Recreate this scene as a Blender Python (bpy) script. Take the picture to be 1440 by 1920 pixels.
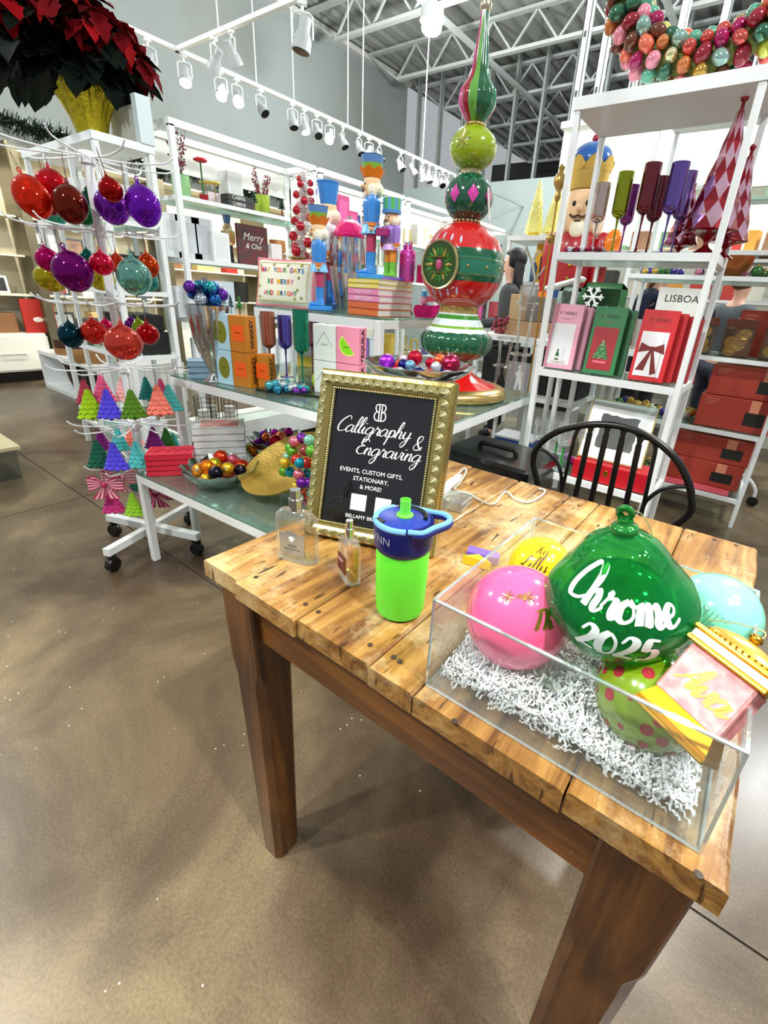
import bpy, bmesh, math, random
from math import sin, cos, pi, radians, sqrt, atan2, hypot
from mathutils import Matrix, Vector
random.seed(7)
for o in list(bpy.data.objects): bpy.data.objects.remove(o)
SC = bpy.context.scene
COL = SC.collection

# ------------------------------------------------------------------ camera
FPX, CX, CY, CAMH = 862.3, 787.5, 914.4, 1.25
def _rot(rx, ry, rz):
    F = Vector((sin(rz), cos(rz), 0)); Rt = Vector((cos(rz), -sin(rz), 0)); U = Vector((0, 0, 1))
    f2 = F*cos(rx)-U*sin(rx); d2 = -U*cos(rx)-F*sin(rx)
    return Rt*cos(ry)+d2*sin(ry), d2*cos(ry)-Rt*sin(ry), f2
R3, D3, F3 = _rot(.39314, -.06854, -.60623)
def at(x, y, z=None, X=None, Y=None):
    """turn a pixel of the photograph into a point on a world plane"""
    d = R3*((x-CX)/FPX)+D3*((y-CY)/FPX)+F3
    o = Vector((0, 0, CAMH))
    t = (z-CAMH)/d.z if z is not None else (X/d.x if X is not None else Y/d.y)
    return o+d*t
cam = bpy.data.cameras.new('camera'); camo = bpy.data.objects.new('camera', cam); COL.objects.link(camo)
cam.sensor_fit = 'HORIZONTAL'; cam.sensor_width = 36; cam.lens = FPX*36/1440
cam.shift_x = -(CX-720)/1440; cam.shift_y = -(960-CY)/1440
cam.clip_start = .02; cam.clip_end = 60
camo.matrix_world = Matrix(((R3.x, -D3.x, -F3.x, 0), (R3.y, -D3.y, -F3.y, 0), (R3.z, -D3.z, -F3.z, CAMH), (0, 0, 0, 1)))
SC.camera = camo

# ------------------------------------------------------------------ world, lamps, exposure
w = bpy.data.worlds.new('world'); SC.world = w; w.use_nodes = True
w.node_tree.nodes['Background'].inputs[0].default_value = (.93, .97, 1, 1)
w.node_tree.nodes['Background'].inputs[1].default_value = .34
SC.view_settings.view_transform = 'Standard'; SC.view_settings.look = 'None'
SC.view_settings.gamma = 1; SC.view_settings.use_curve_mapping = False
SC.view_settings.exposure = 0.35
def lamp(name, kind, loc, power, size=.1, col=(1, 1, 1), aim=None, angle=60, blend=.4):
    l = bpy.data.lights.new(name, kind); l.energy = power; l.color = col
    if kind == 'AREA': l.size = size
    else: l.shadow_soft_size = size
    if kind == 'SPOT': l.spot_size = radians(angle); l.spot_blend = blend
    o = bpy.data.objects.new(name, l); COL.objects.link(o); o.location = loc
    if aim is not None: o.rotation_euler = (Vector(aim)-Vector(loc)).to_track_quat('-Z', 'Y').to_euler()
    return o
HIGHBAY = [(-4.18, 5.62, 4.2), (-1.4, 5.6, 4.2), (1.4, 5.6, 4.2), (-5.6, -.6, 4.2), (1.6, 1.4, 4.2), (-1.3, -1.6, 4.2)]
for i, p in enumerate(HIGHBAY): lamp('highbay_light', 'POINT', (p[0], p[1], p[2]-.24), 230, .12, (.96, 1, 1))
lamp('floor_spot', 'SPOT', (-2.6, -.4, 3.0), 130, .04, (1, .88, .66), at(10, 1400, z=0), 44, .8)
lamp('floor_spot', 'SPOT', (1.5, .6, 3.0), 110, .04, (.86, .94, 1), at(1430, 1850, z=0), 40, .8)
lamp('floor_spot', 'SPOT', (-2.8, 3.0, 3.0), 120, .04, (1, .94, .84), (-2.0, 1.6, .5), 60, .6)
lamp('table_spot', 'SPOT', (.9, .2, 3.0), 170, .05, (1, .97, .9), (-.2, .8, .76), 50, .5)
lamp('table_spot', 'SPOT', (-1.7, -.9, 3.0), 170, .05, (1, .97, .9), (-.3, .9, .76), 46, .5)
lamp('table_spot', 'SPOT', (.2, 2.9, 3.0), 150, .05, (1, .97, .9), (-.1, .7, .76), 40, .5)
for y, zz in ((2.0, 1.2), (3.1, 1.3), (4.3, 1.3), (5.6, 1.3)):
    lamp('track_spot_light', 'SPOT', (-4.6, y, 2.9), 150, .05, (1, .95, .82), (-3.3, y+.1, 1.2), 75, .6)

for y in (2.0, 3.6, 5.2, 6.8): lamp('wall_bay_fill', 'SPOT', (-5.9, y, 2.9), 110, .08, (1, .92, .74), (-7.4, y, 1.4), 95, .7)  # spots added to brighten the dark wall bays; no fixture hangs here

# ------------------------------------------------------------------ materials
def lin(c):
    f = lambda v: (v/255/12.92 if v <= 10 else ((v/255+.055)/1.055)**2.4)
    return (f(c[0]), f(c[1]), f(c[2]), 1)
_M = {}
def mat(col, rough=.5, metal=0, spec=.5, coat=0, emit=0, trans=0, bump=None, vary=None, name=None, sheen=0):
    """procedural Principled material; bump=(scale,strength); vary=(scale,colour,amount)"""
    key = (tuple(col), rough, metal, spec, coat, emit, trans, bump, vary, sheen)
    if key in _M: return _M[key]
    m = bpy.data.materials.new(name or 'surface'); m.use_nodes = True
    nt = m.node_tree; b = nt.nodes['Principled BSDF']; L = nt.links
    b.inputs['Base Color'].default_value = lin(col)
    b.inputs['Roughness'].default_value = rough; b.inputs['Metallic'].default_value = metal
    b.inputs['Specular IOR Level'].default_value = spec
    b.inputs['Coat Weight'].default_value = coat; b.inputs['Coat Roughness'].default_value = .06
    b.inputs['Transmission Weight'].default_value = trans
    if sheen: b.inputs['Sheen Weight'].default_value = sheen
    if emit:
        b.inputs['Emission Color'].default_value = lin(col); b.inputs['Emission Strength'].default_value = emit
    tc = nt.nodes.new('ShaderNodeTexCoord')
    if vary:
        n = nt.nodes.new('ShaderNodeTexNoise'); n.inputs['Scale'].default_value = vary[0]; n.inputs['Detail'].default_value = 5
        r = nt.nodes.new('ShaderNodeValToRGB'); r.color_ramp.elements[0].position = .5-.5*vary[2]*.5; r.color_ramp.elements[1].position = .62
        r.color_ramp.elements[0].color = lin(vary[1]); r.color_ramp.elements[1].color = lin(col)
        L.new(tc.outputs['Object'], n.inputs['Vector']); L.new(n.outputs['Fac'], r.inputs[0]); L.new(r.outputs[0], b.inputs['Base Color'])
    if bump:
        n = nt.nodes.new('ShaderNodeTexNoise'); n.inputs['Scale'].default_value = bump[0]; n.inputs['Detail'].default_value = 4
        bp = nt.nodes.new('ShaderNodeBump'); bp.inputs['Strength'].default_value = bump[1]; bp.inputs['Distance'].default_value = .01
        L.new(tc.outputs['Object'], n.inputs['Vector']); L.new(n.outputs['Fac'], bp.inputs['Height']); L.new(bp.outputs[0], b.inputs['Normal'])
    _M[key] = m
    return m
def clear(col=(255, 255, 255), edge=.55, base=.06, rough=.02, name='clear_glass', edgecol=None, bump=None):
    """thin clear glass or acrylic: light passes straight through, rims reflect"""
    key = ('clear', tuple(col), edge, base, rough, edgecol, bump)
    if key in _M: return _M[key]
    m = bpy.data.materials.new(name); m.use_nodes = True; nt = m.node_tree; L = nt.links
    for n in list(nt.nodes): nt.nodes.remove(n)
    out = nt.nodes.new('ShaderNodeOutputMaterial'); mx = nt.nodes.new('ShaderNodeMixShader')
    tr = nt.nodes.new('ShaderNodeBsdfTransparent'); gl = nt.nodes.new('ShaderNodeBsdfPrincipled')
    tr.inputs[0].default_value = lin(col)
    gl.inputs['Base Color'].default_value = lin(edgecol or col); gl.inputs['Roughness'].default_value = rough
    gl.inputs['Metallic'].default_value = .75
    lw = nt.nodes.new('ShaderNodeLayerWeight'); lw.inputs[0].default_value = .35
    mr = nt.nodes.new('ShaderNodeMapRange'); mr.inputs[3].default_value = base; mr.inputs[4].default_value = edge
    L.new(lw.outputs['Facing'], mr.inputs[0]); L.new(mr.outputs[0], mx.inputs[0])
    L.new(tr.outputs[0], mx.inputs[1]); L.new(gl.outputs[0], mx.inputs[2]); L.new(mx.outputs[0], out.inputs[0])
    if bump:
        tc = nt.nodes.new('ShaderNodeTexCoord')
        n = nt.nodes.new('ShaderNodeTexNoise'); n.inputs['Scale'].default_value = bump[0]
        bp = nt.nodes.new('ShaderNodeBump'); bp.inputs['Strength'].default_value = bump[1]; bp.inputs['Distance'].default_value = .01
        L.new(tc.outputs['Object'], n.inputs['Vector']); L.new(n.outputs['Fac'], bp.inputs['Height']); L.new(bp.outputs[0], gl.inputs['Normal'])
    _M[key] = m
    return m
def node_mat(name, build):
    m = bpy.data.materials.new(name); m.use_nodes = True
    build(m.node_tree, m.node_tree.nodes['Principled BSDF']); return m
def ramp(nt, stops):
    r = nt.nodes.new('ShaderNodeValToRGB'); e = r.color_ramp.elements
    while len(e) < len(stops): e.new(.5)
    for k, (p, c) in enumerate(stops): e[k].position = p; e[k].color = lin(c)
    return r
def wood(name, cols, axis=1, scale=1., rough=.35, seed=0, coat=.15, wear=0):
    def b(nt, p):
        L = nt.links; N = nt.nodes.new
        tc = N('ShaderNodeTexCoord'); mp = N('ShaderNodeMapping')
        s = [14*scale]*3; s[axis] = 1.2*scale; mp.inputs['Scale'].default_value = s; mp.inputs['Location'].default_value = (seed, seed*1.7, seed*.3)
        n1 = N('ShaderNodeTexNoise'); n1.inputs['Scale'].default_value = 1.6; n1.inputs['Detail'].default_value = 9; n1.inputs['Roughness'].default_value = .62; n1.inputs['Distortion'].default_value = 1.4
        n2 = N('ShaderNodeTexNoise'); n2.inputs['Scale'].default_value = 5.; n2.inputs['Detail'].default_value = 6
        r = ramp(nt, cols)
        L.new(tc.outputs['Object'], mp.inputs[0]); L.new(mp.outputs[0], n1.inputs['Vector']); L.new(tc.outputs['Object'], n2.inputs['Vector'])
        mixf = N('ShaderNodeMath'); mixf.operation = 'MULTIPLY_ADD'; mixf.inputs[1].default_value = .34
        sc = N('ShaderNodeMath'); sc.operation = 'MULTIPLY'; sc.inputs[1].default_value = .58
        L.new(n1.outputs['Fac'], sc.inputs[0]); L.new(n2.outputs['Fac'], mixf.inputs[0]); L.new(sc.outputs[0], mixf.inputs[2])
        L.new(mixf.outputs[0], r.inputs[0]); L.new(r.outputs[0], p.inputs['Base Color'])
        if wear:                                                  # pale rubbed patches and dark scratches of the worn top
            w1 = N('ShaderNodeTexNoise'); w1.inputs['Scale'].default_value = 4.5; w1.inputs['Detail'].default_value = 10; w1.inputs['Roughness'].default_value = .75
            wr = ramp(nt, [(.50, (0, 0, 0)), (.66, (255, 255, 255))]); mx = N('ShaderNodeMix'); mx.data_type = 'RGBA'; mx.inputs['B'].default_value = lin((236, 214, 164))
            m2 = N('ShaderNodeMapping'); m2.inputs['Scale'].default_value = (30, 5, 5); m2.inputs['Rotation'].default_value = (0, 0, .5+seed); w2 = N('ShaderNodeTexNoise'); w2.inputs['Scale'].default_value = 3; w2.inputs['Detail'].default_value = 7
            r2 = ramp(nt, [(.31, (255, 255, 255)), (.36, (0, 0, 0))]); mx2 = N('ShaderNodeMix'); mx2.data_type = 'RGBA'; mx2.inputs['B'].default_value = lin((70, 42, 18))
            sc2 = N('ShaderNodeMath'); sc2.operation = 'MULTIPLY'; sc2.inputs[1].default_value = wear
            L.new(tc.outputs['Object'], w1.inputs['Vector']); L.new(w1.outputs['Fac'], wr.inputs[0]); L.new(wr.outputs[0], sc2.inputs[0]); L.new(sc2.outputs[0], mx.inputs['Factor'])
            L.new(r.outputs[0], mx.inputs['A']); L.new(tc.outputs['Object'], m2.inputs[0]); L.new(m2.outputs[0], w2.inputs['Vector']); L.new(w2.outputs['Fac'], r2.inputs[0])
            L.new(mx.outputs['Result'], mx2.inputs['A']); L.new(r2.outputs[0], mx2.inputs['Factor']); L.new(mx2.outputs['Result'], p.inputs['Base Color'])
        bp = N('ShaderNodeBump'); bp.inputs['Strength'].default_value = .35; bp.inputs['Distance'].default_value = .004
        L.new(n1.outputs['Fac'], bp.inputs['Height']); L.new(bp.outputs[0], p.inputs['Normal'])
        p.inputs['Roughness'].default_value = rough; p.inputs['Coat Weight'].default_value = coat; p.inputs['Coat Roughness'].default_value = .2
    return node_mat(name, b)
WHITE = mat((240, 243, 242), .35, name='white_powder_coat'); WHITE2 = mat((225, 228, 226), .5)
CHROME = mat((225, 225, 228), .12, 1, name='chrome'); GOLD = mat((196, 150, 50), .28, 1, name='gold'); BLACK = mat((12, 12, 13), .35, name='black')
DKMETAL = mat((90, 92, 92), .4, .6)
SHELFGLASS = clear((222, 240, 234), .5, .10, .05, 'shelf_glass')
ACRYLIC = clear((250, 252, 252), .35, .035, .02, 'acrylic', (245, 250, 250))

# ------------------------------------------------------------------ mesh helpers
class MB:
    def __init__(s): s.v = []; s.f = []; s.m = []; s.k = 0
    def add(s, vs, fs):
        o = len(s.v); s.v += [tuple(v) for v in vs]; s.f += [tuple(i+o for i in f) for f in fs]; s.m += [s.k]*len(fs); return s
    def box(s, c, d, M=None):
        x, y, z = c; a, b, e = d[0]/2, d[1]/2, d[2]/2
        vs = [Vector((x+i*a, y+j*b, z+k*e)) for k in (-1, 1) for j in (-1, 1) for i in (-1, 1)]
        if M is not None: vs = [M@v for v in vs]
        return s.add(vs, [(0, 2, 3, 1), (4, 5, 7, 6), (0, 1, 5, 4), (2, 6, 7, 3), (0, 4, 6, 2), (1, 3, 7, 5)])
    def mm(s, a, b): return s.box([(a[i]+b[i])/2 for i in range(3)], [abs(b[i]-a[i]) for i in range(3)])
    def bevbox(s, c, d, bv, M=None):
        """box with chamfered edges"""
        x, y, z = c; h = [q/2 for q in d]; vs = []; idx = {}
        for i in (-1, 1):
            for j in (-1, 1):
                for k in (-1, 1):
                    for ax in range(3):
                        p = [i*(h[0]-bv), j*(h[1]-bv), k*(h[2]-bv)]; p[ax] = (i, j, k)[ax]*h[ax]
                        idx[(i, j, k, ax)] = len(vs); vs.append(Vector((x+p[0], y+p[1], z+p[2])))
        I = lambda i, j, k, a: idx[(i, j, k, a)]; fs = []
        for g in (-1, 1):
            fs.append([I(g, -1, -1, 0), I(g, 1, -1, 0), I(g, 1, 1, 0), I(g, -1, 1, 0)][::g])
            fs.append([I(-1, g, -1, 1), I(1, g, -1, 1), I(1, g, 1, 1), I(-1, g, 1, 1)][::-g])
            fs.append([I(-1, -1, g, 2), I(1, -1, g, 2), I(1, 1, g, 2), I(-1, 1, g, 2)][::g])
        for a in (-1, 1):
            for b in (-1, 1):
                fs.append([I(a, b, -1, 0), I(a, b, -1, 1), I(a, b, 1, 1), I(a, b, 1, 0)][::-a*b])
                fs.append([I(a, -1, b, 0), I(a, -1, b, 2), I(a, 1, b, 2), I(a, 1, b, 0)][::a*b])
                fs.append([I(-1, a, b, 1), I(-1, a, b, 2), I(1, a, b, 2), I(1, a, b, 1)][::-a*b])
                for k in (-1, 1): fs.append([I(a, b, k, 0), I(a, b, k, 1), I(a, b, k, 2)][::a*b*k])
        if M is not None: vs = [M@v for v in vs]
        return s.add(vs, fs)
    def bar(s, p, q, w, h=None, up=(0, 0, 1)):
        p, q = Vector(p), Vector(q); d = q-p; L = d.length; d.normalize(); u = Vector(up)
        if abs(d.dot(u)) > .98: u = Vector((0, 1, 0))
        r = d.cross(u).normalized(); u = r.cross(d)
        M = Matrix((r, d, u)).transposed().to_4x4(); M.translation = (p+q)/2
        return s.box((0, 0, 0), (w, L, h or w), M)
    def tube(s, pts, r, n=8, closed=False, caps=True):
        pts = [Vector(p) for p in pts]; N = len(pts); rs = r if isinstance(r, (list, tuple)) else [r]*N
        prev = None; rings = []
        for i in range(N):
            if closed: t = pts[(i+1) % N]-pts[i-1]
            else: t = pts[min(i+1, N-1)]-pts[max(i-1, 0)]
            t.normalize()
            if prev is None:
                a = Vector((0, 0, 1)) if abs(t.z) < .9 else Vector((1, 0, 0)); u = t.cross(a).normalized()
            else: u = (prev-t*prev.dot(t)).normalized()
            prev = u; v = t.cross(u)
            rings.append([pts[i]+(u*cos(2*pi*k/n)+v*sin(2*pi*k/n))*rs[i] for k in range(n)])
        vs = [v for g in rings for v in g]; fs = []
        for i in range(N if closed else N-1):
            j = (i+1) % N
            for k in range(n): fs.append((i*n+k, i*n+(k+1) % n, j*n+(k+1) % n, j*n+k))
        if caps and not closed: fs += [tuple(range(n))[::-1], tuple((N-1)*n+k for k in range(n))]
        return s.add(vs, fs)
    def lathe(s, prof, n=24, M=None, flute=None, squash=1, c=(0, 0, 0), twist=0):
        vs = []; fs = []; N = len(prof)
        for i, (r, z) in enumerate(prof):
            for k in range(n):
                a = 2*pi*k/n+twist*z; q = r*(flute(a, i/(N-1)) if flute else 1)
                vs.append(Vector((c[0]+q*cos(a), c[1]+q*sin(a)*squash, c[2]+z)))
        for i in range(N-1):
            for k in range(n): fs.append((i*n+k, i*n+(k+1) % n, (i+1)*n+(k+1) % n, (i+1)*n+k))
        if prof[0][0] > 1e-5: fs.append(tuple(range(n))[::-1])
        if prof[-1][0] > 1e-5: fs.append(tuple((N-1)*n+k for k in range(n)))
        if M is not None: vs = [M@v for v in vs]
        return s.add(vs, fs)
    def open_lathe(s, prof, n=24, M=None, flute=None, c=(0, 0, 0), squash=1):
        vs = []; fs = []; N = len(prof)
        for i, (r, z) in enumerate(prof):
            for k in range(n):
                a = 2*pi*k/n; q = r*(flute(a, i/(N-1)) if flute else 1)
                vs.append(Vector((c[0]+q*cos(a), c[1]+q*sin(a)*squash, c[2]+z)))
        for i in range(N-1):
            for k in range(n): fs.append((i*n+k, i*n+(k+1) % n, (i+1)*n+(k+1) % n, (i+1)*n+k))
        if M is not None: vs = [M@v for v in vs]
        return s.add(vs, fs)
    def ball(s, c, r, n=12, m=8, M=None):
        r = r if isinstance(r, (tuple, list)) else (r, r, r)
        vs = [Vector((c[0], c[1], c[2]-r[2]))]; fs = []
        for i in range(1, m):
            t = pi*i/m
            for k in range(n): vs.append(Vector((c[0]+r[0]*sin(t)*cos(2*pi*k/n), c[1]+r[1]*sin(t)*sin(2*pi*k/n), c[2]-r[2]*cos(t))))
        vs.append(Vector((c[0], c[1], c[2]+r[2]))); e = len(vs)-1
        for k in range(n):
            fs.append((0, 1+(k+1) % n, 1+k)); fs.append((e, e-n+k, e-n+(k+1) % n))
        for i in range(m-2):
            for k in range(n): a = 1+i*n; fs.append((a+k, a+(k+1) % n, a+n+(k+1) % n, a+n+k))
        if M is not None: vs = [M@v for v in vs]
        return s.add(vs, fs)
    def prism(s, poly, M, t):
        """2-D outline extruded by t along local z"""
        n = len(poly); vs = [M@Vector((x, y, 0)) for x, y in poly]+[M@Vector((x, y, t)) for x, y in poly]
        fs = [tuple(range(n))[::-1], tuple(range(n, 2*n))]+[(k, (k+1) % n, n+(k+1) % n, n+k) for k in range(n)]
        return s.add(vs, fs)
    def build(s, name, m=None, parent=None, smooth=False, loc=None, rz=0, label=None, M=None):
        me = bpy.data.meshes.new(name); me.from_pydata(s.v, [], s.f)
        ms = m if isinstance(m, (list, tuple)) else [m]
        for q in ms: me.materials.append(q or WHITE)
        if len(ms) > 1: me.polygons.foreach_set('material_index', s.m)
        if smooth:
            me.polygons.foreach_set('use_smooth', [True]*len(me.polygons))
            if smooth != 'all':
                try: me.set_sharp_from_angle(angle=radians(38))
                except Exception: pass
        o = bpy.data.objects.new(name, me); COL.objects.link(o)
        if parent is not None: o.parent = parent
        if M is not None: o.matrix_local = M
        if loc is not None: o.location = loc
        if rz: o.rotation_euler.z = rz
        if label: o['label'] = label
        return o
def thing(name, label, cat, loc=(0, 0, 0), rz=0, group=None, rot=None, scale=None):
    o = bpy.data.objects.new(name, None); o.empty_display_size = .05; COL.objects.link(o)
    o.location = loc; o.rotation_euler = rot if rot else (0, 0, rz)
    if scale: o.scale = (scale,)*3 if isinstance(scale, (int, float)) else scale
    o['label'] = label; o['category'] = cat
    if group: o['group'] = group
    return o
def tag(o, label, cat, group=None, kind=None):
    o['label'] = label; o['category'] = cat
    if group: o['group'] = group
    if kind: o['kind'] = kind
    return o
def struct(o): o['kind'] = 'structure'; return o
def copy_tree(o, parent=None, mats=None, loc=None, rz=None, label=None, group=None, scale=None, rot=None):
    c = o.copy(); COL.objects.link(c); c.parent = parent
    base = o.name.split('.')[0]
    if mats and base in mats and c.data:
        c.material_slots[0].link = 'OBJECT'; c.material_slots[0].material = mats[base]
    if loc is not None: c.location = loc
    if rz is not None: c.rotation_euler = (0, 0, rz)
    if rot is not None: c.rotation_euler = rot
    if scale is not None: c.scale = (scale,)*3 if isinstance(scale, (int, float)) else scale
    if label: c['label'] = label
    if group: c['group'] = group
    for ch in list(o.children): copy_tree(ch, c, mats)
    return c
def plane_M(o, right, up):
    r = Vector(right).normalized(); u = Vector(up).normalized(); n = r.cross(u)
    M = Matrix((r, u, n)).transposed().to_4x4(); M.translation = Vector(o); return M
def text_geo(s, size, align='CENTER', shear=0, bold=0, spacing=1):
    cu = bpy.data.curves.new('lettering', 'FONT'); cu.body = s; cu.size = size; cu.align_x = align; cu.align_y = 'CENTER'
    cu.shear = shear; cu.offset = bold; cu.space_character = spacing; cu.resolution_u = 2
    o = bpy.data.objects.new('lettering', cu); me = bpy.data.meshes.new_from_object(o)
    vs = [v.co.copy() for v in me.vertices]; fs = [tuple(p.vertices) for p in me.polygons]
    bpy.data.objects.remove(o); bpy.data.meshes.remove(me); bpy.data.curves.remove(cu)
    return vs, fs
def lettering(parent, s, size, M, m, fn=None, align='CENTER', shear=0, bold=0, lift=.0006, spacing=1, name='lettering'):
    vs, fs = text_geo(s, size, align, shear, bold, spacing)
    b = MB(); b.add([(fn(v.x, v.y) if fn else M@Vector((v.x, v.y, lift))) for v in vs], fs)
    return b.build(name, m, parent)
SCR = {'C': (1.5, [(1.6, 1.7), (1.45, 2.15), (1, 2.1), (.4, 1.4), (.2, .6), (.5, .02), (1.1, .1), (1.6, .5)]),
 'a': (1.3, [(1, .85), (.6, 1), (.15, .6), (.15, .15), (.5, 0), (.9, .4), (1, .95), (.95, .3), (1.15, 0), (1.5, .35)]),
 'l': (.62, [(0, .3), (.45, 1.2), (.62, 2), (.42, 2.25), (.25, 1.6), (.2, .4), (.4, 0), (.8, .35)]),
 'i': (.6, [(0, .3), (.25, .95), (.2, .25), (.4, 0), (.75, .35)], [(.3, 1.35), (.36, 1.45), (.42, 1.42)]),
 'g': (1.25, [(1, .85), (.6, 1), (.15, .6), (.15, .15), (.5, 0), (.9, .4), (1, .95), (.95, -.5), (.6, -1.1), (.3, -.8), (.7, -.2), (1.4, .35)]),
 'r': (1.0, [(0, .3), (.3, .9), (.35, 1.15), (.45, .9), (.8, .85), (.7, .3), (.85, 0), (1.15, .35)]),
 'p': (1.1, [(0, .3), (.3, 1), (.22, -.4), (.12, -1.1), (.25, .5), (.6, 1), (.9, .7), (.8, .15), (.4, .05), (.8, .08), (1.2, .35)]),
 'h': (1.15, [(0, .3), (.5, 1.3), (.62, 2), (.42, 2.25), (.27, 1.5), (.2, 0), (.3, .6), (.65, 1), (.8, .7), (.75, .2), (.95, 0), (1.3, .35)]),
 'y': (1.15, [(0, .3), (.2, 1), (.2, .3), (.5, .05), (.85, .4), (.95, 1), (.85, -.5), (.5, -1.1), (.25, -.7), (.6, -.2), (1.3, .35)]),
 'E': (1.35, [(1.4, 1.8), (1.1, 2.15), (.5, 2), (.45, 1.4), (.95, 1.2), (.3, 1), (.15, .4), (.6, 0), (1.1, .1), (1.45, .45)]),
 'n': (1.12, [(0, .3), (.2, 1), (.2, 0), (.3, .6), (.65, 1), (.8, .7), (.75, .2), (.95, 0), (1.25, .35)]),
 'v': (1.05, [(0, .3), (.2, .95), (.3, .2), (.5, 0), (.8, .5), (.85, 1), (1.15, .85)]),
 '&': (1.5, [(1.4, .5), (.9, 0), (.4, .1), (.3, .6), (.9, 1.2), (.95, 1.85), (.5, 1.85), (.45, 1.2), (.9, .5), (1.4, .05)]),
 'o': (1.1, [(.6, 1), (.2, .7), (.15, .2), (.5, 0), (.9, .3), (.85, .8), (.6, 1), (.9, .82), (1.2, .85)]),
 'm': (1.55, [(0, .3), (.2, 1), (.2, 0), (.3, .7), (.6, 1), (.7, .6), (.7, 0), (.8, .7), (1.1, 1), (1.25, .6), (1.2, .2), (1.4, 0), (1.65, .35)]),
 'e': (.9, [(0, .35), (.6, .55), (.75, .85), (.5, 1), (.2, .7), (.2, .2), (.5, 0), (1, .35)]),
 '2': (1.1, [(.1, 1.4), (.4, 1.9), (.8, 1.7), (.7, 1.1), (.1, .1), (.5, .15), (1, 0)]),
 '0': (1.1, [(.5, 1.9), (.15, 1.4), (.15, .4), (.5, 0), (.9, .4), (.9, 1.4), (.5, 1.9)]),
 '5': (1.1, [(.95, 1.85), (.4, 1.85), (.3, 1.1), (.7, 1.15), (.95, .7), (.7, .1), (.2, .1)]),
 'A': (1.4, [(0, .1), (.5, .8), (1.1, 2.1), (1.1, 1), (1.15, .1), (1.4, .3)], [(.3, .8), (1.3, .8)]),
 'L': (1.2, [(.9, 1.7), (.7, 2.1), (.4, 1.8), (.5, .8), (.2, .1), (.1, .3), (.6, .15), (1.2, 0)]),
 'K': (1.3, [(.3, 2), (.3, 1), (.15, 0)], [(1.1, 2), (.35, .9), (.7, .8), (.9, .1), (1.3, .2)]),
 'T': (1.2, [(.1, 1.8), (.7, 2), (1.4, 1.9)], [(.75, 2), (.6, 1), (.5, 0)]),
 ' ': (.7,)}
def crom(P, k=5):
    out = []; n = len(P)
    for i in range(n-1):
        a, b, c, d = P[max(i-1, 0)], P[i], P[i+1], P[min(i+2, n-1)]
        for j in range(k):
            t = j/k; out.append(tuple(.5*((2*b[q])+(-a[q]+c[q])*t+(2*a[q]-5*b[q]+4*c[q]-d[q])*t*t+(-a[q]+3*b[q]-3*c[q]+d[q])*t**3) for q in range(len(b))))
    out.append(tuple(P[-1])); return out
def script(parent, s, size, fn, m, w=.12, slant=.35, name='script_lettering', kern=1):
    """calligraphic strokes; fn(u,v) -> 3-D point; size = x-height"""
    W = sum(SCR[c][0]*kern for c in s); x = -W/2; b = MB()
    for c in s:
        for st in SCR[c][1:]:
            P = crom([(px+x, py) for px, py in st], 5); n = len(P); vs = []
            for i in range(n):
                p, q = P[max(i-1, 0)], P[min(i+1, n-1)]; dx, dy = q[0]-p[0], q[1]-p[1]; L = hypot(dx, dy) or 1; dx /= L; dy /= L
                ww = w*(.45+.75*max(0, -dy))*(1 if 0 < i < n-1 else .4)
                for sg in (-1, 1):
                    u, v = P[i][0]-dy*ww*sg, P[i][1]+dx*ww*sg; vs.append(fn((u+v*slant)*size, v*size))
            b.add(vs, [(2*i, 2*i+1, 2*i+3, 2*i+2) for i in range(n-1)])
        x += SCR[c][0]*kern
    return b.build(name, m, parent)
ORD = ['first', 'second', 'third', 'fourth', 'fifth', 'sixth', 'seventh', 'eighth', 'ninth', 'tenth', 'eleventh', 'twelfth', 'thirteenth', 'fourteenth', 'fifteenth', 'sixteenth', 'seventeenth', 'eighteenth', 'nineteenth', 'twentieth', 'twenty-first', 'twenty-second', 'twenty-third', 'twenty-fourth', 'twenty-fifth', 'twenty-sixth', 'twenty-seventh', 'twenty-eighth', 'twenty-ninth', 'thirtieth']

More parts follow.
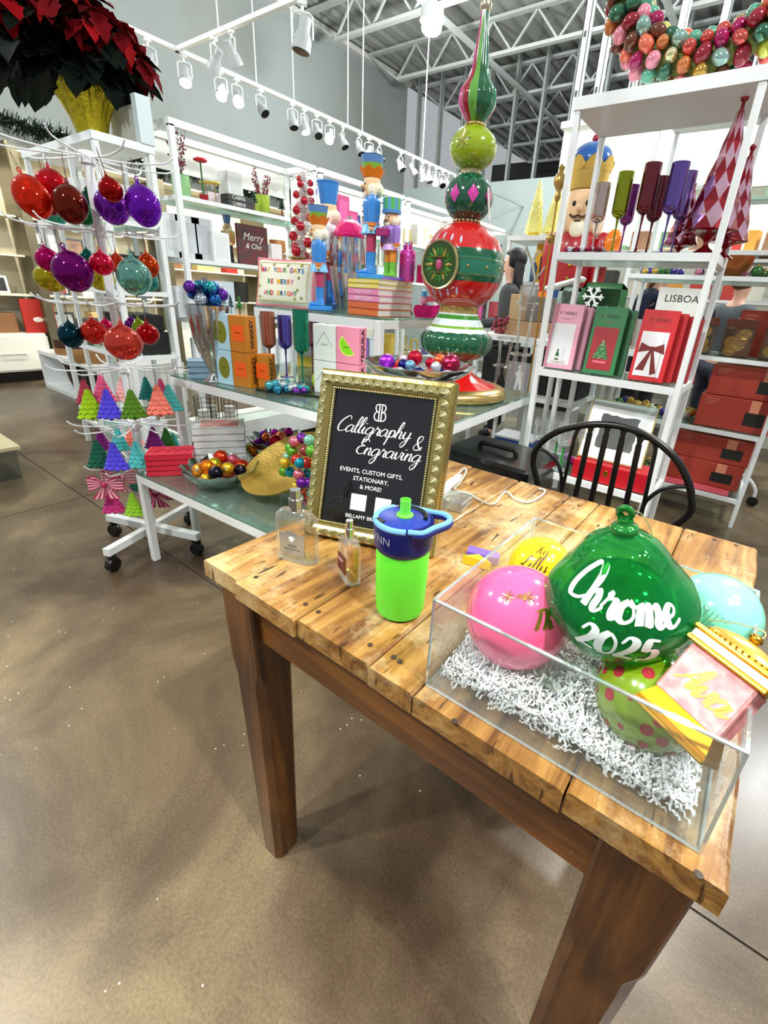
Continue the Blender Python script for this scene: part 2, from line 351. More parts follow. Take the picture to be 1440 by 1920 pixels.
# ------------------------------------------------------------------ floor: polished concrete slabs with sawn joints
def concrete(nt, p):
    L = nt.links; N = nt.nodes.new; tc = N('ShaderNodeTexCoord')
    n1 = N('ShaderNodeTexNoise'); n1.inputs['Scale'].default_value = 1.3; n1.inputs['Detail'].default_value = 8; n1.inputs['Roughness'].default_value = .6; n1.inputs['Distortion'].default_value = .5
    n2 = N('ShaderNodeTexNoise'); n2.inputs['Scale'].default_value = 160; n2.inputs['Detail'].default_value = 3
    r = ramp(nt, [(.30, (50, 38, 29)), (.44, (80, 64, 48)), (.55, (104, 88, 68)), (.68, (142, 124, 92))])
    v = N('ShaderNodeTexVoronoi'); v.inputs['Scale'].default_value = 34; v.inputs['Randomness'].default_value = 1
    th = N('ShaderNodeMath'); th.operation = 'LESS_THAN'; th.inputs[1].default_value = .085
    n3 = N('ShaderNodeTexNoise'); n3.inputs['Scale'].default_value = 9
    t3 = N('ShaderNodeMath'); t3.operation = 'GREATER_THAN'; t3.inputs[1].default_value = .60
    mu = N('ShaderNodeMath'); mu.operation = 'MULTIPLY'
    mx = N('ShaderNodeMix'); mx.data_type = 'RGBA'; mx.blend_type = 'OVERLAY'; mx.inputs['Factor'].default_value = .55
    mx2 = N('ShaderNodeMix'); mx2.data_type = 'RGBA'; mx2.inputs['B'].default_value = lin((215, 208, 190))
    for n in (n1, n2, v, n3): L.new(tc.outputs['Object'], n.inputs['Vector'])
    L.new(n1.outputs['Fac'], r.inputs[0]); L.new(r.outputs[0], mx.inputs['A']); L.new(n2.outputs['Fac'], mx.inputs['B'])
    L.new(v.outputs['Distance'], th.inputs[0]); L.new(n3.outputs['Fac'], t3.inputs[0]); L.new(th.outputs[0], mu.inputs[0]); L.new(t3.outputs[0], mu.inputs[1])
    L.new(mx.outputs['Result'], mx2.inputs['A']); L.new(mu.outputs[0], mx2.inputs['Factor']); L.new(mx2.outputs['Result'], p.inputs['Base Color'])
    rr = N('ShaderNodeMapRange'); rr.inputs[3].default_value = .16; rr.inputs[4].default_value = .42
    L.new(n1.outputs['Fac'], rr.inputs[0]); L.new(rr.outputs[0], p.inputs['Roughness'])
    p.inputs['Specular IOR Level'].default_value = .55
CONC = node_mat('polished_concrete', concrete)
b = MB(); b.mm((-7.8, -3, -.06), (4.2, 16, -.004)); floor = struct(b.build('floor', mat((38, 33, 28), .8)))
xs = [-7.8, -3.1, 1.6, 4.2]; ys = [-3, .9, 5.6, 10.3, 16]
for i in range(3):
    for j in range(4):
        if xs[i] == -7.8 and j == 0: pass
        b = MB(); b.mm((xs[i]+.003, ys[j]+.003, -.02), (xs[i+1]-.003, ys[j+1]-.003, 0)); b.build('slab', CONC, floor)

# ------------------------------------------------------------------ walls, roof deck and open bar joists
WALL = mat((158, 165, 164), .8, vary=(.6, (146, 149, 142), .8)); PART = mat((196, 210, 208), .7)
b = MB(); b.mm((-7.8, -3, 0), (-7.6, 9.5, 5.42)); struct(b.build('wall_left', WALL))
b = MB(); b.mm((-7.6, -3, 5.28), (-7.5, 9.5, 5.36)); struct(b.build('trim_1', mat((214, 214, 208), .6)))
b = MB(); b.mm((-7.6, 9.5, 0), (4.2, 9.6, 3.45)); struct(b.build('wall_back', PART))
for i, x in enumerate((-6.2, -5.0, -3.8)):
    b = MB(); b.mm((x, 9.492, 0), (x+.012, 9.5, 3.45)); struct(b.build('trim_%d' % (i+2), mat((206, 216, 214), .6)))
b = MB(); b.mm((-2.5, 5.95, 0), (4.2, 6.05, 3.1)); wr = struct(b.build('wall_middle', mat((222, 224, 210), .7)))
for x in (-1.9, -.7, .5):
    b = MB(); b.mm((x, 5.938, .1), (x+.02, 5.952, 3.05)); b.build('seam_strip', mat((216, 220, 208), .6), wr)
b = MB(); b.mm((-2.54, 5.93, 3.08), (4.2, 6.07, 3.14)); b.build('cap', WHITE, wr)
b = MB(); b.mm((-9, 15.9, 0), (4.2, 16, 5.4)); struct(b.build('wall_rear', mat((52, 54, 52), .9)))
# ribbed deck
b = MB(); prof = []; x = -7.8
while x < 4.2:
    prof += [(x, 5.40), (x+.03, 5.47), (x+.12, 5.47), (x+.15, 5.40)]; x += .30
n = len(prof); b.add([(p[0], -3, p[1]) for p in prof]+[(p[0], 16, p[1]) for p in prof], [(k, k+1, n+k+1, n+k) for k in range(n-1)])
ceil = struct(b.build('ceiling', mat((160, 163, 158), .7)))
STEEL = mat((190, 194, 190), .55)
def joist(y, x0=-7.55, x1=4.1, zt=5.36, zb=4.86):
    t = thing('bar_joist', 'white open-web steel roof joist, %s from the dark far end' % ORD[JN[0]], 'joist', (0, y, 0), group='roof joists'); JN[0] += 1
    q = MB(); q.mm((x0, -.05, zt-.04), (x1, .05, zt)); q.build('top_chord', STEEL, t)
    q = MB(); q.mm((x0+.75, -.045, zb), (x1, .045, zb+.045)); q.build('bottom_chord', STEEL, t)
    q = MB(); x = x0+.75; k = 0
    q.bar((x0+.1, 0, zt-.05), (x, 0, zb+.02), .03)
    while x < x1-.4:
        q.bar((x, 0, zb+.03), (x+.38, 0, zt-.04), .028); q.bar((x+.38, 0, zt-.04), (x+.76, 0, zb+.03), .028); x += .76
    tag_ = q.build('web', STEEL, t)
JN = [0]
for y in (14.0, 12.5, 11.1, 9.75, 8.2, 6.65, 5.1, 3.6): joist(y)
for y0, x in ((9, -4.9), (9, -2.2)):
    b = MB(); b.mm((x-.03, 3, 4.80), (x+.03, 15, 4.86)); tag(b.build('roof_bridging', STEEL), 'long steel bridging bar crossing under the roof joists, %s one' % ('left' if x < -4 else 'right'), 'beam')
# metal studs standing on the back partition
STUD = mat((176, 182, 178), .4, .3)
NS = [0]; x = -7.3
while x < -1.7:
    b = MB(); b.mm((x-.03, 9.5, 3.45), (x+.03, 9.505, 5.4)); b.mm((x-.03, 9.5, 3.45), (x-.025, 9.59, 5.4)); b.mm((x+.025, 9.5, 3.45), (x+.03, 9.59, 5.4))
    tag(b.build('metal_stud', STUD), 'bare vertical metal stud above the pale back partition, %s from the left' % ORD[NS[0]], 'stud', 'metal studs above the back partition'); x += .56; NS[0] += 1
x = -2.45; k = 0
while x < 1.2:
    b = MB(); b.mm((x-.035, 6.0, 3.14), (x+.035, 6.006, 5.4)); b.mm((x-.035, 6.0, 3.14), (x-.028, 6.09, 5.4)); b.mm((x+.028, 6.0, 3.14), (x+.035, 6.09, 5.4))
    o = tag(b.build('metal_stud', STUD), 'bare vertical metal stud behind the wreath, %s from the left' % ORD[k], 'stud', 'metal studs above the middle partition')
    h = MB()
    for z in (3.4, 3.9, 4.4): h.box((x, 5.997, z), (.02, .006, .05))
    h.build('punched_hole', mat((40, 42, 42), .8), o); x += .36 if k != 0 else .22; k += 1
# high-bay lamps
for i, p in enumerate(HIGHBAY):
    t = thing('highbay_lamp', 'round white high-bay lamp on a rod, %s' % ('shining left of the tower tip' if i == 0 else ORD[i]+' of the row'), 'lamp', p, group='high-bay lamps')
    q = MB(); q.lathe([(.05, 0), (.06, .06), (.13, .12), (.14, .0)][::1], 20, c=(0, 0, 0)); q.lathe([(.06, .1), (.05, .18), (.02, .2)], 16); q.build('housing', WHITE, t, True)
    q = MB(); q.ball((0, 0, -.06), (.12, .12, .07), 16, 8); q.build('diffuser', mat((235, 250, 255), .3, emit=14), t, True)
    q = MB(); q.tube([(0, 0, .18), (0, 0, 5.4-p[2])], .008, 6); q.build('rod', WHITE, t)
# ------------------------------------------------------------------ track lighting
def track(name, label, p, q):
    t = thing(name, label, 'track', p); d = Vector(q)-Vector(p); b = MB(); b.bar((0, 0, 0), d, .035, .03); b.build('rail', WHITE, t)
    b = MB(); b.bar((0, 0, .017), d+Vector((0, 0, .017)), .012, .006); b.build('groove', DKMETAL, t)
    return t
t1 = track('lighting_track', 'long white lighting track running away above the left shelves', (-4.6, .4, 3), (-4.6, 12.2, 3))
for k, (px, py) in enumerate(((481, 156), (587, 295), (652, 234), (679, 250), (792, 299))):
    y = at(px, py, X=-4.6).y if k != 1 else 3.9
    q = MB(); q.tube([(0, y-.4, .01), (0, y-.4, 2.4)], .006, 6); q.build('drop_rod', WHITE, t1)
t2 = track('lighting_track', 'short white lighting track crossing overhead at the top left', (-4.62, 2.69, 3.0), (-2.4, 2.70, 3.0))
for x in (-4.0, -2.95):
    q = MB(); q.tube([(x+4.62, 0, .01), (x+4.62, 0, 2.4)], .006, 6); q.build('drop_rod', WHITE, t2)
def spot_head(M=None):
    t = thing('track_spotlight', '', 'lamp')
    q = MB(); q.box((0, 0, -.02), (.03, .05, .03)); q.tube([(0, 0, -.03), (0, 0, -.06)], .008, 6); q.build('adapter', WHITE, t)
    q = MB(); q.tube([(0, -.052, -.17), (0, -.052, -.075), (0, -.03, -.062), (0, .03, -.062), (0, .052, -.075), (0, .052, -.17)], .005, 6); q.build('yoke', WHITE, t)
    q = MB(); q.lathe([(.022, .085), (.03, .08), (.03, .02), (.046, -.01), (.05, -.06), (.05, -.068), (.042, -.068), (.036, -.05)][::-1], 16); hd = q.build('housing', mat((186, 190, 190), .35), t, True)
    hd.location = (0, 0, -.16)
    q = MB(); q.lathe([(.0, -.064), (.041, -.064), (.043, -.0705), (0, -.0705)], 16); ln = q.build('lens', LENS, hd, True)
    return t
LENS = mat((30, 31, 34), .15, .2); LIT = mat((255, 242, 205), .3, emit=22)
sp0 = spot_head(); hp = [(275, 95, 0), (343, 118, 1), (412, 145, 1), (443, 160, 1), (488, 175, 0), (548, 200, 0), (570, 212, 1), (594, 222, 0), (618, 230, 1), (643, 240, 0), (674, 255, 0), (692, 262, 1), (712, 270, 0), (752, 290, 0), (775, 300, 0), (793, 308, 1), (806, 314, 0), (818, 318, 1), (830, 323, 0), (842, 328, 1), (852, 333, 0), (860, 336, 0)]
for k, (px, py, lit) in enumerate(hp):
    ln = Vector((0, 0, 0)); yy = None
    y0, y1 = .5, 12.0                                             # where the rail passes under that pixel column
    for _ in range(40):
        ym = (y0+y1)/2; v = Vector((-4.6, ym, 3-CAMH)); sx = CX+FPX*v.dot(R3)/v.dot(F3)
        if sx < px: y0 = ym
        else: y1 = ym
    lab = ('lit' if lit else 'unlit')+' white track spotlight, %s along the long track from the left' % ORD[k]
    rot = (0, 0, random.uniform(-.8, .8)); c = sp0 if k == 0 else copy_tree(sp0)
    c.location = (-4.6, ym, 3); c['label'] = lab; c['group'] = 'spotlights on the long track'; c.rotation_euler = rot
    hd = [x for x in c.children if x.name.startswith('housing')][0]; hd.rotation_euler = (random.uniform(-.3, .3), random.uniform(-.75, -.3), 0)
    if lit: l = hd.children[0]; l.material_slots[0].link = 'OBJECT'; l.material_slots[0].material = LIT
for k, (px, py) in enumerate(((400, 75), (432, 60), (566, 0))):
    p = at(px, py-12, Y=2.695); c = copy_tree(sp0); c.location = (p.x, 2.695, 3.0); c.rotation_euler = (0, 0, .4+k)
    c['label'] = ('first', 'second', 'large third')[k]+' white spotlight on the short overhead track'; c['group'] = 'spotlights on the short track'
    if k == 2: c.scale = (1.25,)*3
    hd = [x for x in c.children if x.name.startswith('housing')][0]; hd.rotation_euler = (.2, (.7, -.6, 0.)[k], 0)

# ------------------------------------------------------------------ wooden table in front
WCOL = [(.26, (52, 30, 12)), (.38, (112, 72, 32)), (.47, (156, 112, 54)), (.57, (186, 146, 82)), (.72, (220, 192, 134))]
WLEG = [(.28, (34, 18, 7)), (.42, (70, 40, 15)), (.54, (104, 64, 26)), (.70, (134, 90, 40))]
TZ = .76
tb = thing('wooden_table', 'worn brown plank-topped wooden table in the foreground holding the sign and the ornament box', 'table', (-.32, .80, 0))
TO = Vector((-.32, .80, 0))
seams = [-.764, -.655, -.492, -.336, -.255, -.046, .112]
for k in range(6):
    b = MB(); x0, x1 = seams[k]+.0012, seams[k+1]-.0012; ya, yb = .384+random.uniform(-.004, .004), 1.229+random.uniform(-.003, .003)
    N = 18                                                        # plank with a worn, slightly wavy edge
    rows = []
    for i in range(N+1):
        t = i/N; y = ya+(yb-ya)*t
        e0 = (random.uniform(0, .003) if k == 0 else 0); e1 = (random.uniform(0, .003) if k == 5 else 0)
        rows.append([(x0+e0, y, TZ-.036), (x0+e0, y, TZ-.004), (x0+e0+.004, y, TZ-random.uniform(0, .0008)), (x1-e1-.004, y, TZ-random.uniform(0, .0008)), (x1-e1, y, TZ-.004), (x1-e1, y, TZ-.036)])
    vs = [Vector(p)-TO for r in rows for p in r]; fs = [tuple(range(6)), tuple(N*6+q for q in range(6))[::-1]]
    for i in range(N):
        for q in range(6): fs.append((i*6+q, i*6+(q+1) % 6, (i+1)*6+(q+1) % 6, (i+1)*6+q))
    b.add(vs, [f[::-1] for f in fs]); b.build('plank', wood('pine_plank', WCOL, 1, 1, .30, k*3.1, wear=.55), tb)
WL = wood('leg_wood', WLEG, 2, 1, .42); WA = wood('apron_wood', [(p, (c[0]+22, c[1]+14, c[2]+6)) for p, c in WLEG], 0, 1, .42)
def table_leg(xt, xb, yt, yb, wt, wb, dt, db):
    """square head, chamfered tapering shaft"""
    q = MB(); rings = []
    for z, t, ch in ((.724, 0, .004), (.56, .22, .004), (.55, .24, .005), (.52, .28, .014), (.48, .33, .013), (.0, 1, .012)):
        cx_ = xt+(xb-xt)*t; cy_ = yt+(yb-yt)*t; w = wt+(wb-wt)*t; d = dt+(db-dt)*t; a, e = w/2, d/2
        rings.append([(cx_-a+ch, cy_-e, z), (cx_+a-ch, cy_-e, z), (cx_+a, cy_-e+ch, z), (cx_+a, cy_+e-ch, z), (cx_+a-ch, cy_+e, z), (cx_-a+ch, cy_+e, z), (cx_-a, cy_+e-ch, z), (cx_-a, cy_-e+ch, z)])
    vs = [Vector(p)-TO for r in rings for p in r]; fs = [tuple(range(8)), tuple(40+k for k in range(8))[::-1]]
    for i in range(5):
        for k in range(8): fs.append((i*8+k, (i+1)*8+k, (i+1)*8+(k+1) % 8, i*8+(k+1) % 8))
    q.add(vs, fs); return q.build('leg', WL, tb)
table_leg(-.671, -.628, .437, .417, .094, .062, .094, .066); table_leg(.045, .018, .437, .425, .094, .066, .094, .07)
table_leg(-.671, -.640, 1.165, 1.18, .094, .062, .094, .066); table_leg(.045, .018, 1.165, 1.18, .094, .066, .094, .07)
def apron(a, c): q = MB(); q.mm(Vector(a)-TO, Vector(c)-TO); q.build('apron', WA, tb)
apron((-.624, .405, .628), (-.002, .428, .724)); apron((-.624, 1.18, .628), (-.002, 1.20, .724))
apron((-.70, .484, .628), (-.68, 1.118, .724)); apron((.05, .484, .628), (.072, 1.118, .724))
q = MB()
for px, py in ((573, 1133), (597, 1147), (694, 1209), (738, 1232), (750, 1240), (852, 1352), (441, 1015), (480, 1082), (1057, 940), (1085, 948), (1340, 1012), (1380, 1022), (1310, 1640)):
    p = at(px, py, z=TZ+.0004)-TO; q.lathe([(.0042, 0), (.0042, .0012), (.0, .0014)], 8, c=(p.x, p.y, p.z-.0006))
q.build('nail_head', mat((58, 44, 30), .6), tb)

# ------------------------------------------------------------------ framed sign
def sign_frame():
    BL = at(571, 998, z=TZ); wdt = .288; hgt = .352
    rz = .36                                                      # turned slightly to the camera
    TILT = radians(-17)
    t = thing('framed_sign', 'antique gold carved frame with a black calligraphy sign standing on the wooden table', 'frame', (BL.x, BL.y, TZ), rot=(TILT, 0, 0)); t.rotation_mode = 'ZYX'
    t.rotation_mode = 'XYZ'; t.rotation_euler = (TILT, 0, rz)
    GF = mat((158, 152, 108), .38, .55); GF2 = mat((176, 158, 92), .28, .9, bump=(40, .2))
    fw = .036
    def rail(a, c, nrm, L_, horizontal):
        """frame side with stepped section"""
        q = MB(); sec = [(0, 0), (.004, .012), (.010, .014), (.015, .020), (.020, .016), (.026, .013), (.031, .012), (fw, .006), (fw, -.012), (0, -.026)]
        n = len(sec); vs = []
        for s, e in ((0, 0), (1, 1)):
            for u, d in sec:
                along = (u if s == 0 else L_-u)
                p = Vector(a)+Vector(c)*along+Vector(nrm)*u; vs.append(Vector((p.x, -d, p.z)))
        q.add(vs, [(k, (k+1) % n, n+(k+1) % n, n+k) for k in range(n)]); q.build('rail', GF2, t)
    rail((0, 0, 0), (1, 0, 0), (0, 0, 1), wdt, 1); rail((0, 0, hgt), (1, 0, 0), (0, 0, -1), wdt, 1)
    rail((0, 0, 0), (0, 0, 1), (1, 0, 0), hgt, 0); rail((wdt, 0, 0), (0, 0, 1), (-1, 0, 0), hgt, 0)
    # carved shells all round
    q = MB(); sh = 0
    def shell(cx_, cz_, ang):
        for r0, h0 in ((.0098, .003), (.0066, .007), (.0036, .010)):
            pts = [(cx_+r0*cos(ang+a), -.0175-h0*.45, cz_+r0*sin(ang+a)) for a in [radians(d) for d in range(-20, 201, 20)]]; q.tube(pts, .0019, 5)
        q.ball((cx_, -.024, cz_), .0030, 6, 4)
    n = 12; m = fw*.60
    for k in range(n):
        x = .012+(wdt-.024)*(k+.5)/n; shell(x, hgt-m-.002, 0); shell(x, m-.004, pi)
    n = 15
    for k in range(n):
        z = .014+(hgt-.028)*(k+.5)/n; shell(m-.002, z, pi/2); shell(wdt-m+.002, z, -pi/2)
    q.build('carved_shells', GF, t, True)
    q = MB()
    for k in range(44):
        x = fw-.001+(wdt-2*fw+.002)*k/43
        for z in (fw, hgt-fw): q.ball((x, -.013, z), .0024, 6, 4)
    for k in range(58):
        z = fw+(hgt-2*fw)*k/57
        for x in (fw, wdt-fw): q.ball((x, -.013, z), .0024, 6, 4)
    q.build('bead_trim', GF, t, True)
    q = MB()
    for k in range(60):
        q.box((wdt+.0005, .004+.0, .004+(hgt-.008)*k/59), (.003, .012, .0028)); q.box(((wdt)*k/59, .004, hgt+.0005), (.0024, .012, .003))
    q.build('rope_edge', GF2, t)
    q = MB(); q.mm((fw-.004, -.006, fw-.004), (wdt-fw+.004, -.004, hgt-fw+.004))
    art = q.build('sign_sheet', mat((9, 9, 13), .06, spec=.6, coat=.4, vary=(6, (18, 17, 24), .6)), t)
    q = MB(); q.mm((.004, -.002, .004), (wdt-.004, .012, hgt-.004)); q.build('backing', BLACK, t)
    q = MB(); q.bar((wdt/2, .012, hgt*.62), (wdt/2, .125, .035), .05, .004); q.build('easel_leg', mat((20, 20, 20), .7), t)
    Wm = mat((245, 245, 245), .5, spec=.2); cx_ = wdt/2; F = lambda u, v: Vector((u, -.0068, v)); S = hgt
    def at2(x, z): return lambda u, v: Vector((x+u, -.0068, z+v))
    MM = lambda x, z: plane_M((x, -.0064, z), (1, 0, 0), (0, 0, 1))
    q = MB()                                                      # mirrored double-B monogram
    for s in (-1, 1):
        for (ox, lw) in ((0, .0016),):
            X0 = cx_-.004+s*.0026
            def seg(p): q.tube([(X0+s*u, -.0068, hgt*.785+v*1.2) for u, v in p], .00125, 5)
            seg([(0, -.014), (0, .014)]); seg(crom([(-.002, .014), (.006, .013), (.008, .007), (.004, .001), (0, .001)], 4)); seg(crom([(0, .001), (.007, 0), (.0098, -.007), (.006, -.013), (-.003, -.014)], 4))
    q.build('monogram', Wm, t)
    script(t, 'Calligraphy', .0150, at2(cx_-.018, .230), Wm, .08, name='script_lettering', kern=.92)
    script(t, '&', .0150, at2(cx_+.080, .212), Wm, .085)
    script(t, 'Engraving', .0150, at2(cx_+.020, .188), Wm, .08, kern=.92)
    lettering(t, 'EVENTS, CUSTOM GIFTS,', .0125, MM(cx_-.008, .152), Wm); lettering(t, 'STATIONARY,', .0125, MM(cx_-.006, .136), Wm); lettering(t, '& MORE!', .0125, MM(cx_-.004, .120), Wm)
    lettering(t, 'BELLAMY BRANDING', .0110, MM(cx_, .056), Wm)
    for s in (-1, 1):
        q = MB(); q.mm((cx_+s*.027-.017, -.0072, .070), (cx_+s*.027+.017, -.0064, .104)); q.build('blank_square', mat((232, 232, 232), .5), t)
    return t
sign_frame()

# ------------------------------------------------------------------ tumbler
def tumbler():
    c = at(741, 1148, z=TZ); c = Vector((c.x, c.y+.012, TZ)); t = thing('tumbler', 'lime green tumbler with a navy lid, straw and carry loop, in front of the sign', 'tumbler', c, scale=1.06)
    G = mat((100, 226, 50), .42, coat=.1); NV = mat((12, 18, 92), .35); LB = mat((112, 172, 232), .4); GS = mat((110, 226, 70), .35)
    q = MB(); q.lathe([(.030, .001), (.0365, .004), (.0385, .012), (.0400, .06), (.0405, .112), (.0395, .116)], 40); q.build('body', G, t, True)
    q = MB(); q.lathe([(.033, -.0006), (.034, .003)], 32); q.build('foot_ring', BLACK, t, True)
    q = MB(); q.lathe([(.0395, .114), (.0435, .120), (.0440, .126), (.0450, .150), (.0445, .160), (.0420, .164), (.040, .162), (.038, .160), (0, .160)], 44); q.build('collar', NV, t, True)
    q = MB(); q.lathe([(.039, .160), (.038, .163), (.024, .166), (0, .1665)], 40); q.build('lid', mat((30, 50, 140), .3), t, True)
    q = MB()
    for a0, a1 in ((20, 150),):
        q.tube([(.031*cos(radians(a)), .031*sin(radians(a)), .166) for a in range(a0, a1, 6)], .0035, 6)
    q.build('spout_gasket', BLACK, t, True)
    # carry loop: ring round the collar that swings out to the right
    ring = [(.0425*cos(radians(a)), .0425*sin(radians(a)), .1605) for a in range(150, 311, 8)]
    q = MB(); q.tube(ring, .0046, 8); q.build('loop', LB, t, True)
    pts = crom([(.030, -.030, .161), (.048, -.022, .163), (.056, -.008, .168), (.064, .012, .171), (.060, .028, .171), (.042, .040, .168), (.015, .042, .163), (-.020, .037, .161)], 6)
    q = MB(); q.tube(pts, .0042, 8); q.build('carry_loop', LB, t, True)
    q = MB(); q.tube([(p[0]+.001, p[1], p[2]-.0052) for p in pts[2:-4]], .0046, 8); q.build('loop_base', NV, t, True)
    q = MB(); q.open_lathe([(.0070, .192), (.0078, .192), (.0078, .170), (.0125, .1685), (.0125, .1665), (.0070, .1665), (.0066, .192)], 20); q.build('straw', GS, t, True)
    q = MB(); q.box((-.012, -.036, .160), (.016, .008, .010), Matrix.Rotation(-.2, 4, 'Z')); q.build('latch', BLACK, t)
    def fn(u, v): a = radians(-106)+u/.0451; return Vector((.0453*cos(a), .0453*sin(a), .141+v))
    lettering(t, 'LYNN', .017, None, mat((172, 176, 196), .4, .3), fn)
    return t
tumbler()

# ------------------------------------------------------------------ perfume bottles
def perfume(loc, rz, w, d, h, liq, lab, shield, cap_h, liqh):
    t = thing('perfume_bottle', lab, 'bottle', loc, rz); GL = clear((250, 250, 246), .75, .10, .02, 'bottle_glass', (240, 242, 240))
    def slab(w_, d_, z0, z1, sh, top):
        q = MB(); prof = [(1, z0), (1.0, z1-sh), (.96, z1-sh*.6), (.75, z1-sh*.2), (.30, z1)]
        vs = []; n = 28
        for s, z in prof:
            for k in range(n):
                a = 2*pi*k/n; ca, sa = cos(a), sin(a); e = .42
                vs.append(Vector((w_/2*s*abs(ca)**e*(1 if ca > 0 else -1), d_/2*(s if s > .7 else s*1.3)*abs(sa)**.8*(1 if sa > 0 else -1), z)))
        fs = [(i*n+k, i*n+(k+1) % n, (i+1)*n+(k+1) % n, (i+1)*n+k) for i in range(len(prof)-1) for k in range(n)]+[tuple(range(n))[::-1], tuple((len(prof)-1)*n+k for k in range(n))]
        return q.add(vs, fs)
    slab(w, d, .0, h, h*.2, 0).build('glass', GL, t, True)
    slab(w*.86, d*.70, h*.10, h*liqh, .004, 0).build('perfume', clear(liq, .35, .05, .05, 'perfume_liquid', (230, 215, 170)), t, True)
    slab(w*.98, d*.96, .0005, h*.07, .002, 0).build('thick_base', clear((235, 240, 240), .9, .45, .05, 'thick_glass'), t, True)
    q = MB(); q.lathe([(w*.12, h-.002), (w*.12, h+.006), (w*.15, h+.006), (w*.15, h+cap_h*.55), (w*.11, h+cap_h*.57), (w*.11, h+cap_h), (0, h+cap_h)], 24); q.build('spray_cap', CHROME, t, True)
    if shield:
        q = MB(); poly = [(-.021, -.028), (.021, -.028), (.022, .014), (.013, .013), (0, .019), (-.013, .013), (-.022, .014)]
        q.prism([(u*1.25, v*1.1) for u, v in poly], plane_M((0, -d*.52-.0006, h*.45), (1, 0, 0), (0, 0, 1)), .0008); q.build('label_plate', mat((176, 182, 188), .25, .7), t)
        M = plane_M((0, -d*.52-.0012, h*.45), (1, 0, 0), (0, 0, 1)); ink = mat((70, 74, 80), .5)
        q = MB()
        for a in (-50, -25, 0, 25, 50): q.tube([(0, -d*.52-.0018, h*.45-.001), (.008*sin(radians(a)), -d*.52-.0018, h*.45+.009*cos(radians(a)))], .0012, 5)
        q.ball((0, -d*.52-.0018, h*.45+.0), (.005, .001, .003), 8, 5); q.build('emblem', mat((235, 238, 240), .4), t)
        lettering(t, 'VIRGIN', .0058, M@Matrix.Translation((0, -.011, 0)), ink); lettering(t, 'ISLAND WATER', .0050, M@Matrix.Translation((0, -.0185, 0)), ink)
    else:
        q = MB(); q.mm((-w*.30, -d*.52-.001, h*.22), (w*.28, -d*.52-.0004, h*.62)); q.build('label_plate', mat((92, 24, 16), .5), t)
        q = MB(); q.mm((-w*.24, -d*.52-.0016, h*.50), (w*.14, -d*.52-.001, h*.52)); q.mm((-w*.24, -d*.52-.0016, h*.455), (w*.04, -d*.52-.001, h*.465)); q.build('small_print', mat((200, 170, 160), .5), t)
    return t
p = at(550, 1052, z=TZ); perfume((p.x, p.y+.012, TZ), .28, .088, .032, .108, (255, 244, 215), 'large clear perfume bottle with a grey shield plate, left of the table', True, .040, .70)
p = at(648, 1088, z=TZ); perfume((p.x, p.y+.010, TZ), -.42, .060, .028, .086, (255, 232, 140), 'small pale yellow perfume bottle with a brown label beside the green tumbler', False, .034, .80)

# ------------------------------------------------------------------ cord, plug and clear block
def cord():
    pts = [at(x, y, z=TZ+.004) for x, y in ((846, 900), (862, 886), (870, 878), (874, 885), (862, 905), (852, 918), (880, 926), (900, 938), (925, 945), (948, 922), (965, 935), (988, 942), (1012, 932), (1022, 920), (1010, 916))]
    q = MB(); q.tube(crom([tuple(p) for p in pts], 6), .0028, 8)
    o = q.build('power_cord', mat((196, 194, 186), .45), None, True); tag(o, 'pale grey power cord curling across the far side of the wooden table', 'cord')
    a, c = at(822, 925, z=TZ+.03), at(862, 893, z=TZ+.02)
    t = thing('plug_adapter', 'white cylindrical cord adapter leaning behind the sign frame', 'adapter', a)
    q = MB(); q.tube([(0, 0, 0), (c-a)*.15, (c-a)*.8, (c-a)], [.010, .013, .012, .006], 12); q.build('body', mat((222, 224, 222), .35), t, True)
    q = MB(); q.tube([(c-a)*.97, (c-a)*1.08], .004, 8); q.build('collar', mat((190, 190, 186), .4), t, True)
    p = at(842, 945, z=TZ); t = thing('acrylic_block', 'clear acrylic block lying on the table behind the tumbler', 'block', (p.x, p.y, TZ), .15)
    q = MB(); q.bevbox((0, 0, .013), (.10, .075, .024), .002); q.build('body', clear((238, 244, 244), .8, .28, .05, 'solid_acrylic'), t)
cord()

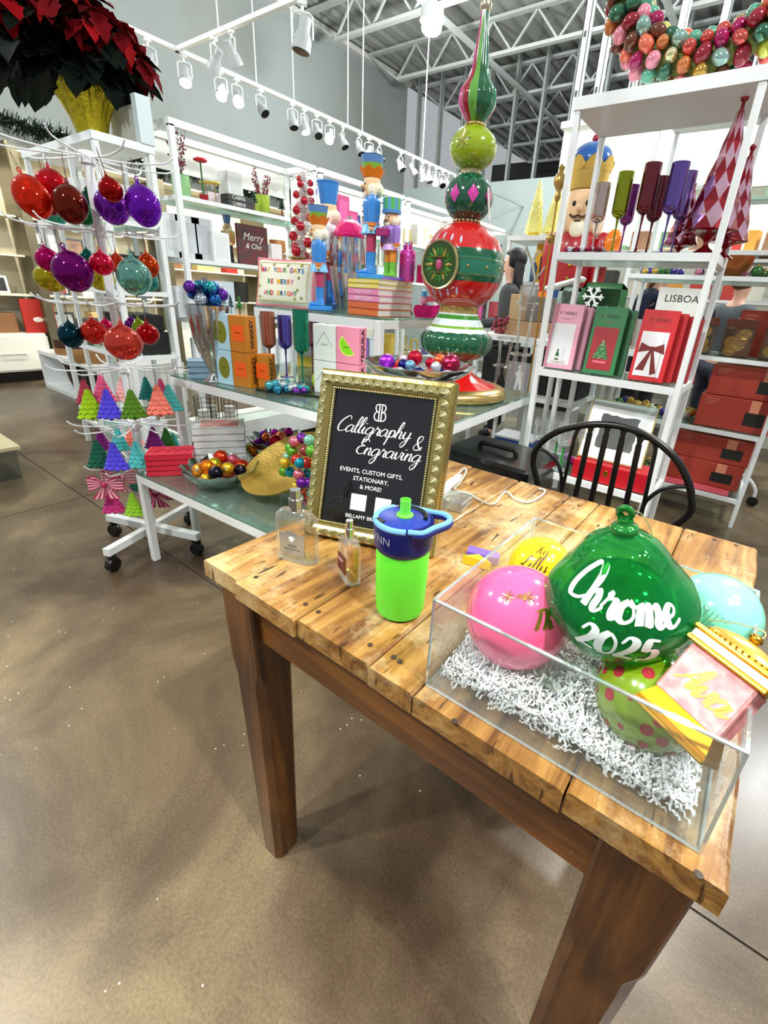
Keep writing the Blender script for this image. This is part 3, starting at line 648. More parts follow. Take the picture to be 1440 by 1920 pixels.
# ------------------------------------------------------------------ acrylic box of ornaments
def crinkle():
    q = MB(); cx, cy = -.084, .567; rnd = random.Random(3)
    def hgt(x, y):
        g = lambda a, b_, h: h*math.exp(-((x-a)**2+(y-b_)**2)/.0022)
        return g(.125, .095, .055)+g(-.12, .095, .020)+g(-.10, -.05, .012)+.012+.030*max(0, 1-((x-.0)/.30)**2)*(.7+.3*sin(11*x+3)*cos(9*y))
    for k in range(5200):
        x = rnd.uniform(-.150, .150); y = rnd.uniform(-.143, .143)
        zt = hgt(x, y); z = rnd.uniform(.55, 1)*zt+.004 if rnd.random() < .85 else rnd.uniform(.2, .6)*zt+.004
        a = rnd.uniform(0, 2*pi); L_ = rnd.uniform(.014, .034); w_ = .0026; seg = 7; tl = rnd.uniform(-.45, .5); amp = .0019; cv = rnd.uniform(-14, 14)
        px, py, pz = x, y, z; vs = []
        for i in range(seg+1):
            zz = amp*(1 if i % 2 else -1)
            nx, ny = -sin(a)*w_/2, cos(a)*w_/2
            vx, vy = max(-.153, min(.153, px)), max(-.146, min(.146, py))
            vs += [(vx+nx+cx, vy+ny+cy, TZ+max(.002, pz+zz)), (vx-nx+cx, vy-ny+cy, TZ+max(.002, pz+zz))]
            s_ = L_/seg; px += cos(a)*s_; py += sin(a)*s_; pz += tl*s_; a += cv*s_*2
        q.add(vs, [(2*i, 2*i+1, 2*i+3, 2*i+2) for i in range(seg)])
    o = q.build('crinkle_paper', mat((244, 246, 246), .8, spec=.3)); tag(o, 'white crinkle-cut paper filling the clear acrylic box', 'shredded paper', kind='stuff')
def acrylic_box():
    t = thing('acrylic_box', 'clear open acrylic display box holding ornaments on white shredded paper', 'box', (-.084, .567, TZ))
    W, D, Hh, th = .332, .316, .142, .004
    q = MB(); q.mm((-W/2, -D/2, 0), (W/2, D/2, .003)); q.build('floor_panel', ACRYLIC, t)
    for a, c in (((-W/2, -D/2, .003), (W/2, -D/2+th, Hh)), ((-W/2, D/2-th, .003), (W/2, D/2, Hh)), ((-W/2, -D/2+th, .003), (-W/2+th, D/2-th, Hh)), ((W/2-th, -D/2+th, .003), (W/2, D/2-th, Hh))):
        q = MB(); q.mm(a, c); q.build('side_panel', ACRYLIC, t)
    q = MB(); E_ = clear((240, 246, 246), .95, .62, .05, 'polished_acrylic_edge', (236, 246, 246)); r = .0016
    zt = Hh-.001
    for y in (-D/2, D/2): q.bar((-W/2, y, zt), (W/2, y, zt), .0036, .0022); q.bar((-W/2, y, .0015), (W/2, y, .0015), .0028, .0022)
    for x in (-W/2, W/2):
        q.bar((x, -D/2, zt), (x, D/2, zt), .0036, .0022); q.bar((x, -D/2, .0015), (x, D/2, .0015), .0028, .0022)
        for y in (-D/2, D/2): q.bar((x, y, 0), (x, y, Hh), .0030)
    q.build('polished_edges', E_, t)
acrylic_box(); crinkle()
def sph(name, label, c, r, m, capm=None, tiltv=(0, 0, 1), cat='ornament', grp='ornaments in the acrylic box'):
    c = Vector(c); t = thing(name, label, cat, c, group=grp)
    q = MB(); q.ball((0, 0, 0), r, 48, 28); q.build('ball', m, t, 'all')
    tv = Vector(tiltv).normalized(); M = tv.to_track_quat('Z', 'Y').to_matrix().to_4x4()
    if capm:
        q = MB(); q.lathe([(r*.16, r*.96), (r*.16, r*1.10), (r*.05, r*1.12)], 14, M=M); q.tube([M@Vector((r*.07*cos(a), 0, r*1.16+r*.07*sin(a))) for a in [k*pi/5 for k in range(10)]], r*.015, 5, True); q.build('cap', capm, t, True)
    def fn(az, el):                                               # lettering wrapped round the ball; az, el radians
        def g(u, v):
            a = az+u/(r*cos(el)); e = el+v/r; rr = r*1.006
            return Vector((rr*cos(e)*cos(a), rr*cos(e)*sin(a), rr*sin(e)))
        return g
    return t, fn
def facing(c):                                                    # azimuth towards the camera position
    return atan2(-c[1], -c[0])
GLOSS = dict(rough=.12, coat=.8)
PINK = mat((252, 92, 146), .14, coat=.8)
c = at(957, 1150, z=.850)+Vector((.010, 0, 0)); t, fn = sph('glass_ornament', 'large glossy pink ball ornament with gold lettering at the left of the acrylic box', c, .0705, PINK)
GI = mat((178, 150, 60), .25, .9); SV = mat((206, 214, 210), .35, .6)
a0 = facing(c)
script(t, 'TK', .0125, fn(a0+.55, .42), GI, .20); script(t, 'en', .006, fn(a0+.02, .95), GI, .14)
q = MB()
for da, de in ((-.35, .92), (.28, 1.0)):
    g = fn(a0+da, de)
    for k in range(8): a = k*pi/4; q.tube([g(.001*cos(a), .001*sin(a)), g(.0085*cos(a), .0085*sin(a))], .0006, 4)
q.build('painted_snowflakes', GI, t)
c = at(1012, 1066, Y=.662); t, fn = sph('glass_ornament', 'yellow ball ornament lettered in brown script behind the pink one', c, .053, mat((255, 214, 24), .14, coat=.8)); a0 = facing(c)
script(t, 'Lilly', .0105, fn(a0-.25, .42), mat((92, 60, 14), .4), .12); script(t, 'Ky', .008, fn(a0-.05, .95), mat((92, 60, 14), .4), .12)
c = at(1340, 1152, Y=.660); t, fn = sph('glass_ornament', 'pale mint green ball ornament at the back right of the acrylic box', c, .0555, mat((132, 222, 190), .16, coat=.8)); a0 = facing(c)
q = MB(); g = fn(a0-.4, .42)
for k in range(-6, 7): q.tube([g(k*.004, -.010-abs(k)*.0006), g(k*.0062, .011-abs(k)*.0012)], .0007, 4)
q.build('silver_sketch', mat((128, 190, 176), .3, .4), t)
script(t, 'no', .009, g, SV, .1)
c = at(1216, 1308, z=.822); t, fn = sph('glass_ornament', 'lime green ball ornament with red polka dots at the front right of the box', c, .061, mat((116, 146, 22), .16, coat=.8)); a0 = facing(c)
q = MB(); rnd = random.Random(5)
for k in range(64):
    az = k*2.39996+rnd.uniform(-.15, .15); el = math.asin(-.92+1.84*k/63); g = fn(az, el); rr = rnd.uniform(.0035, .0075)
    vs = [g(rr*cos(a), rr*sin(a)) for a in [2*pi*j/12 for j in range(12)]]; q.add(vs, [tuple(range(12))])
q.build('polka_dots', mat((156, 36, 50), .3), t)
# purple and yellow paper gift ornament behind the box corner
p = at(905, 1062, z=TZ); t = thing('paper_ornament', 'small purple and yellow folded ornament peeking out behind the pink ball', 'ornament', (p.x-.006, p.y+.010, TZ), .3)
q = MB(); q.prism([(-.035, 0), (.03, .0), (.03, .022), (-.035, .028)], plane_M((0, 0, .003), (1, 0, 0), (0, 1, 0)), .016); q.build('purple_body', mat((112, 84, 196), .5), t)
q = MB(); q.prism([(-.038, -.018), (.02, -.022), (-.01, .0)], plane_M((0, 0, .001), (1, 0, 0), (0, 1, 0)), .018); q.build('yellow_flap', mat((250, 190, 20), .5), t)

# the big green glass bulb ornament
def green_glass():
    c = at(1160, 1122, z=.915); t = thing('glass_ornament', 'large see-through green glass ornament lettered Chrome 2025 resting on top of the others', 'ornament', c, group='ornaments in the acrylic box', scale=.97)
    tl = Matrix.Rotation(radians(-7), 4, 'Y')@Matrix.Rotation(radians(7), 4, 'X')
    prof0 = [(.0, -.090), (.024, -.084), (.050, -.068), (.072, -.044), (.089, -.014), (.0935, .006), (.089, .022), (.075, .041), (.062, .057), (.050, .074), (.038, .087), (.024, .096), (.015, .101)]
    P = crom(prof0, 4); fl = lambda a, t_: 1+.05*max(0, min(1, (t_-.64)*3.2))*(cos(11*a))
    GM = clear((130, 226, 140), .94, .24, .04, 'green_blown_glass', (24, 150, 82), (9, .25))
    nt = GM.node_tree; g = [n for n in nt.nodes if n.type == 'BSDF_PRINCIPLED'][0]; g.inputs['Metallic'].default_value = .55
    g.inputs['Thin Film Thickness'].default_value = 420; g.inputs['Coat Weight'].default_value = 1
    q = MB(); q.open_lathe(P, 72, M=tl, flute=fl); q.build('bulb', GM, t, 'all')
    q = MB(); q.lathe(crom([(.014, .096), (.016, .101), (.0155, .108), (.010, .112), (.009, .118)], 3), 20, M=tl)
    q.tube([tl@Vector(v) for v in crom([(0, 0, .113), (-.006, .002, .120), (-.008, 0, .127), (-.001, -.002, .133), (.006, 0, .128), (.005, .002, .120), (0, 0, .116)], 4)], .0042, 8)
    q.build('twisted_hanger', mat((10, 120, 40), .08, .35, coat=1), t, True)
    q = MB(); q.tube([tl@Vector(v) for v in crom([(-.008, 0, .127), (.012, .004, .128), (.024, .008, .112), (.030, .010, .094)], 5)], .0007, 5); q.build('string', mat((150, 160, 110), .7), t)
    q = MB(); q.ball((0, 0, -.014), (.072, .072, .062), 32, 20, M=tl); q.build('reflection_ball', clear((90, 215, 120), .90, .60, .06, 'green_reflection', (10, 190, 96), (7, .4)), t, 'all')  # added inner ball imitates the bright green reflections within the bulb
    a0 = facing(c)-.02
    def rad(z):
        for (r1, z1), (r2, z2) in zip(P, P[1:]):
            if z1 <= z <= z2 and z2 > z1: return r1+(r2-r1)*(z-z1)/(z2-z1)
        return P[-1][0]
    def f(az, z0, sl=0):
        def g2(u, v):
            z = z0+v*.92+u*sl; r = rad(z)*1.012; a = az+u/.088
            return tl@Vector((r*cos(a), r*sin(a), z))
        return g2
    Wt = mat((222, 232, 228), .45, .25)
    script(t, 'Chrome', .0212, f(a0+.06, .032, -.12), Wt, .19, slant=.25, kern=.98); script(t, '2025', .0190, f(a0+.10, -.014, -.12), Wt, .20, slant=.2)
    return t
green_glass()

# gold and pink clasped ornament
def purse_ornament():
    c = at(1262, 1372, z=.842); up = (at(1388, 1232, z=.925)-c).normalized()
    t = thing('purse_ornament', 'gold and pink box-shaped ornament with a clasp, lettered Ava, at the right', 'ornament', c, group='ornaments in the acrylic box', scale=.9)
    side = (at(1330, 1428, z=.850)-at(1196, 1308, z=.850)); side = (side-up*side.dot(up)).normalized(); nrm = side.cross(up)
    M0 = Matrix((side, -nrm, up)).transposed().to_4x4()           # local x along base, y away, z up the bottle
    def bld(q, n, m, sm=False): o = q.build(n, m, t, sm); o.matrix_local = M0; return o
    GP = mat((214, 150, 26), .22, .85, coat=.4); W_, D_ = .092, .054
    q = MB(); vs = []; 
    for z, s in ((0, 1), (.006, 1.0), (.007, .96), (.010, .96), (.030, .80)):
        for x, y in ((-1, -1), (1, -1), (1, 1), (-1, 1)): vs.append((x*W_/2*s, y*D_/2*s, z))
    q.add(vs, [(0, 3, 2, 1), (16, 17, 18, 19)]+[(i*4+k, i*4+(k+1) % 4, i*4+4+(k+1) % 4, i*4+4+k) for i in range(4) for k in range(4)]); bld(q, 'gold_base', GP)
    q = MB(); q.bevbox((0, 0, .001), (W_*1.02, D_*1.04, .006), .002); bld(q, 'base_beading', GOLD)
    q = MB(); q.bevbox((0, 0, .063), (W_*.86, D_*.84, .070), .003); bld(q, 'pink_body', mat((240, 138, 140), .55, .1, vary=(60, (250, 190, 186), .9)))
    q = MB(); q.bevbox((0, 0, .101), (W_*1.04, D_*1.06, .007), .002); bld(q, 'lower_rim', GOLD)
    q = MB(); q.bevbox((0, 0, .109), (W_*.98, D_*1.0, .010), .001); bld(q, 'white_band', mat((240, 238, 238), .4))
    q = MB(); q.bevbox((0, 0, .117), (W_*1.06, D_*1.10, .007), .0025); bld(q, 'upper_rim', GP)
    q = MB(); q.lathe([(.044, .119), (.044, .124), (.038, .130), (.022, .136), (.006, .139), (0, .139)], 32, squash=.62); bld(q, 'gold_dome', mat((236, 190, 84), .28, .7, coat=.5), True)
    q = MB()
    for k in range(40): a = 2*pi*k/40; q.ball((.0445*cos(a), .0445*.62*sin(a), .122), .0016, 6, 4)
    bld(q, 'glitter_edge', GOLD)
    q = MB(); q.ball((0, 0, .144), (.008, .008, .006), 12, 8); q.tube([(.005*cos(a), 0, .152+.005*sin(a)) for a in [k*pi/5 for k in range(10)]], .0008, 5, True); bld(q, 'clasp', GOLD, True)
    q = MB(); q.tube([(0, 0, .157), (-.02, .0, .150), (-.05, .01, .135), (-.055, .01, .132)], .0006, 5); bld(q, 'cord', mat((180, 150, 90), .7))
    fy = -D_*.42-.0006
    script(t, 'Ava', .0165, lambda u, v: M0@Vector((u, fy, .050+v)), mat((190, 158, 60), .3, .6), .2)
purse_ornament()

# ------------------------------------------------------------------ black hoop-back chair behind the table
def chair():
    Y = 1.42; t = thing('metal_chair', 'black metal chair with a hooped spindle back tucked behind the wooden table', 'chair', (-.29, Y, 0)); O = Vector((-.29, Y, 0))
    P = lambda px, py: tuple(at(px, py, Y=Y)-O); BK = mat((14, 14, 15), .32, .3)
    hoop = [(-.115, 0, .50), (-.19, 0, .62)]+[P(*p) for p in ((1008, 905), (1000, 868), (1008, 838), (1040, 812), (1090, 798), (1150, 797), (1210, 815), (1258, 850), (1285, 890), (1296, 930), (1288, 968))]+[(.155, 0, .60), (.115, 0, .50)]
    q = MB(); q.tube(crom(hoop, 6), .0105, 10); q.build('hoop', BK, t, True)
    tops = [(1077, 812), (1106, 804), (1137, 805), (1167, 811), (1198, 826), (1228, 842)]
    bots = [-.135, -.085, -.032, .024, .080, .130]
    for k in range(6):
        a = P(tops[k][0], tops[k][1]+8); q = MB(); q.tube([(bots[k], 0, .46), (a[0], 0, a[2])], .0088 if 0 < k < 5 else .006, 8); q.build('spindle', BK, t, True)
    for k in range(5):
        a, c = Vector(P(tops[k][0], tops[k][1]+8)), Vector(P(tops[k+1][0], tops[k+1][1]+8)); m = (a+c)/2+Vector((0, 0, .030))
        q = MB(); q.tube(crom([tuple(a), tuple(a*.75+m*.25+Vector((0, 0, .015))), tuple(m), tuple(c*.75+m*.25+Vector((0, 0, .015))), tuple(c)], 4), .0062, 8); q.build('arch', BK, t, True)
    q = MB(); q.tube(crom([P(1004, 838), P(1032, 852), P(1050, 880), P(1052, 920), (-.12, 0, .56)], 5), .0062, 8); q.build('side_scroll', BK, t, True)
    q = MB(); q.tube(crom([P(1290, 912), P(1250, 915), P(1222, 930), P(1204, 955), (.125, 0, .56)], 5), .0062, 8); q.build('side_scroll', BK, t, True)
    q = MB(); q.lathe([(.19, .44), (.20, .45), (.20, .465), (.17, .475), (0, .475)], 32, c=(0, -.17, 0)); q.build('seat', BK, t, True)
    for x, y in ((-.14, -.02), (.14, -.02), (-.14, -.31), (.14, -.31)):
        q = MB(); q.tube([(x, y, .445), (x*1.3, y+(.05 if y > -.1 else -.03), 0)], .011, 8); q.build('leg', BK, t, True)
chair()
def case():
    c = Vector((-.755, 1.632, 0)); t = thing('low_stool', 'low white stool under the black case behind the table', 'stool', c)
    q = MB(); q.mm((-.2, -.16, .40), (.2, .16, .43)); q.build('seat', WHITE, t)
    for x in (-.18, .18):
        for y in (-.14, .14): q = MB(); q.mm((x-.015, y-.015, 0), (x+.015, y+.015, .40)); q.build('leg', WHITE, t)
    t = thing('carry_case', 'black hard carry case with a top handle, left of the hooped chair', 'case', (c.x, c.y, .43), -.01)
    B = mat((16, 16, 18), .28, coat=.4)
    q = MB(); q.bevbox((0, 0, .105), (.375, .30, .21), .012); q.build('body', B, t)
    q = MB(); q.bevbox((0, 0, .242), (.385, .31, .056), .012); q.build('lid', B, t)
    q = MB(); q.tube(crom([(-.08, -.02, .270), (-.075, -.02, .288), (-.05, -.02, .292), (.05, -.02, .292), (.075, -.02, .288), (.08, -.02, .270)], 3), .010, 8); q.build('handle', mat((10, 10, 10), .5), t, True)
    for x in (-.10, .10): q = MB(); q.bevbox((x, -.158, .212), (.035, .012, .045), .003); q.build('latch', mat((30, 30, 32), .3, .5), t)
case()

# ------------------------------------------------------------------ giant finial tower
def finial():
    O = Vector((-1.095, 1.775, .852)); t = thing('finial_tower', 'giant stacked red, green and lime ornament finial standing on the glass display table', 'decoration', O)
    RED = mat((206, 22, 24), .16, coat=.9); DG = mat((10, 88, 56), .16, coat=.9); LM = mat((150, 172, 16), .16, coat=.9); GD = mat((206, 176, 110), .25, .85); WH = mat((226, 242, 242), .2, coat=.6)
    z0 = .852
    Z = lambda z: z-z0
    q = MB(); q.lathe(crom([(.20, 0), (.235, .004), (.243, .020), (.235, .040), (.205, .052), (.19, .052)], 4), 48); q.build('gold_foot', GD, t, True)
    q = MB(); q.lathe(crom([(.205, .048), (.175, .058), (.13, .075), (.085, .100), (.058, .125), (.050, .14)], 4), 64, flute=lambda a, u: 1+.05*(1-u)*abs(cos(8*a))); q.build('red_fluted_base', RED, t, True)
    q = MB(); q.lathe([(.050, .135), (.062, .14), (.062, .15), (.05, .155)], 32); q.build('neck_ring', mat((150, 90, 80), .3, .5), t, True)
    q = MB(); q.lathe(crom([(.055, .150), (.10, .165), (.135, .19), (.150, .225), (.146, .255), (.128, .275)], 4), 96, flute=lambda a, u: 1+.045*abs(cos(8*a))**.6*min(1, 3*(1-u)+.2)); q.build('green_lobed_bowl', DG, t, True)
    q = MB(); q.lathe(crom([(.138, .262), (.130, .278), (.112, .290)], 3), 48); q.build('white_collar', WH, t, True)
    for a_, b_, m, n in ((.286, .296, mat((120, 172, 30), .2), 'lime_band'), (.295, .322, WH, 'white_band'), (.322, .338, mat((60, 140, 40), .2), 'green_band'), (.337, .346, WH, 'white_band')):
        r1 = .118-(a_-.286)*.62; r2 = .118-(b_-.286)*.62; q = MB(); q.lathe([(r1, a_), (r2, b_)], 48); q.build(n, m, t, True)
    q = MB(); q.lathe([(.078, .342), (.084, .346), (.082, .354), (.082, .366), (.086, .372), (.078, .378)], 48); q.build('gold_ring', GD, t, True)
    # big sphere in bands
    zc, r = Z(1.368), .168
    az = facing(O)-.62; nrm = Vector((cos(az), sin(az), .0))
    def band(e0, e1, m, n, rr=r):
        q = MB(); q.open_lathe([(rr*cos(radians(e0+(e1-e0)*k/12)), zc+rr*sin(radians(e0+(e1-e0)*k/12))) for k in range(13)], 128); vs = []
        for v in q.v:                                             # flat-sunk facet where the medallion sits
            v = Vector(v); al = v.dot(nrm); vs.append(v-nrm*max(0, al-.141))
        q.v = vs; return q.build(n, m, t, True)
    band(-75, -18, RED, 'red_lower'); band(-18, -11, DG, 'dark_green_stripe'); band(-11, 12, mat((16, 112, 84), .16, coat=.9), 'teal_band'); band(12, 22, DG, 'dark_green_stripe'); band(22, 76, RED, 'red_upper')
    for e in (-9.5, 9): q = MB(); rr = r*cos(radians(e)); zz = zc+r*sin(radians(e)); q.lathe([(rr, zz-.0016), (rr+.0022, zz), (rr, zz+.0016)], 64); q.build('gold_line', GD, t, True)
    q = MB()
    for k in range(14):
        a = 2*pi*k/14; q.ball((r*cos(a), r*sin(a), zc), (.006, .006, .006), 8, 6)
    q.build('gold_studs', GD, t, True)
    # round indent medallion
    rt = Vector((-sin(az), cos(az), 0)); up = Vector((0, 0, 1)); c0 = Vector((0, 0, zc))+nrm*.143
    MM = Matrix((rt, up, nrm)).transposed().to_4x4(); MM.translation = c0
    q = MB(); q.lathe([(.076, .0), (.080, .014), (.086, .016), (.088, .010), (.086, .0)], 48, M=MM); q.build('medallion_rim', mat((206, 190, 140), .25, .8), t, True)
    q = MB(); q.lathe([(0, -.0), (.02, .004), (.05, .004), (.078, .014)], 48, M=MM); q.build('medallion_dish', mat((52, 84, 30), .25, .4, coat=.5), t, True)
    q = MB(); q.k = 0
    for k in range(18):
        a = 2*pi*k/18
        for (r0, r1, wd) in ((.016, .068, .0085),):
            tip = Vector((r1*cos(a), r1*sin(a), .017)); base = Vector((r0*cos(a), r0*sin(a), .010)); s = Vector((-sin(a), cos(a), 0))*wd; mid = Vector((r1*.62*cos(a), r1*.62*sin(a), .012))
            q.k = 0 if k % 3 else 1; q.add([MM@v for v in (base, mid+s, tip, mid-s, mid+Vector((0, 0, .007)))], [(0, 4, 1), (1, 4, 2), (2, 4, 3), (3, 4, 0)])
    q.build('medallion_petals', [mat((64, 150, 52), .2, .3, coat=.6), mat((206, 190, 84), .2, .5, coat=.6)], t)
    q = MB(); q.ball((0, 0, .012), (.016, .020, .010), 16, 10, M=MM); q.build('pink_jewel', mat((200, 70, 120), .2, coat=.8), t, True)
    q = MB()
    for sgn in (1, -1):
        for k in range(-2, 3):
            a = az+k*.24; e = sgn*(.66-.05*abs(k)); rr = r*1.004
            def g(u, v): return Vector((rr*cos(e+v)*cos(a+u), rr*cos(e+v)*sin(a+u), zc+rr*sin(e+v)))
            pts = [g(k*.02+.05*cos(b)*.6, sgn*.0+.10*sin(b)) for b in [2*pi*j/12 for j in range(12)]]; q.add(pts, [tuple(range(12))])
    q.build('painted_petals', mat((206, 206, 240), .25), t)
    q = MB()
    for k in range(20): a = 2*pi*k/20; q.ball((.048*cos(a), .048*sin(a), Z(1.533)), .0075, 8, 6)
    q.lathe([(.044, Z(1.520)), (.044, Z(1.546))], 24); q.build('gold_bead_ring', mat((196, 160, 120), .25, .85), t, True)
    # diamond sphere
    zc2, r2 = Z(1.612), .093
    q = MB(); q.ball((0, 0, zc2), (r2, r2, .088), 48, 28); q.build('green_ball', mat((6, 74, 48), .14, coat=.9), t, 'all')
    def g2(a, e, s=1.006): return Vector((r2*s*cos(e)*cos(a), r2*s*cos(e)*sin(a), zc2+.088*s*sin(e)))
    nd = 8
    for nm, m, hw, e0, e1, off, s in (('teal_diamonds', mat((20, 128, 96), .14, coat=.9), .5, -.0, 1.35, .5, 1.004), ('teal_diamonds', mat((20, 112, 88), .14, coat=.9), .42, -1.2, 0, .5, 1.004), ('pink_diamonds', mat((216, 60, 160), .16, coat=.8), .30, -.32, .40, 0, 1.010)):
        q = MB()
        for k in range(nd):
            a = 2*pi*(k+off)/nd+az; h = 2*pi/nd*hw; mE = (e0+e1)/2
            pts = []
            for (x0, y0), (x1, y1) in zip(((0, e0), (h, mE), (0, e1), (-h, mE)), ((h, mE), (0, e1), (-h, mE), (0, e0))):
                for j in range(5): pts.append(g2(a+x0+(x1-x0)*j/5, y0+(y1-y0)*j/5, s))
            ctr = g2(a, mE, s+.004); o = len(pts); q.add(pts+[ctr], [(j, (j+1) % o, o) for j in range(o)])
        q.build(nm, m, t)
    q = MB(); q.lathe([(.036, Z(1.674)), (.032, Z(1.688)), (.036, Z(1.704)), (.044, Z(1.706))], 32); q.build('gold_neck', mat((210, 200, 150), .3, .7), t, True)
    zc3 = Z(1.772); q = MB(); q.ball((0, 0, zc3), (.088, .088, .073), 40, 24); q.build('lime_ball', LM, t, 'all')
    q = MB(); a = az+.12
    def g3(u, v): return Vector((.0895*cos(v)*cos(a+u), .0895*cos(v)*sin(a+u), zc3+.0745*sin(v)))
    for k in range(8): b_ = k*pi/4; q.tube([g3(.0, .18), g3(.36*cos(b_), .18+.42*sin(b_))], .0032, 5)
    q.build('gold_starburst', mat((206, 206, 120), .3, .6), t)
    q = MB()
    for k in range(16): a = 2*pi*k/16; q.ball((.034*cos(a), .034*sin(a), Z(1.843)), .0062, 8, 5)
    q.lathe([(.03, Z(1.835)), (.03, Z(1.852))], 20); q.build('gold_bead_ring', GD, t, True)
    # ribbed spire in alternating colours
    prof = crom([(.028, Z(1.850)), (.046, Z(1.872)), (.062, Z(1.900)), (.064, Z(1.925)), (.063, Z(1.932)), (.058, Z(1.950)), (.040, Z(1.975)), (.029, Z(2.005)), (.022, Z(2.06)), (.015, Z(2.13)), (.013, Z(2.165))], 3)
    q = MB(); n = 60; vs = []; q2 = []
    for i, (rr, z) in enumerate(prof):
        for k in range(n): a = 2*pi*k/n; u = (k % 5)/5.; f = rr*(1+.08*sin(pi*u)); vs.append((f*cos(a), f*sin(a), z))
    q.v = [Vector(v) for v in vs]
    for i in range(len(prof)-1):
        for k in range(n): q.f.append((i*n+k, i*n+(k+1) % n, (i+1)*n+(k+1) % n, (i+1)*n+k)); q.m.append((k//5+7) % 6)
    q.build('ribbed_spire', [mat((6, 92, 56), .14, coat=.9), mat((20, 128, 96), .14, coat=.9), mat((206, 60, 140), .14, coat=.9), mat((150, 20, 44), .14, coat=.9), mat((96, 160, 60), .14, coat=.9), mat((10, 84, 50), .14, coat=.9)], t, True)
    q = MB(); q.ball((0, 0, Z(2.178)), (.021, .021, .020), 16, 12); q.build('gold_knob', mat((212, 200, 176), .3, .8), t, True)
    p = Vector((cos(az+1.5), sin(az+1.5), 0))*.090; q = MB(); q.bar(p+Vector((0, 0, zc2+.03)), p*1.25+Vector((0, 0, zc2-.08)), .012, .001, up=p); q.build('price_tag', mat((225, 220, 210), .7), t)
finial()

# ------------------------------------------------------------------ generic goods
def C(*c): return c
def book_stack(where, loc, rz, w, d, cols, hs, page=(236, 232, 224), titles=None, group=None, cat='book', jit=.05, tcol=(250, 250, 250), kind='book'):
    """books lying flat, every one a thing; local -y is the spine side"""
    z = loc[2]; n = len(cols)
    for k in range(n):
        nm = 'topmost' if k == n-1 else ('lowest' if k == 0 else ORD[k]+' from the bottom'); col, cn = cols[k]; h = hs[k] if isinstance(hs, (list, tuple)) else hs
        t = thing('book', '%s %s, %s %s' % (cn, kind, nm, where), cat, (loc[0], loc[1], z), rz+random.uniform(-jit, jit), group or 'books '+where)
        m = mat(col, .45)
        q = MB(); q.mm((-w/2, -d/2, 0), (w/2, d/2, .0025)); q.mm((-w/2, -d/2, h-.0025), (w/2, d/2, h)); q.mm((-w/2, -d/2, 0), (w/2, -d/2+.003, h)); q.build('cover', m, t)
        q = MB(); q.mm((-w/2+.004, -d/2+.003, .0025), (w/2-.003, d/2-.004, h-.0025)); q.build('pages', mat(page, .8), t)
        if titles and titles[k]: lettering(t, titles[k], h*.62, plane_M((0, -d/2-.0004, h/2), (1, 0, 0), (0, 0, 1)), mat(tcol, .5), bold=.0)
        z += h+.0006
    return z
def carton(name, label, cat, loc, rz, w, d, h, col, group=None, rough=.5):
    t = thing(name, label, cat, loc, rz, group); q = MB(); q.bevbox((0, 0, h/2), (w, d, h), min(w, d, h)*.03); q.build('body', mat(col, rough), t); return t
def panel(t, name, x0, x1, z0, z1, y, col, th=.001, rough=.5):
    q = MB(); q.mm((x0, y-th, z0), (x1, y, z1)); return q.build(name, mat(col, rough), t)
def tube_table(name, label, ox, oy, w, d, z, rz, under=.035, z0=0):
    t = thing(name, label, 'table', (ox, oy, z0), rz); s = .032; z -= z0
    for x in (s/2, w-s/2):
        for y in (s/2, d-s/2): q = MB(); q.bevbox((x, y, (z-.009)/2), (s, s, z-.009), .003); q.build('leg', WHITE, t)
    for a, c in (((0, 0), (w, 0)), ((0, d-s), (w, d-s)), ((0, 0), (0, d)), ((w-s, 0), (w-s, d))):
        q = MB()
        if a[1] == c[1]: q.mm((s, a[1]+.001, z-.009-under), (w-s, a[1]+s-.001, z-.0092))
        else: q.mm((a[0]+.001, s, z-.009-under), (a[0]+s-.001, d-s, z-.0092))
        q.build('rail', WHITE, t)
    q = MB(); q.mm((.002, .002, z-.009), (w-.002, d-.002, z)); q.build('glass_top', clear((206, 226, 218), .60, .36, .05, 'green_tinted_glass', (200, 222, 214)), t)
    return t
ZM, ZL, ZU = .852, .45, 1.16
tube_table('display_table', 'middle-height white steel table with a glass top carrying the finial tower', -2.158, 1.056, 1.36, 1.03, ZM, .055)
tube_table('display_table', 'lowest white steel table with a glass top carrying the bowls and red books', -2.112, .822, 1.12, .82, ZL, .055)
tube_table('display_table', 'highest white steel table with a glass top carrying the pillow and nutcrackers', -2.09, 1.475, .80, .56, ZU, .03, z0=.8525)
ZM += .001; ZL += .001; ZU += .001

# lower table goods
p = at(293, 893, z=ZL); book_stack('in the red stack on the low table', (p.x-.015, p.y+.085, ZL), .95, .185, .13, [((214, 34, 60), 'bright red')]*4, .0235, (250, 214, 218), jit=.03)
t = [o for o in bpy.data.objects if o.name.startswith('book') and o.get('label', '').startswith('bright red book, topmost')][0]
q = MB()
for k in range(3): q.tube(crom([(-.06+.04*k, -.02, .024), (-.03+.04*k, .02, .0242), (-.01+.04*k, -.01, .024), (.01+.04*k, .03, .0242)], 4), .0016, 5)
q.build('cover_ornament', mat((150, 14, 36), .4), t)
book_stack('in the white stack behind the red books', (-1.985, 1.17, ZL), .95, .22, .165, [((228, 230, 228), 'white')]*6, .031, (196, 200, 202), jit=.03)
t = [o for o in bpy.data.objects if o.get('label', '').startswith('white book, topmost')][0]
panel_ = MB(); panel_.mm((-.08, -.062, .0312), (.085, .06, .0318)); panel_.build('cover_picture', mat((188, 60, 60), .4, vary=(16, (236, 190, 180), .9)), t)
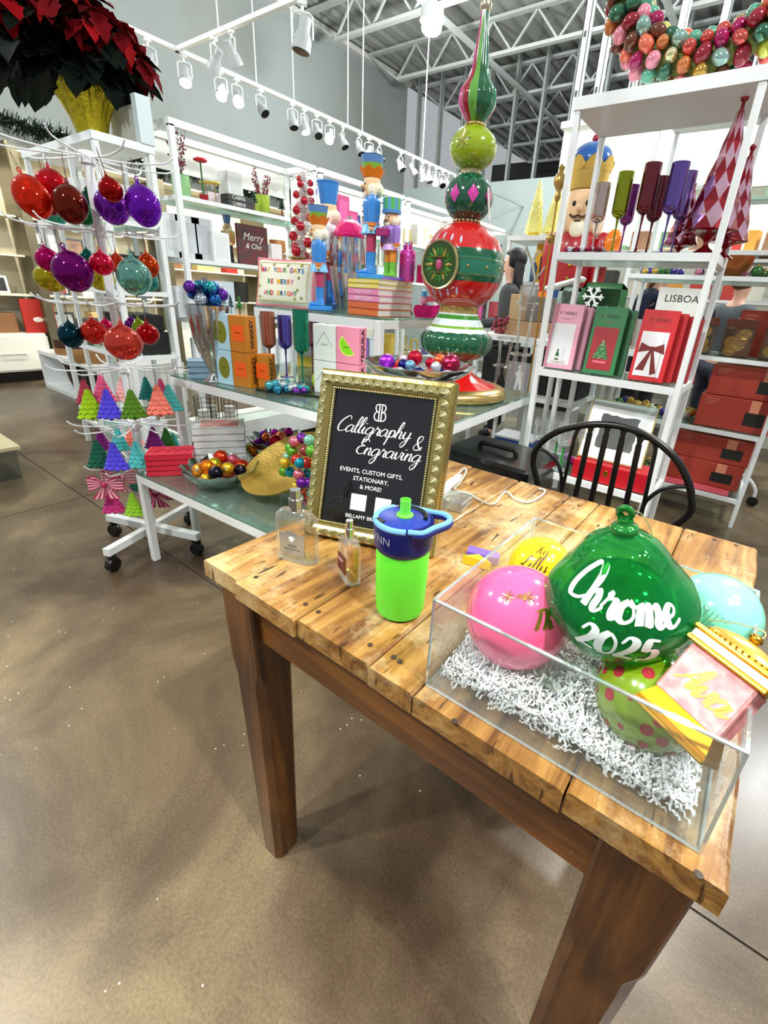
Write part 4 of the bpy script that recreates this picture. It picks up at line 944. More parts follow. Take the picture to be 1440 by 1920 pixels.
def scallop_bowl(loc, r, h, label, n=11):
    t = thing('scalloped_bowl', label, 'bowl', loc); P = crom([(.30, 0), (.36, .04), (.62, .22), (.86, .62), (1.0, 1.0)], 4)
    q = MB(); N = 96; out = []
    for rr, z in P+[(a-.02, b+.006) for a, b in P[::-1]]:
        u = z; ring = []
        for k in range(N):
            a = 2*pi*k/N; wv = max(0, u-.25); s = rr*r*(1+.07*wv*cos(n*a)); out.append((s*cos(a), s*sin(a), z*h*(1+.10*wv*cos(n*a))))
    M_ = len(P)*2
    fs = [(i*N+k, i*N+(k+1) % N, (i+1)*N+(k+1) % N, (i+1)*N+k) for i in range(M_-1) for k in range(N)]+[tuple(range(N))[::-1]]
    q.add(out, fs); q.build('bowl', mat((190, 194, 192), .14, 1, bump=(14, .25)), t, True); return t
p = at(404, 912, z=ZL); BW = Vector((p.x, p.y+.03, ZL)); scallop_bowl(BW, .150, .085, 'silver scalloped bowl full of orange foil ornaments beside the red books')
p2 = at(522, 852, z=ZL); BW2 = Vector((p2.x-.02, p2.y+.02, ZL)); scallop_bowl(BW2, .150, .085, 'silver scalloped bowl of purple and red ornaments behind the gold dish')
def heap(center, r, z0, cols, n, br, where, grp, seed=1, squash=1.0, kinds=('ball',)):
    """loose ornaments in a bowl, each a thing"""
    rnd = random.Random(seed); pts = []; made = []
    protos = {}
    for k in range(n):
        for _ in range(60):
            a = rnd.uniform(0, 2*pi); d = r*sqrt(rnd.random()); rad = rnd.uniform(*br); lay = 0
            x, y = d*cos(a), d*sin(a); z = rad
            for (X, Y, Z_, R_) in pts:
                dd = hypot(x-X, y-Y)
                if dd < rad+R_: z = max(z, Z_+sqrt(max(0, (rad+R_)**2-dd*dd))*.96)
            if z < br[1]*1.9: break
        else: continue
        pts.append((x, y, z, rad)); (col, cn) = cols[k % len(cols)]
        key = cn
        if key not in protos:
            t = thing('ornament_ball', '', 'ornament', (0, 0, 0), group=grp); q = MB(); fl = rnd.random() < .4
            q.ball((0, 0, 0), 1, 16, 12); q.build('ball', mat(col, .12, .75, bump=(5, .2)), t, 'all'); q = MB(); q.lathe([(.18, .95), (.18, 1.14), (.06, 1.16)], 8); q.build('cap', CHROME if k % 2 else GOLD, t, True)
            protos[key] = t; c = t
        else: c = copy_tree(protos[key])
        c.location = (center[0]+x, center[1]+y, z0+z); c.scale = (rad, rad, rad*squash); c.rotation_euler = (rnd.uniform(-1.3, 1.3), rnd.uniform(-1.3, 1.3), rnd.uniform(0, 6))
        made.append((c, cn))
    made.sort(key=lambda m: Vector(m[0].location).dot(R3))
    for i, (c, cn) in enumerate(made): c['label'] = '%s ornament, %s from the left, %s' % (cn, ORD[i], where)
heap(BW, .095, ZL+.030, [((255, 140, 20), 'orange foil'), ((246, 190, 40), 'golden foil'), ((220, 60, 30), 'dark orange'), ((250, 170, 60), 'amber'), ((200, 190, 40), 'yellow'), ((30, 24, 40), 'dark plum'), ((240, 120, 150), 'rose')], 20, (.022, .036), 'in the silver bowl beside the red books', 'foil ornaments in the front silver bowl', 4)
heap(BW2, .10, ZL+.030, [((190, 20, 160), 'magenta'), ((214, 30, 50), 'red'), ((120, 30, 160), 'violet'), ((250, 120, 60), 'orange'), ((220, 180, 210), 'pale pink')], 16, (.022, .034), 'in the silver bowl behind the gold dish', 'ornaments in the rear silver bowl', 9)
heap(BW2+Vector((-.05, -.17, 0)), .05, ZL, [((250, 130, 40), 'orange'), ((240, 190, 60), 'gold'), ((220, 40, 60), 'crimson')], 6, (.018, .026), 'in the little pile between the silver bowls', 'loose ornaments between the bowls', 12)
p = at(520, 928, z=ZL); G0 = Vector((p.x, p.y+.10, ZL))
t = thing('gold_dish', 'wide shallow matte gold dish tipped up behind the perfume bottles', 'dish', G0, rot=(radians(22), radians(-14), .3), scale=1.15); P = crom([(.06, .012), (.10, .014), (.15, .034), (.178, .062), (.176, .066), (.145, .040), (.09, .020), (0, .018)], 3)
q = MB(); q.lathe(P, 56); q.build('dish', mat((222, 184, 92), .34, .55, bump=(160, .4)), t, True); q = MB(); q.lathe([(.05, 0), (.06, .014)], 24); q.build('foot', GOLD, t, True)
t.location.z += .062
# bead garland heaped over the dish
BC = [((30, 160, 180), 'teal'), ((120, 40, 160), 'purple'), ((216, 60, 50), 'red'), ((110, 190, 60), 'green'), ((230, 190, 50), 'gold'), ((150, 220, 190), 'mint'), ((230, 120, 140), 'pink')]
t = thing('bead_garland', 'heaped garland of shiny multicoloured beads behind the left side of the sign frame', 'garland', (0, 0, 0))
pb = [(562, 868), (548, 846), (572, 845), (556, 862), (580, 826), (566, 822), (534, 868), (545, 885), (533, 884), (560, 890), (575, 868), (540, 858), (566, 905), (556, 912), (575, 888), (584, 846), (552, 828), (570, 925), (560, 935), (580, 905), (588, 870), (586, 925), (545, 840), (578, 940)]
base = None
for k, (px, py) in enumerate(pb):
    c = at(px, py, Y=.98+.02*(k % 3)); c.z = max(c.z, ZL+.02)
    if base is None: q = MB(); q.ball((0, 0, 0), .020, 14, 10); base = q.build('bead', mat(BC[0][0], .12, .7), t, 'all', loc=c); o = base
    else: o = copy_tree(base, t, {'bead': mat(BC[(k*3) % 7][0], .12, .7)}, loc=c)
q = MB(); q.tube([at(px, py, Y=1.0) for px, py in pb], .0016, 4); q.build('string', GOLD, t)

# middle table goods
def fluted_vase(name, label, loc, r0, r1, r2, h, m, n=18, cat='vase', foot=True):
    t = thing(name, label, cat, loc); q = MB()
    P = crom([(r0, 0), (r0*.95, h*.03), (r0*.45, h*.10), (r0*.5, h*.18), (r1, h*.5), (r2, h)] if foot else [(r0, 0), (r1, h*.5), (r2, h)], 4)
    q.open_lathe(P+[(r2-.003, h), (r1*.9, h*.5), (.004, h*.15)], 72, flute=lambda a, u: 1+.03*cos(n*a)); q.lathe([(r0, 0), (r0*.9, .004)], 32); q.build('vase', m, t, True); return t
SILV = mat((200, 202, 204), .12, 1, bump=(12, .2)); 
p = at(392, 716, z=ZM); fluted_vase('silver_vase', 'tall silver ribbed pedestal vase left of the spirit-themed boxes', (p.x, p.y+.03, ZM), .048, .062, .082, .31, SILV)
vt = Vector((p.x, p.y+.03, ZM+.31))
def tinsel(name, label, c, R_, cols, n, seed, cat='garland', flat=1):
    t = thing(name, label, cat, c); rnd = random.Random(seed); q = MB()
    for k in range(n):
        a = rnd.uniform(0, 2*pi); e = math.asin(rnd.uniform(-.3 if flat == 1 else -.6, 1)); d = Vector((cos(e)*cos(a), cos(e)*sin(a), sin(e)*flat)); r = R_*rnd.uniform(.75, 1.2); s = Vector((-sin(a), cos(a), 0))*.004
        q.k = k % len(cols); q.add([d*r*.3-s, d*r*.3+s, d*r], [(0, 1, 2)])
    o = q.build('tinsel', [mat(c_, .2, .85) for c_ in cols], t); o['kind'] = 'stuff'
    for k in range(12):
        a = 2*pi*k/7; q = MB(); q.ball((R_*(.60 if k < 7 else .28)*cos(a), R_*(.60 if k < 7 else .28)*sin(a), R_*(.15+.22*(k % 3) if k < 7 else .62)*flat), R_*.25, 12, 8); q.build('bauble', mat(cols[k % len(cols)], .12, .8), t, 'all')
    return t
tinsel('tinsel_cluster', 'cluster of blue, purple and silver tinsel baubles filling the ribbed silver vase', vt+Vector((0, 0, .005)), .10, [(40, 110, 190), (120, 60, 180), (200, 210, 220), (60, 190, 190)], 700, 3, 'ornament')
p = at(368, 707, z=ZM); book_stack('in the small blue stack on the middle table', (p.x+.015, p.y+.05, ZM), 1.0, .155, .115, [((150, 184, 206), 'pale blue')]*3, .0245, (218, 230, 236), jit=.04)
def spirit_box(kind, loc, rz, label, w=.115, d=.055, h=.140):
    cols = {'gin': ((186, 222, 236), (128, 128, 26)), 'whiskey': ((206, 126, 28), (255, 96, 10)), 'vodka': ((240, 244, 236), (150, 170, 160)), 'tequila': ((246, 150, 176), (140, 226, 20))}[kind]
    t = carton('gift_book', label, 'book', loc, rz, w, d, h, cols[0], 'cocktail gift books'); y = -d/2
    M = plane_M((-.0, y-.0012, h/2), (1, 0, 0), (0, 0, 1)); ink = mat((30, 20, 16), .5)
    if kind == 'gin': q = MB(); q.prism([(.030*cos(a), .044*sin(a)) for a in [2*pi*k/32 for k in range(32)]], plane_M((0, y, h/2), (1, 0, 0), (0, 0, 1)), .001); q.build('olive_oval', mat(cols[1], .5), t); lettering(t, 'GIN', .009, M, ink)
    if kind == 'whiskey':
        panel(t, 'orange_square', -.030, .030, h*.30, h*.74, y, cols[1]); lettering(t, 'WHISKEY', .007, M@Matrix.Translation((0, .004, 0)), ink)
    if kind == 'vodka':
        q = MB(); q.bar((-.04, y-.0005, h*.42), (0, y-.0005, h*.80), .0016, .001); q.bar((.04, y-.0005, h*.42), (0, y-.0005, h*.80), .0016, .001); q.build('chevron', mat((120, 140, 150), .5), t); lettering(t, 'VODKA', .009, M@Matrix.Translation((0, -.006, 0)), mat((110, 130, 30), .5))
    if kind == 'tequila':
        arc = lambda r: [(r*cos(a), r*sin(a)) for a in [radians(-228)+pi*k/24 for k in range(25)]]
        q = MB(); q.prism(arc(.042), plane_M((.004, y, h*.52), (1, 0, 0), (0, 0, 1)), .0008); q.build('lime_rind', mat((236, 250, 120), .5), t)
        q = MB(); q.prism(arc(.036), plane_M((.004, y-.0009, h*.52), (1, 0, 0), (0, 0, 1)), .0008); q.build('lime_wedge', mat(cols[1], .5), t); lettering(t, 'TEQUILA', .007, M@Matrix.Translation((0, -.006, .0012)), ink)
    if kind in ('whiskey', 'tequila'): lettering(t, kind.upper(), .030 if kind == 'tequila' else .026, plane_M((w/2+.0008, 0, h/2), (0, 0, 1), (0, -1, 0)), ink, bold=.0006)
    return t
rz = .18; e1 = Vector((cos(rz), sin(rz), 0)); e2 = Vector((-sin(rz), cos(rz), 0))
b0 = at(408, 718, z=ZM); 
for lv in range(2):
    nm = ('lower', 'upper')[lv]; zz = ZM+lv*.142
    c = b0+e1*.046+e2*.030; spirit_box('gin', (c.x, c.y, zz), rz, '%s pale blue gift book with an olive oval, titled GIN' % nm, w=.088)
    c = b0+e1*.139+e2*.030; spirit_box('whiskey', (c.x, c.y, zz), rz, '%s orange gift book titled WHISKEY next to the blue one' % nm, w=.094)
c = b0+e1*.222+e2*.062; spirit_box('whiskey', (c.x, c.y, ZM), rz+.05, 'orange WHISKEY gift book set back to the right of the stacks', w=.05)
b1 = at(588, 738, z=ZM)
for lv in range(2):
    zz = ZM+lv*.138; nm = ('lower', 'upper')[lv]
    c = b1+e1*.056+e2*.030; spirit_box('vodka', (c.x, c.y, zz), rz, '%s white gift book with a chevron, titled VODKA' % nm, w=.108, h=.136)
    c = b1+e1*.164+e2*.030; spirit_box('tequila', (c.x, c.y, zz), rz, '%s pink gift book with a lime wedge, titled TEQUILA' % nm, w=.104, h=.136)
def flute_glass(loc, col, label, h=.27, r=.027, hb=.15, ribs=12, grp=None, dark=False):
    m = mat(col, .10, .85, coat=.6, bump=(24, .15)) if not dark else mat(col, .1, .75, coat=1)
    t = thing('flute_glass', label, 'glass', loc, group=grp); q = MB(); zs = h-hb
    q.open_lathe([(.006, zs-.004), (.018, zs+.003), (r*.96, zs+.014), (r, zs+.03), (r, h), (r-.0015, h), (r-.002, zs+.03), (.004, zs+.01)], 48, flute=lambda a, u: 1+.03*cos(ribs*a)); q.build('bowl', m, t, True)
    q = MB(); q.lathe([(.032, 0), (.032, .002), (.006, .006), (.0035, .02), (.0032, zs*.7), (.006, zs)], 24); q.build('stem_and_foot', m, t, True); return t
FG = 'ribbed coloured flutes on the middle table'
p = at(545, 738, z=ZM); t = thing('mirror_tray', 'dark square mirror tray under the coloured flutes', 'tray', (p.x-.03, p.y+.09, ZM), .4); q = MB(); q.bevbox((0, 0, .005), (.30, .24, .009), .002); q.build('plate', mat((40, 58, 44), .05, .6), t); q = MB(); q.bevbox((0, 0, .0005), (.305, .245, .003), .001); q.build('rim', mat((60, 44, 30), .4), t)
for px, py, col, nm, h in ((503, 712, (190, 110, 84), 'copper-coloured', .285), (533, 708, (96, 86, 190), 'violet', .27), (563, 733, (6, 140, 106), 'emerald green', .31), (582, 706, (150, 96, 120), 'mauve', .29)):
    p = at(px, py, z=ZM+.01); flute_glass((p.x, p.y+.015, ZM+.011), col, nm+' ribbed flute glass on the mirror tray', h, grp=FG, r=.030, hb=h*.52)
p = at(520, 732, z=ZM+.012); tinsel('tinsel_garland', 'blue and silver tinsel garland lying round the flute stems', (p.x-.02, p.y+.03, ZM+.014), .075, [(60, 150, 180), (214, 224, 228), (100, 200, 210)], 360, 8, flat=.35)
p = at(545, 733, z=ZM+.012); tinsel('tinsel_garland', 'smaller purple and teal tinsel garland beside the green flute', (p.x+.01, p.y+.03, ZM+.014), .055, [(140, 70, 190), (70, 180, 190), (220, 226, 230)], 240, 11, flat=.35)
p = at(580, 735, z=ZM); t = thing('glass_egg', 'lime yellow egg ornament between the green flute and the white box', 'ornament', (p.x+.01, p.y+.05, ZM)); q = MB(); q.ball((0, 0, .045), (.034, .034, .045), 20, 14); q.build('egg', mat((206, 230, 50), .2, coat=.6), t, 'all'); q = MB(); q.lathe([(.006, .088), (.006, .095)], 8); q.build('cap', GOLD, t)
carton('carton', 'yellow and silver packaged carton standing behind the violet flute', 'box', (at(545, 690, z=ZM).x, at(545, 690, z=ZM).y+.12, ZM), .4, .10, .06, .19, (206, 180, 60)); 
t = bpy.data.objects[[o.name for o in bpy.data.objects if o.name.startswith('carton')][-1]]; panel(t, 'silver_label', -.045, .045, .06, .12, -.031, (190, 192, 194))
# pedestal bowl
rc = at(786, 682, z=1.058); t = thing('pedestal_bowl', 'silver pedestal bowl of glass ornaments in front of the finial tower', 'bowl', (rc.x, rc.y, ZM)); hB = 1.058-ZM
q = MB(); q.lathe(crom([(.07, 0), (.065, .006), (.02, .02), (.012, .05), (.013, hB*.45), (.03, hB*.58), (.09, hB*.72), (.150, hB*.9), (.172, hB), (.172, hB+.003), (.168, hB+.003), (.14, hB*.93), (.06, hB*.78), (0, hB*.74)], 3), 56); q.build('bowl', SILV, t, True)
heap((rc.x, rc.y, 0), .115, 1.058-.050, [((24, 26, 96), 'navy'), ((190, 20, 50), 'ruby red'), ((222, 200, 220), 'clear pink'), ((150, 40, 190), 'purple'), ((240, 90, 50), 'orange'), ((200, 206, 214), 'silver'), ((110, 170, 200), 'pale blue'), ((150, 24, 60), 'crimson')], 24, (.015, .030), 'in the pedestal bowl by the tower', 'ornaments in the pedestal bowl', 21)
# clear glass candle stands right of the tower
CG = clear((250, 250, 250), .9, .12, .03, 'clear_blown_glass', (236, 236, 232))
for i, (px, py, hh, lab) in enumerate(((962, 738, .40, 'tall clear twisted-leg glass vase stand right of the finial tower'), (934, 728, .24, 'shorter clear twisted-leg glass stand beside the tall one'))):
    p = at(px, py, z=ZM); t = thing('glass_stand', lab, 'vase', (p.x, p.y+.02, ZM), .3)
    for k in range(4):
        a = pi/4+k*pi/2; q = MB(); q.tube([(.045*cos(a), .045*sin(a), 0), (.030*cos(a+.5), .030*sin(a+.5), hh*.3), (.030*cos(a+.2), .030*sin(a+.2), hh*.6), (.042*cos(a), .042*sin(a), hh)], .0055, 8); q.build('leg', CG, t, True)
    for z in (hh*.45, hh): q = MB(); q.tube([(.044*cos(a), .044*sin(a), z) for a in [2*pi*k/20 for k in range(20)]], .005, 6, True); q.build('ring', CG, t, True)
    if i == 0:
        q = MB(); q.open_lathe([(.03, hh-.03), (.036, hh+.0), (.040, hh+.07), (.038, hh+.07), (.03, hh)], 24, flute=lambda a, u: 1+.05*cos(8*a)); q.build('cup', CG, t, True)
        BRS = mat((170, 166, 154), .5); q = MB(); q.tube([(.0, 0, hh), (.015, .01, hh+.10), (-.01, .01, hh+.17), (-.04, .0, hh+.22)], .006, 6); q.tube([(.012, .01, hh+.09), (.04, .01, hh+.13), (.05, .01, hh+.15)], .004, 6); q.tube([(-.01, .01, hh+.17), (.02, .01, hh+.21)], .004, 6); q.build('coral_branch', BRS, t, True)

# highest table: pillow, nutcrackers, book pile
def pillow():
    pl = at(478, 574, Y=1.52); pr = at(572, 578, Y=1.56); c = (pl+pr)/2; w_ = (pr-pl).length*1.02; h_ = .215
    t = thing('pillow', 'cream lettered pillow with pink trim reading MAY YOUR DAYS BE MERRY AND BRIGHT', 'pillow', (c.x, 1.57, ZU), rot=(radians(-10), 0, .22)); n = 20; q = MB(); vs = []
    for s in (-1, 1):
        for j in range(n+1):
            for i in range(n+1):
                u, v = i/n*2-1, j/n*2-1; th = .034*((1-u**4)*(1-v**4))**.5
                pu = u*(1-.05*(1-v*v)) if True else u; pv = v*(1-.06*(1-u*u))
                vs.append((pu*w_/2, s*th, h_/2+pv*h_/2))
    k = (n+1)**2; fs = []
    for s in (0, 1):
        for j in range(n):
            for i in range(n):
                a = s*k+j*(n+1)+i; f = (a, a+1, a+n+2, a+n+1); fs.append(f if s == 0 else f[::-1])
    q.add(vs, fs); q.build('cushion', mat((250, 246, 222), .9, bump=(120, .2)), t, 'all')
    q = MB(); R_ = [(u*w_/2*(1-.05*(1-v*v)), 0, h_/2+v*h_/2*(1-.06*(1-u*u))) for u, v in [(-1+2*i/10, -1) for i in range(10)]+[(1, -1+2*i/10) for i in range(10)]+[(1-2*i/10, 1) for i in range(10)]+[(-1, 1-2*i/10) for i in range(10)]]
    q.tube(R_, .007, 6, True); q.build('pink_trim', mat((246, 150, 160), .8), t, True)
    def fn(u, v): uu, vv = u/(w_/2), v/(h_/2); return Vector((u*(1-.05*(1-vv*vv)), -.0345*((1-min(1, abs(uu))**4)*(1-min(1, abs(vv))**4))**.5-.001, h_/2+v))
    PC = [(214, 50, 60), (236, 120, 40), (240, 180, 30), (60, 160, 90), (40, 130, 190), (150, 60, 150), (240, 110, 150), (30, 60, 120)]
    for row, (s, z) in enumerate((('MAY YOUR DAYS', .052), ('BE MERRY', .0), ('AND BRIGHT', -.052))):
        x = -len(s)*.0095
        for k_, ch in enumerate(s):
            if ch != ' ': lettering(t, ch, .030, None, mat(PC[(k_*5+row*3) % 8], .8), (lambda u, v, x=x, z=z: fn(u+x, v+z)), bold=.0008, name='letter')
            x += .0205
    q = MB()
    for u0, v0, u1, v1 in ((.88, -.8, .88, .8), (-.93, -.8, .88, -.8), (-.93, .8, .88, .8), (-.93, -.8, -.93, .8)):
        q.tube([fn((u0+(u1-u0)*i/8)*w_/2, (v0+(v1-v0)*i/8)*h_/2) for i in range(9)], .0012, 4)
    q.build('gold_border', mat((206, 180, 60), .6), t)
    q = MB()
    for u0, v0 in ((-.8, .66), (-.3, .72), (.2, .7), (.66, .72), (.62, .2), (.6, -.3), (.72, -.62), (.5, -.68), (-.84, -.2), (-.8, -.66)):
        for k_ in range(4): a = k_*pi/4; q.tube([fn(u0*w_/2+.008*cos(a), v0*h_/2+.008*sin(a)), fn(u0*w_/2-.008*cos(a), v0*h_/2-.008*sin(a))], .001, 4)
    q.build('gold_stars', mat((170, 160, 50), .6), t)
pillow()
WX = 1.22
def nutcracker(loc, rz, H, label, coat, legs, boots, hat, hatcol, basec, style='soldier', hold=None):
    """stacked turned-wood soldier, local front is -y; unit height 1 scaled by H"""
    t = thing('nutcracker', label, 'nutcracker', loc, rz, 'nutcrackers', scale=(H*WX, H*WX, H)); SK = mat((250, 206, 158), .5); cm = mat(coat, .3, coat=.4); WHm = mat((250, 240, 214), .85, bump=(60, .6))
    def L(n, prof, m, sq=1, c=(0, 0, 0), N=20): q = MB(); q.lathe(prof, N, squash=sq, c=c); return q.build(n, m, t, True)
    q = MB(); q.bevbox((0, 0, .022), (.20, .20, .044), .006); q.build('base', mat(basec, .3, coat=.3), t)
    for s in (-1, 1):
        q = MB(); q.lathe(crom([(.040, .05), (.036, .08), (.030, .13), (.034, .215), (.036, .225)], 3), 14, c=(s*.040, 0, 0)); q.ball((s*.042, -.035, .058), (.034, .060, .026), 12, 8); q.build('boot', mat(boots, .35, bump=(40, .3)), t, True)
        q = MB(); q.lathe([(.030, .222), (.033, .38)], 14, c=(s*.036, 0, 0)); q.build('leg', mat(legs, .4), t, True)
        q = MB(); q.lathe(crom([(.024, .43), (.028, .50), (.030, .60), (.022, .655), (0, .665)], 3), 12, c=(s*.098, -.01, 0)); a = q.build('arm', cm, t, True)
        q = MB(); q.lathe([(.029, .425), (.029, .450)], 12, c=(s*.098, -.01, 0)); q.build('cuff', mat((240, 130, 40), .4), a, True)
        q = MB(); q.ball((s*.098, -.014, .408), (.020, .020, .024), 10, 8); q.build('hand', SK, a, 'all')
    L('tunic_skirt', crom([(.092, .37), (.086, .39), (.070, .45)], 3), mat([min(255, int(c*1.0+60)) for c in coat], .3, bump=(50, .2)), .85)
    L('belt', [(.074, .445), (.074, .462)], mat((196, 170, 190), .3, .4), .85)
    L('torso', crom([(.070, .46), (.078, .54), (.080, .62), (.058, .66), (.03, .67)], 3), cm, .8)
    q = MB()
    for k in range(3): q.ball((0, -.064, .50+.045*k), .008, 8, 6)
    q.build('buttons', GOLD, t, True)
    q = MB(); q.lathe(crom([(.036, .655), (.056, .675), (.062, .73), (.060, .79), (.055, .80)], 3), 20, squash=.95); q.ball((0, -.066, .735), (.012, .018, .014), 8, 6)
    hd = q.build('head', SK, t, True)
    q = MB()
    for s in (-1, 1): q.ball((s*.024, -.055, .752), (.008, .006, .009), 8, 6)
    q.build('eyes', mat((30, 24, 24), .3), hd, True)
    q = MB()
    for s in (-1, 1): q.tube(crom([(0, -.068, .712), (s*.018, -.066, .706), (s*.032, -.058, .716)], 3), [.006]*3+[.004]*3+[.002], 6) if False else q.tube(crom([(0, -.068, .712), (s*.018, -.066, .706), (s*.032, -.058, .716)], 3), .0045, 6)
    q.tube([(-.012, -.064, .695), (.012, -.064, .695)], .0035, 6); q.build('moustache', mat((90, 60, 40), .6) if style != 'white' else WHm, hd, True)
    q = MB(); q.ball((.0, .03, .715), (.078, .055, .062), 14, 10)
    for s in (-1, 1): q.ball((s*.062, -.005, .70), (.024, .036, .055), 10, 8)
    q.build('white_hair', WHm, hd, 'all')
    q = MB(); q.ball((0, -.046, .672), (.030, .022, .036), 10, 8); q.build('beard', WHm, hd, 'all')
    if hat == 'crown':
        for z0, z1, r0, r1, cc in ((.86, .905, .066, .072, (130, 180, 60)), (.905, .965, .072, .082, (96, 140, 200))): L('hat_band', [(r0, z0), (r1, z1)]+([(r1+.003, z1), (0, z1)] if z1 > .95 else []), mat(cc, .35))
        q = MB(); n = 32; vs = []
        for k in range(n): a = 2*pi*k/n; vs += [(.060*cos(a), .060*sin(a), .80), (.082*cos(a)*(1+.12*abs(sin(3.5*a))), .082*sin(a)*(1+.12*abs(sin(3.5*a))), .845+.035*abs(sin(3.5*a)))]
        q.add(vs, [(2*k, 2*((k+1) % n), 2*((k+1) % n)+1, 2*k+1) for k in range(n)]); q.lathe([(.058, .80), (.066, .862)], 20); q.build('petal_crown', mat((240, 128, 24), .35), t)
    elif hat == 'bucket':
        L('bucket_hat', [(.052, .80), (.074, .955), (.078, .955), (.078, .965), (0, .962)], mat(hatcol, .3, coat=.4)); q = MB(); q.tube([(.062*cos(a), -.074+.004*sin(a), .90+.03*sin(a)) for a in [radians(x) for x in range(190, 351, 16)]], .004, 6); q.build('handle', mat((150, 200, 250), .3), t, True)
    elif hat == 'stripe':
        q = MB(); n = 32; vs = []
        for z, r in ((.83, .080), (.97, .082)):
            for k in range(n): a = 2*pi*k/n; vs.append((r*cos(a), r*sin(a), z))
        q.v = vs
        for k in range(n): q.f.append((k, (k+1) % n, n+(k+1) % n, n+k)); q.m.append((k//2) % 2)
        q.f.append(tuple(range(n, 2*n))); q.m.append(0); q.build('striped_hat', [mat((96, 190, 90), .4), mat((96, 170, 206), .4)], t, True)
        L('hat_brim', [(.084, .80), (.086, .835), (.080, .84)], mat((92, 150, 214), .4))
    elif hat == 'king':
        L('gold_band', [(.062, .80), (.074, .86)], mat((214, 176, 90), .3, .7)); q = MB(); n = 32; vs = []
        for k in range(n): a = 2*pi*k/n; zz = abs(sin(4*a)); vs += [(.074*cos(a), .074*sin(a), .855), (.082*cos(a), .082*sin(a), .872+.028*zz)]
        q.add(vs, [(2*k, 2*((k+1) % n), 2*((k+1) % n)+1, 2*k+1) for k in range(n)]); q.build('crown_points', mat((220, 180, 90), .3, .7), t)
        q = MB(); q.ball((0, 0, .892), (.074, .074, .060), 20, 12); q.build('blue_cap', mat((30, 92, 170), .2, coat=.8), t, 'all'); q = MB(); q.ball((0, 0, .962), .012, 8, 6); q.build('knob', mat((160, 30, 60), .3), t, 'all')
    if hold == 'gift': q = MB(); q.bevbox((-.02, -.105, .57), (.105, .07, .09), .006, Matrix.Rotation(.3, 4, 'Z')); q.build('gift_box', mat((176, 50, 120), .35), t)
    return t
BL = (56, 140, 220)
p = at(600, 576, Y=1.60); nutcracker((p.x, 1.60, ZU), -.7, .44, 'blue-coated nutcracker with an orange petal crown, between pillow and book pile', BL, (190, 60, 100), BL, 'crown', None, (60, 150, 230))
p = at(615, 330, Y=1.86); nutcracker((p.x, 1.86, ZU), -.75, .60, 'nutcracker with a blue bucket hat standing behind the crowned one', (226, 226, 232), (190, 60, 100), BL, 'bucket', BL, (60, 150, 230), 'white')
bp = Vector((-1.43, 1.66, ZU))
zt = book_stack('in the pile on the highest glass table', bp, -.05, .18, .22, [((228, 112, 56), 'orange'), ((222, 108, 66), 'dull orange'), ((244, 150, 190), 'pink'), ((240, 140, 186), 'rose pink'), ((246, 226, 110), 'yellow'), ((244, 220, 100), 'pale yellow')], [.027, .027, .025, .025, .018, .018], (238, 232, 226), ['', '', 'SWEET TOOTH', 'SWEET TOOTH', 'MARGARITA TIME', 'MARGARITA TIME'], jit=.03)
nutcracker((bp.x-.045, bp.y-.02, zt), -.7, .465, 'tallest blue-coated nutcracker with an orange crown standing on the book pile', BL, (190, 60, 100), BL, 'crown', None, (60, 150, 230))
nutcracker((bp.x+.030, bp.y+.02, zt), -.2, .32, 'short nutcracker in a green and blue striped hat holding a purple gift on the books', (170, 130, 220), (240, 150, 50), (120, 200, 70), 'stripe', None, (130, 110, 210), 'soldier', 'gift').scale = (.46, .46, .315)
p = at(655, 520, Y=1.86); fluted_vase('silver_vase', 'silver ribbed vase behind the book pile, holding a magenta glitter ball', (p.x, 1.86, ZU), .06, .095, .090, .33, SILV, foot=False)
t = thing('glitter_ball', 'magenta glitter ball heaped in the silver ribbed vase', 'ornament', (p.x, 1.86, ZU+.345)); q = MB(); q.ball((0, 0, 0), (.075, .075, .07), 24, 16); q.build('ball', mat((222, 20, 110), .3, .5, bump=(120, .9)), t, 'all'); q = MB(); q.lathe([(.012, .068), (.012, .08)], 8); q.build('cap', CHROME, t)
for k, (dx, nm, cc) in enumerate(((.02, 'left', (206, 60, 170)), (.10, 'right', (230, 90, 190)))):
    t = thing('glitter_bottle', 'tall magenta glitter bottle, %s of the two behind the striped nutcracker' % nm, 'bottle', (bp.x+.050+dx*.5, bp.y+.085-.02*k, zt), scale=.72); q = MB(); q.lathe([(.032, 0), (.034, .01), (.034, .15), (.028, .17), (.012, .18), (.012, .20), (0, .20)], 20); q.build('bottle', mat(cc, .15, .7, bump=(60, .4)), t, True); q = MB(); q.lathe([(.013, .198), (.013, .215), (0, .217)], 12); q.build('stopper', CHROME, t)
p = at(782, 580, Y=1.80); t = thing('glitter_sleigh', 'magenta glitter sleigh ornament with a small figure at the right corner of the highest table', 'ornament', (-1.345, 1.90, ZU), .3)
q = MB(); q.prism(crom([(-.05, 0), (.035, 0), (.055, .03), (.075, .062), (.045, .055), (-.02, .052), (-.055, .05), (-.06, .02)], 2), plane_M((0, -.025, 0), (1, 0, 0), (0, 0, 1)), -.05); q.build('sleigh', mat((222, 16, 130), .3, .5, bump=(150, .9)), t)
q = MB(); q.ball((-.02, 0, .075), (.020, .018, .024), 12, 8); q.build('figure_body', mat((226, 170, 200), .4), t, 'all'); q = MB(); q.bar((0, 0, .080), (.05, 0, .085), .024); q.build('pink_parcel', mat((232, 90, 110), .4), t); q = MB(); q.lathe([(.018, .09), (.012, .115), (0, .12)], 12, c=(-.02, 0, 0)); q.build('blue_cap', mat((80, 170, 220), .4), t, True)
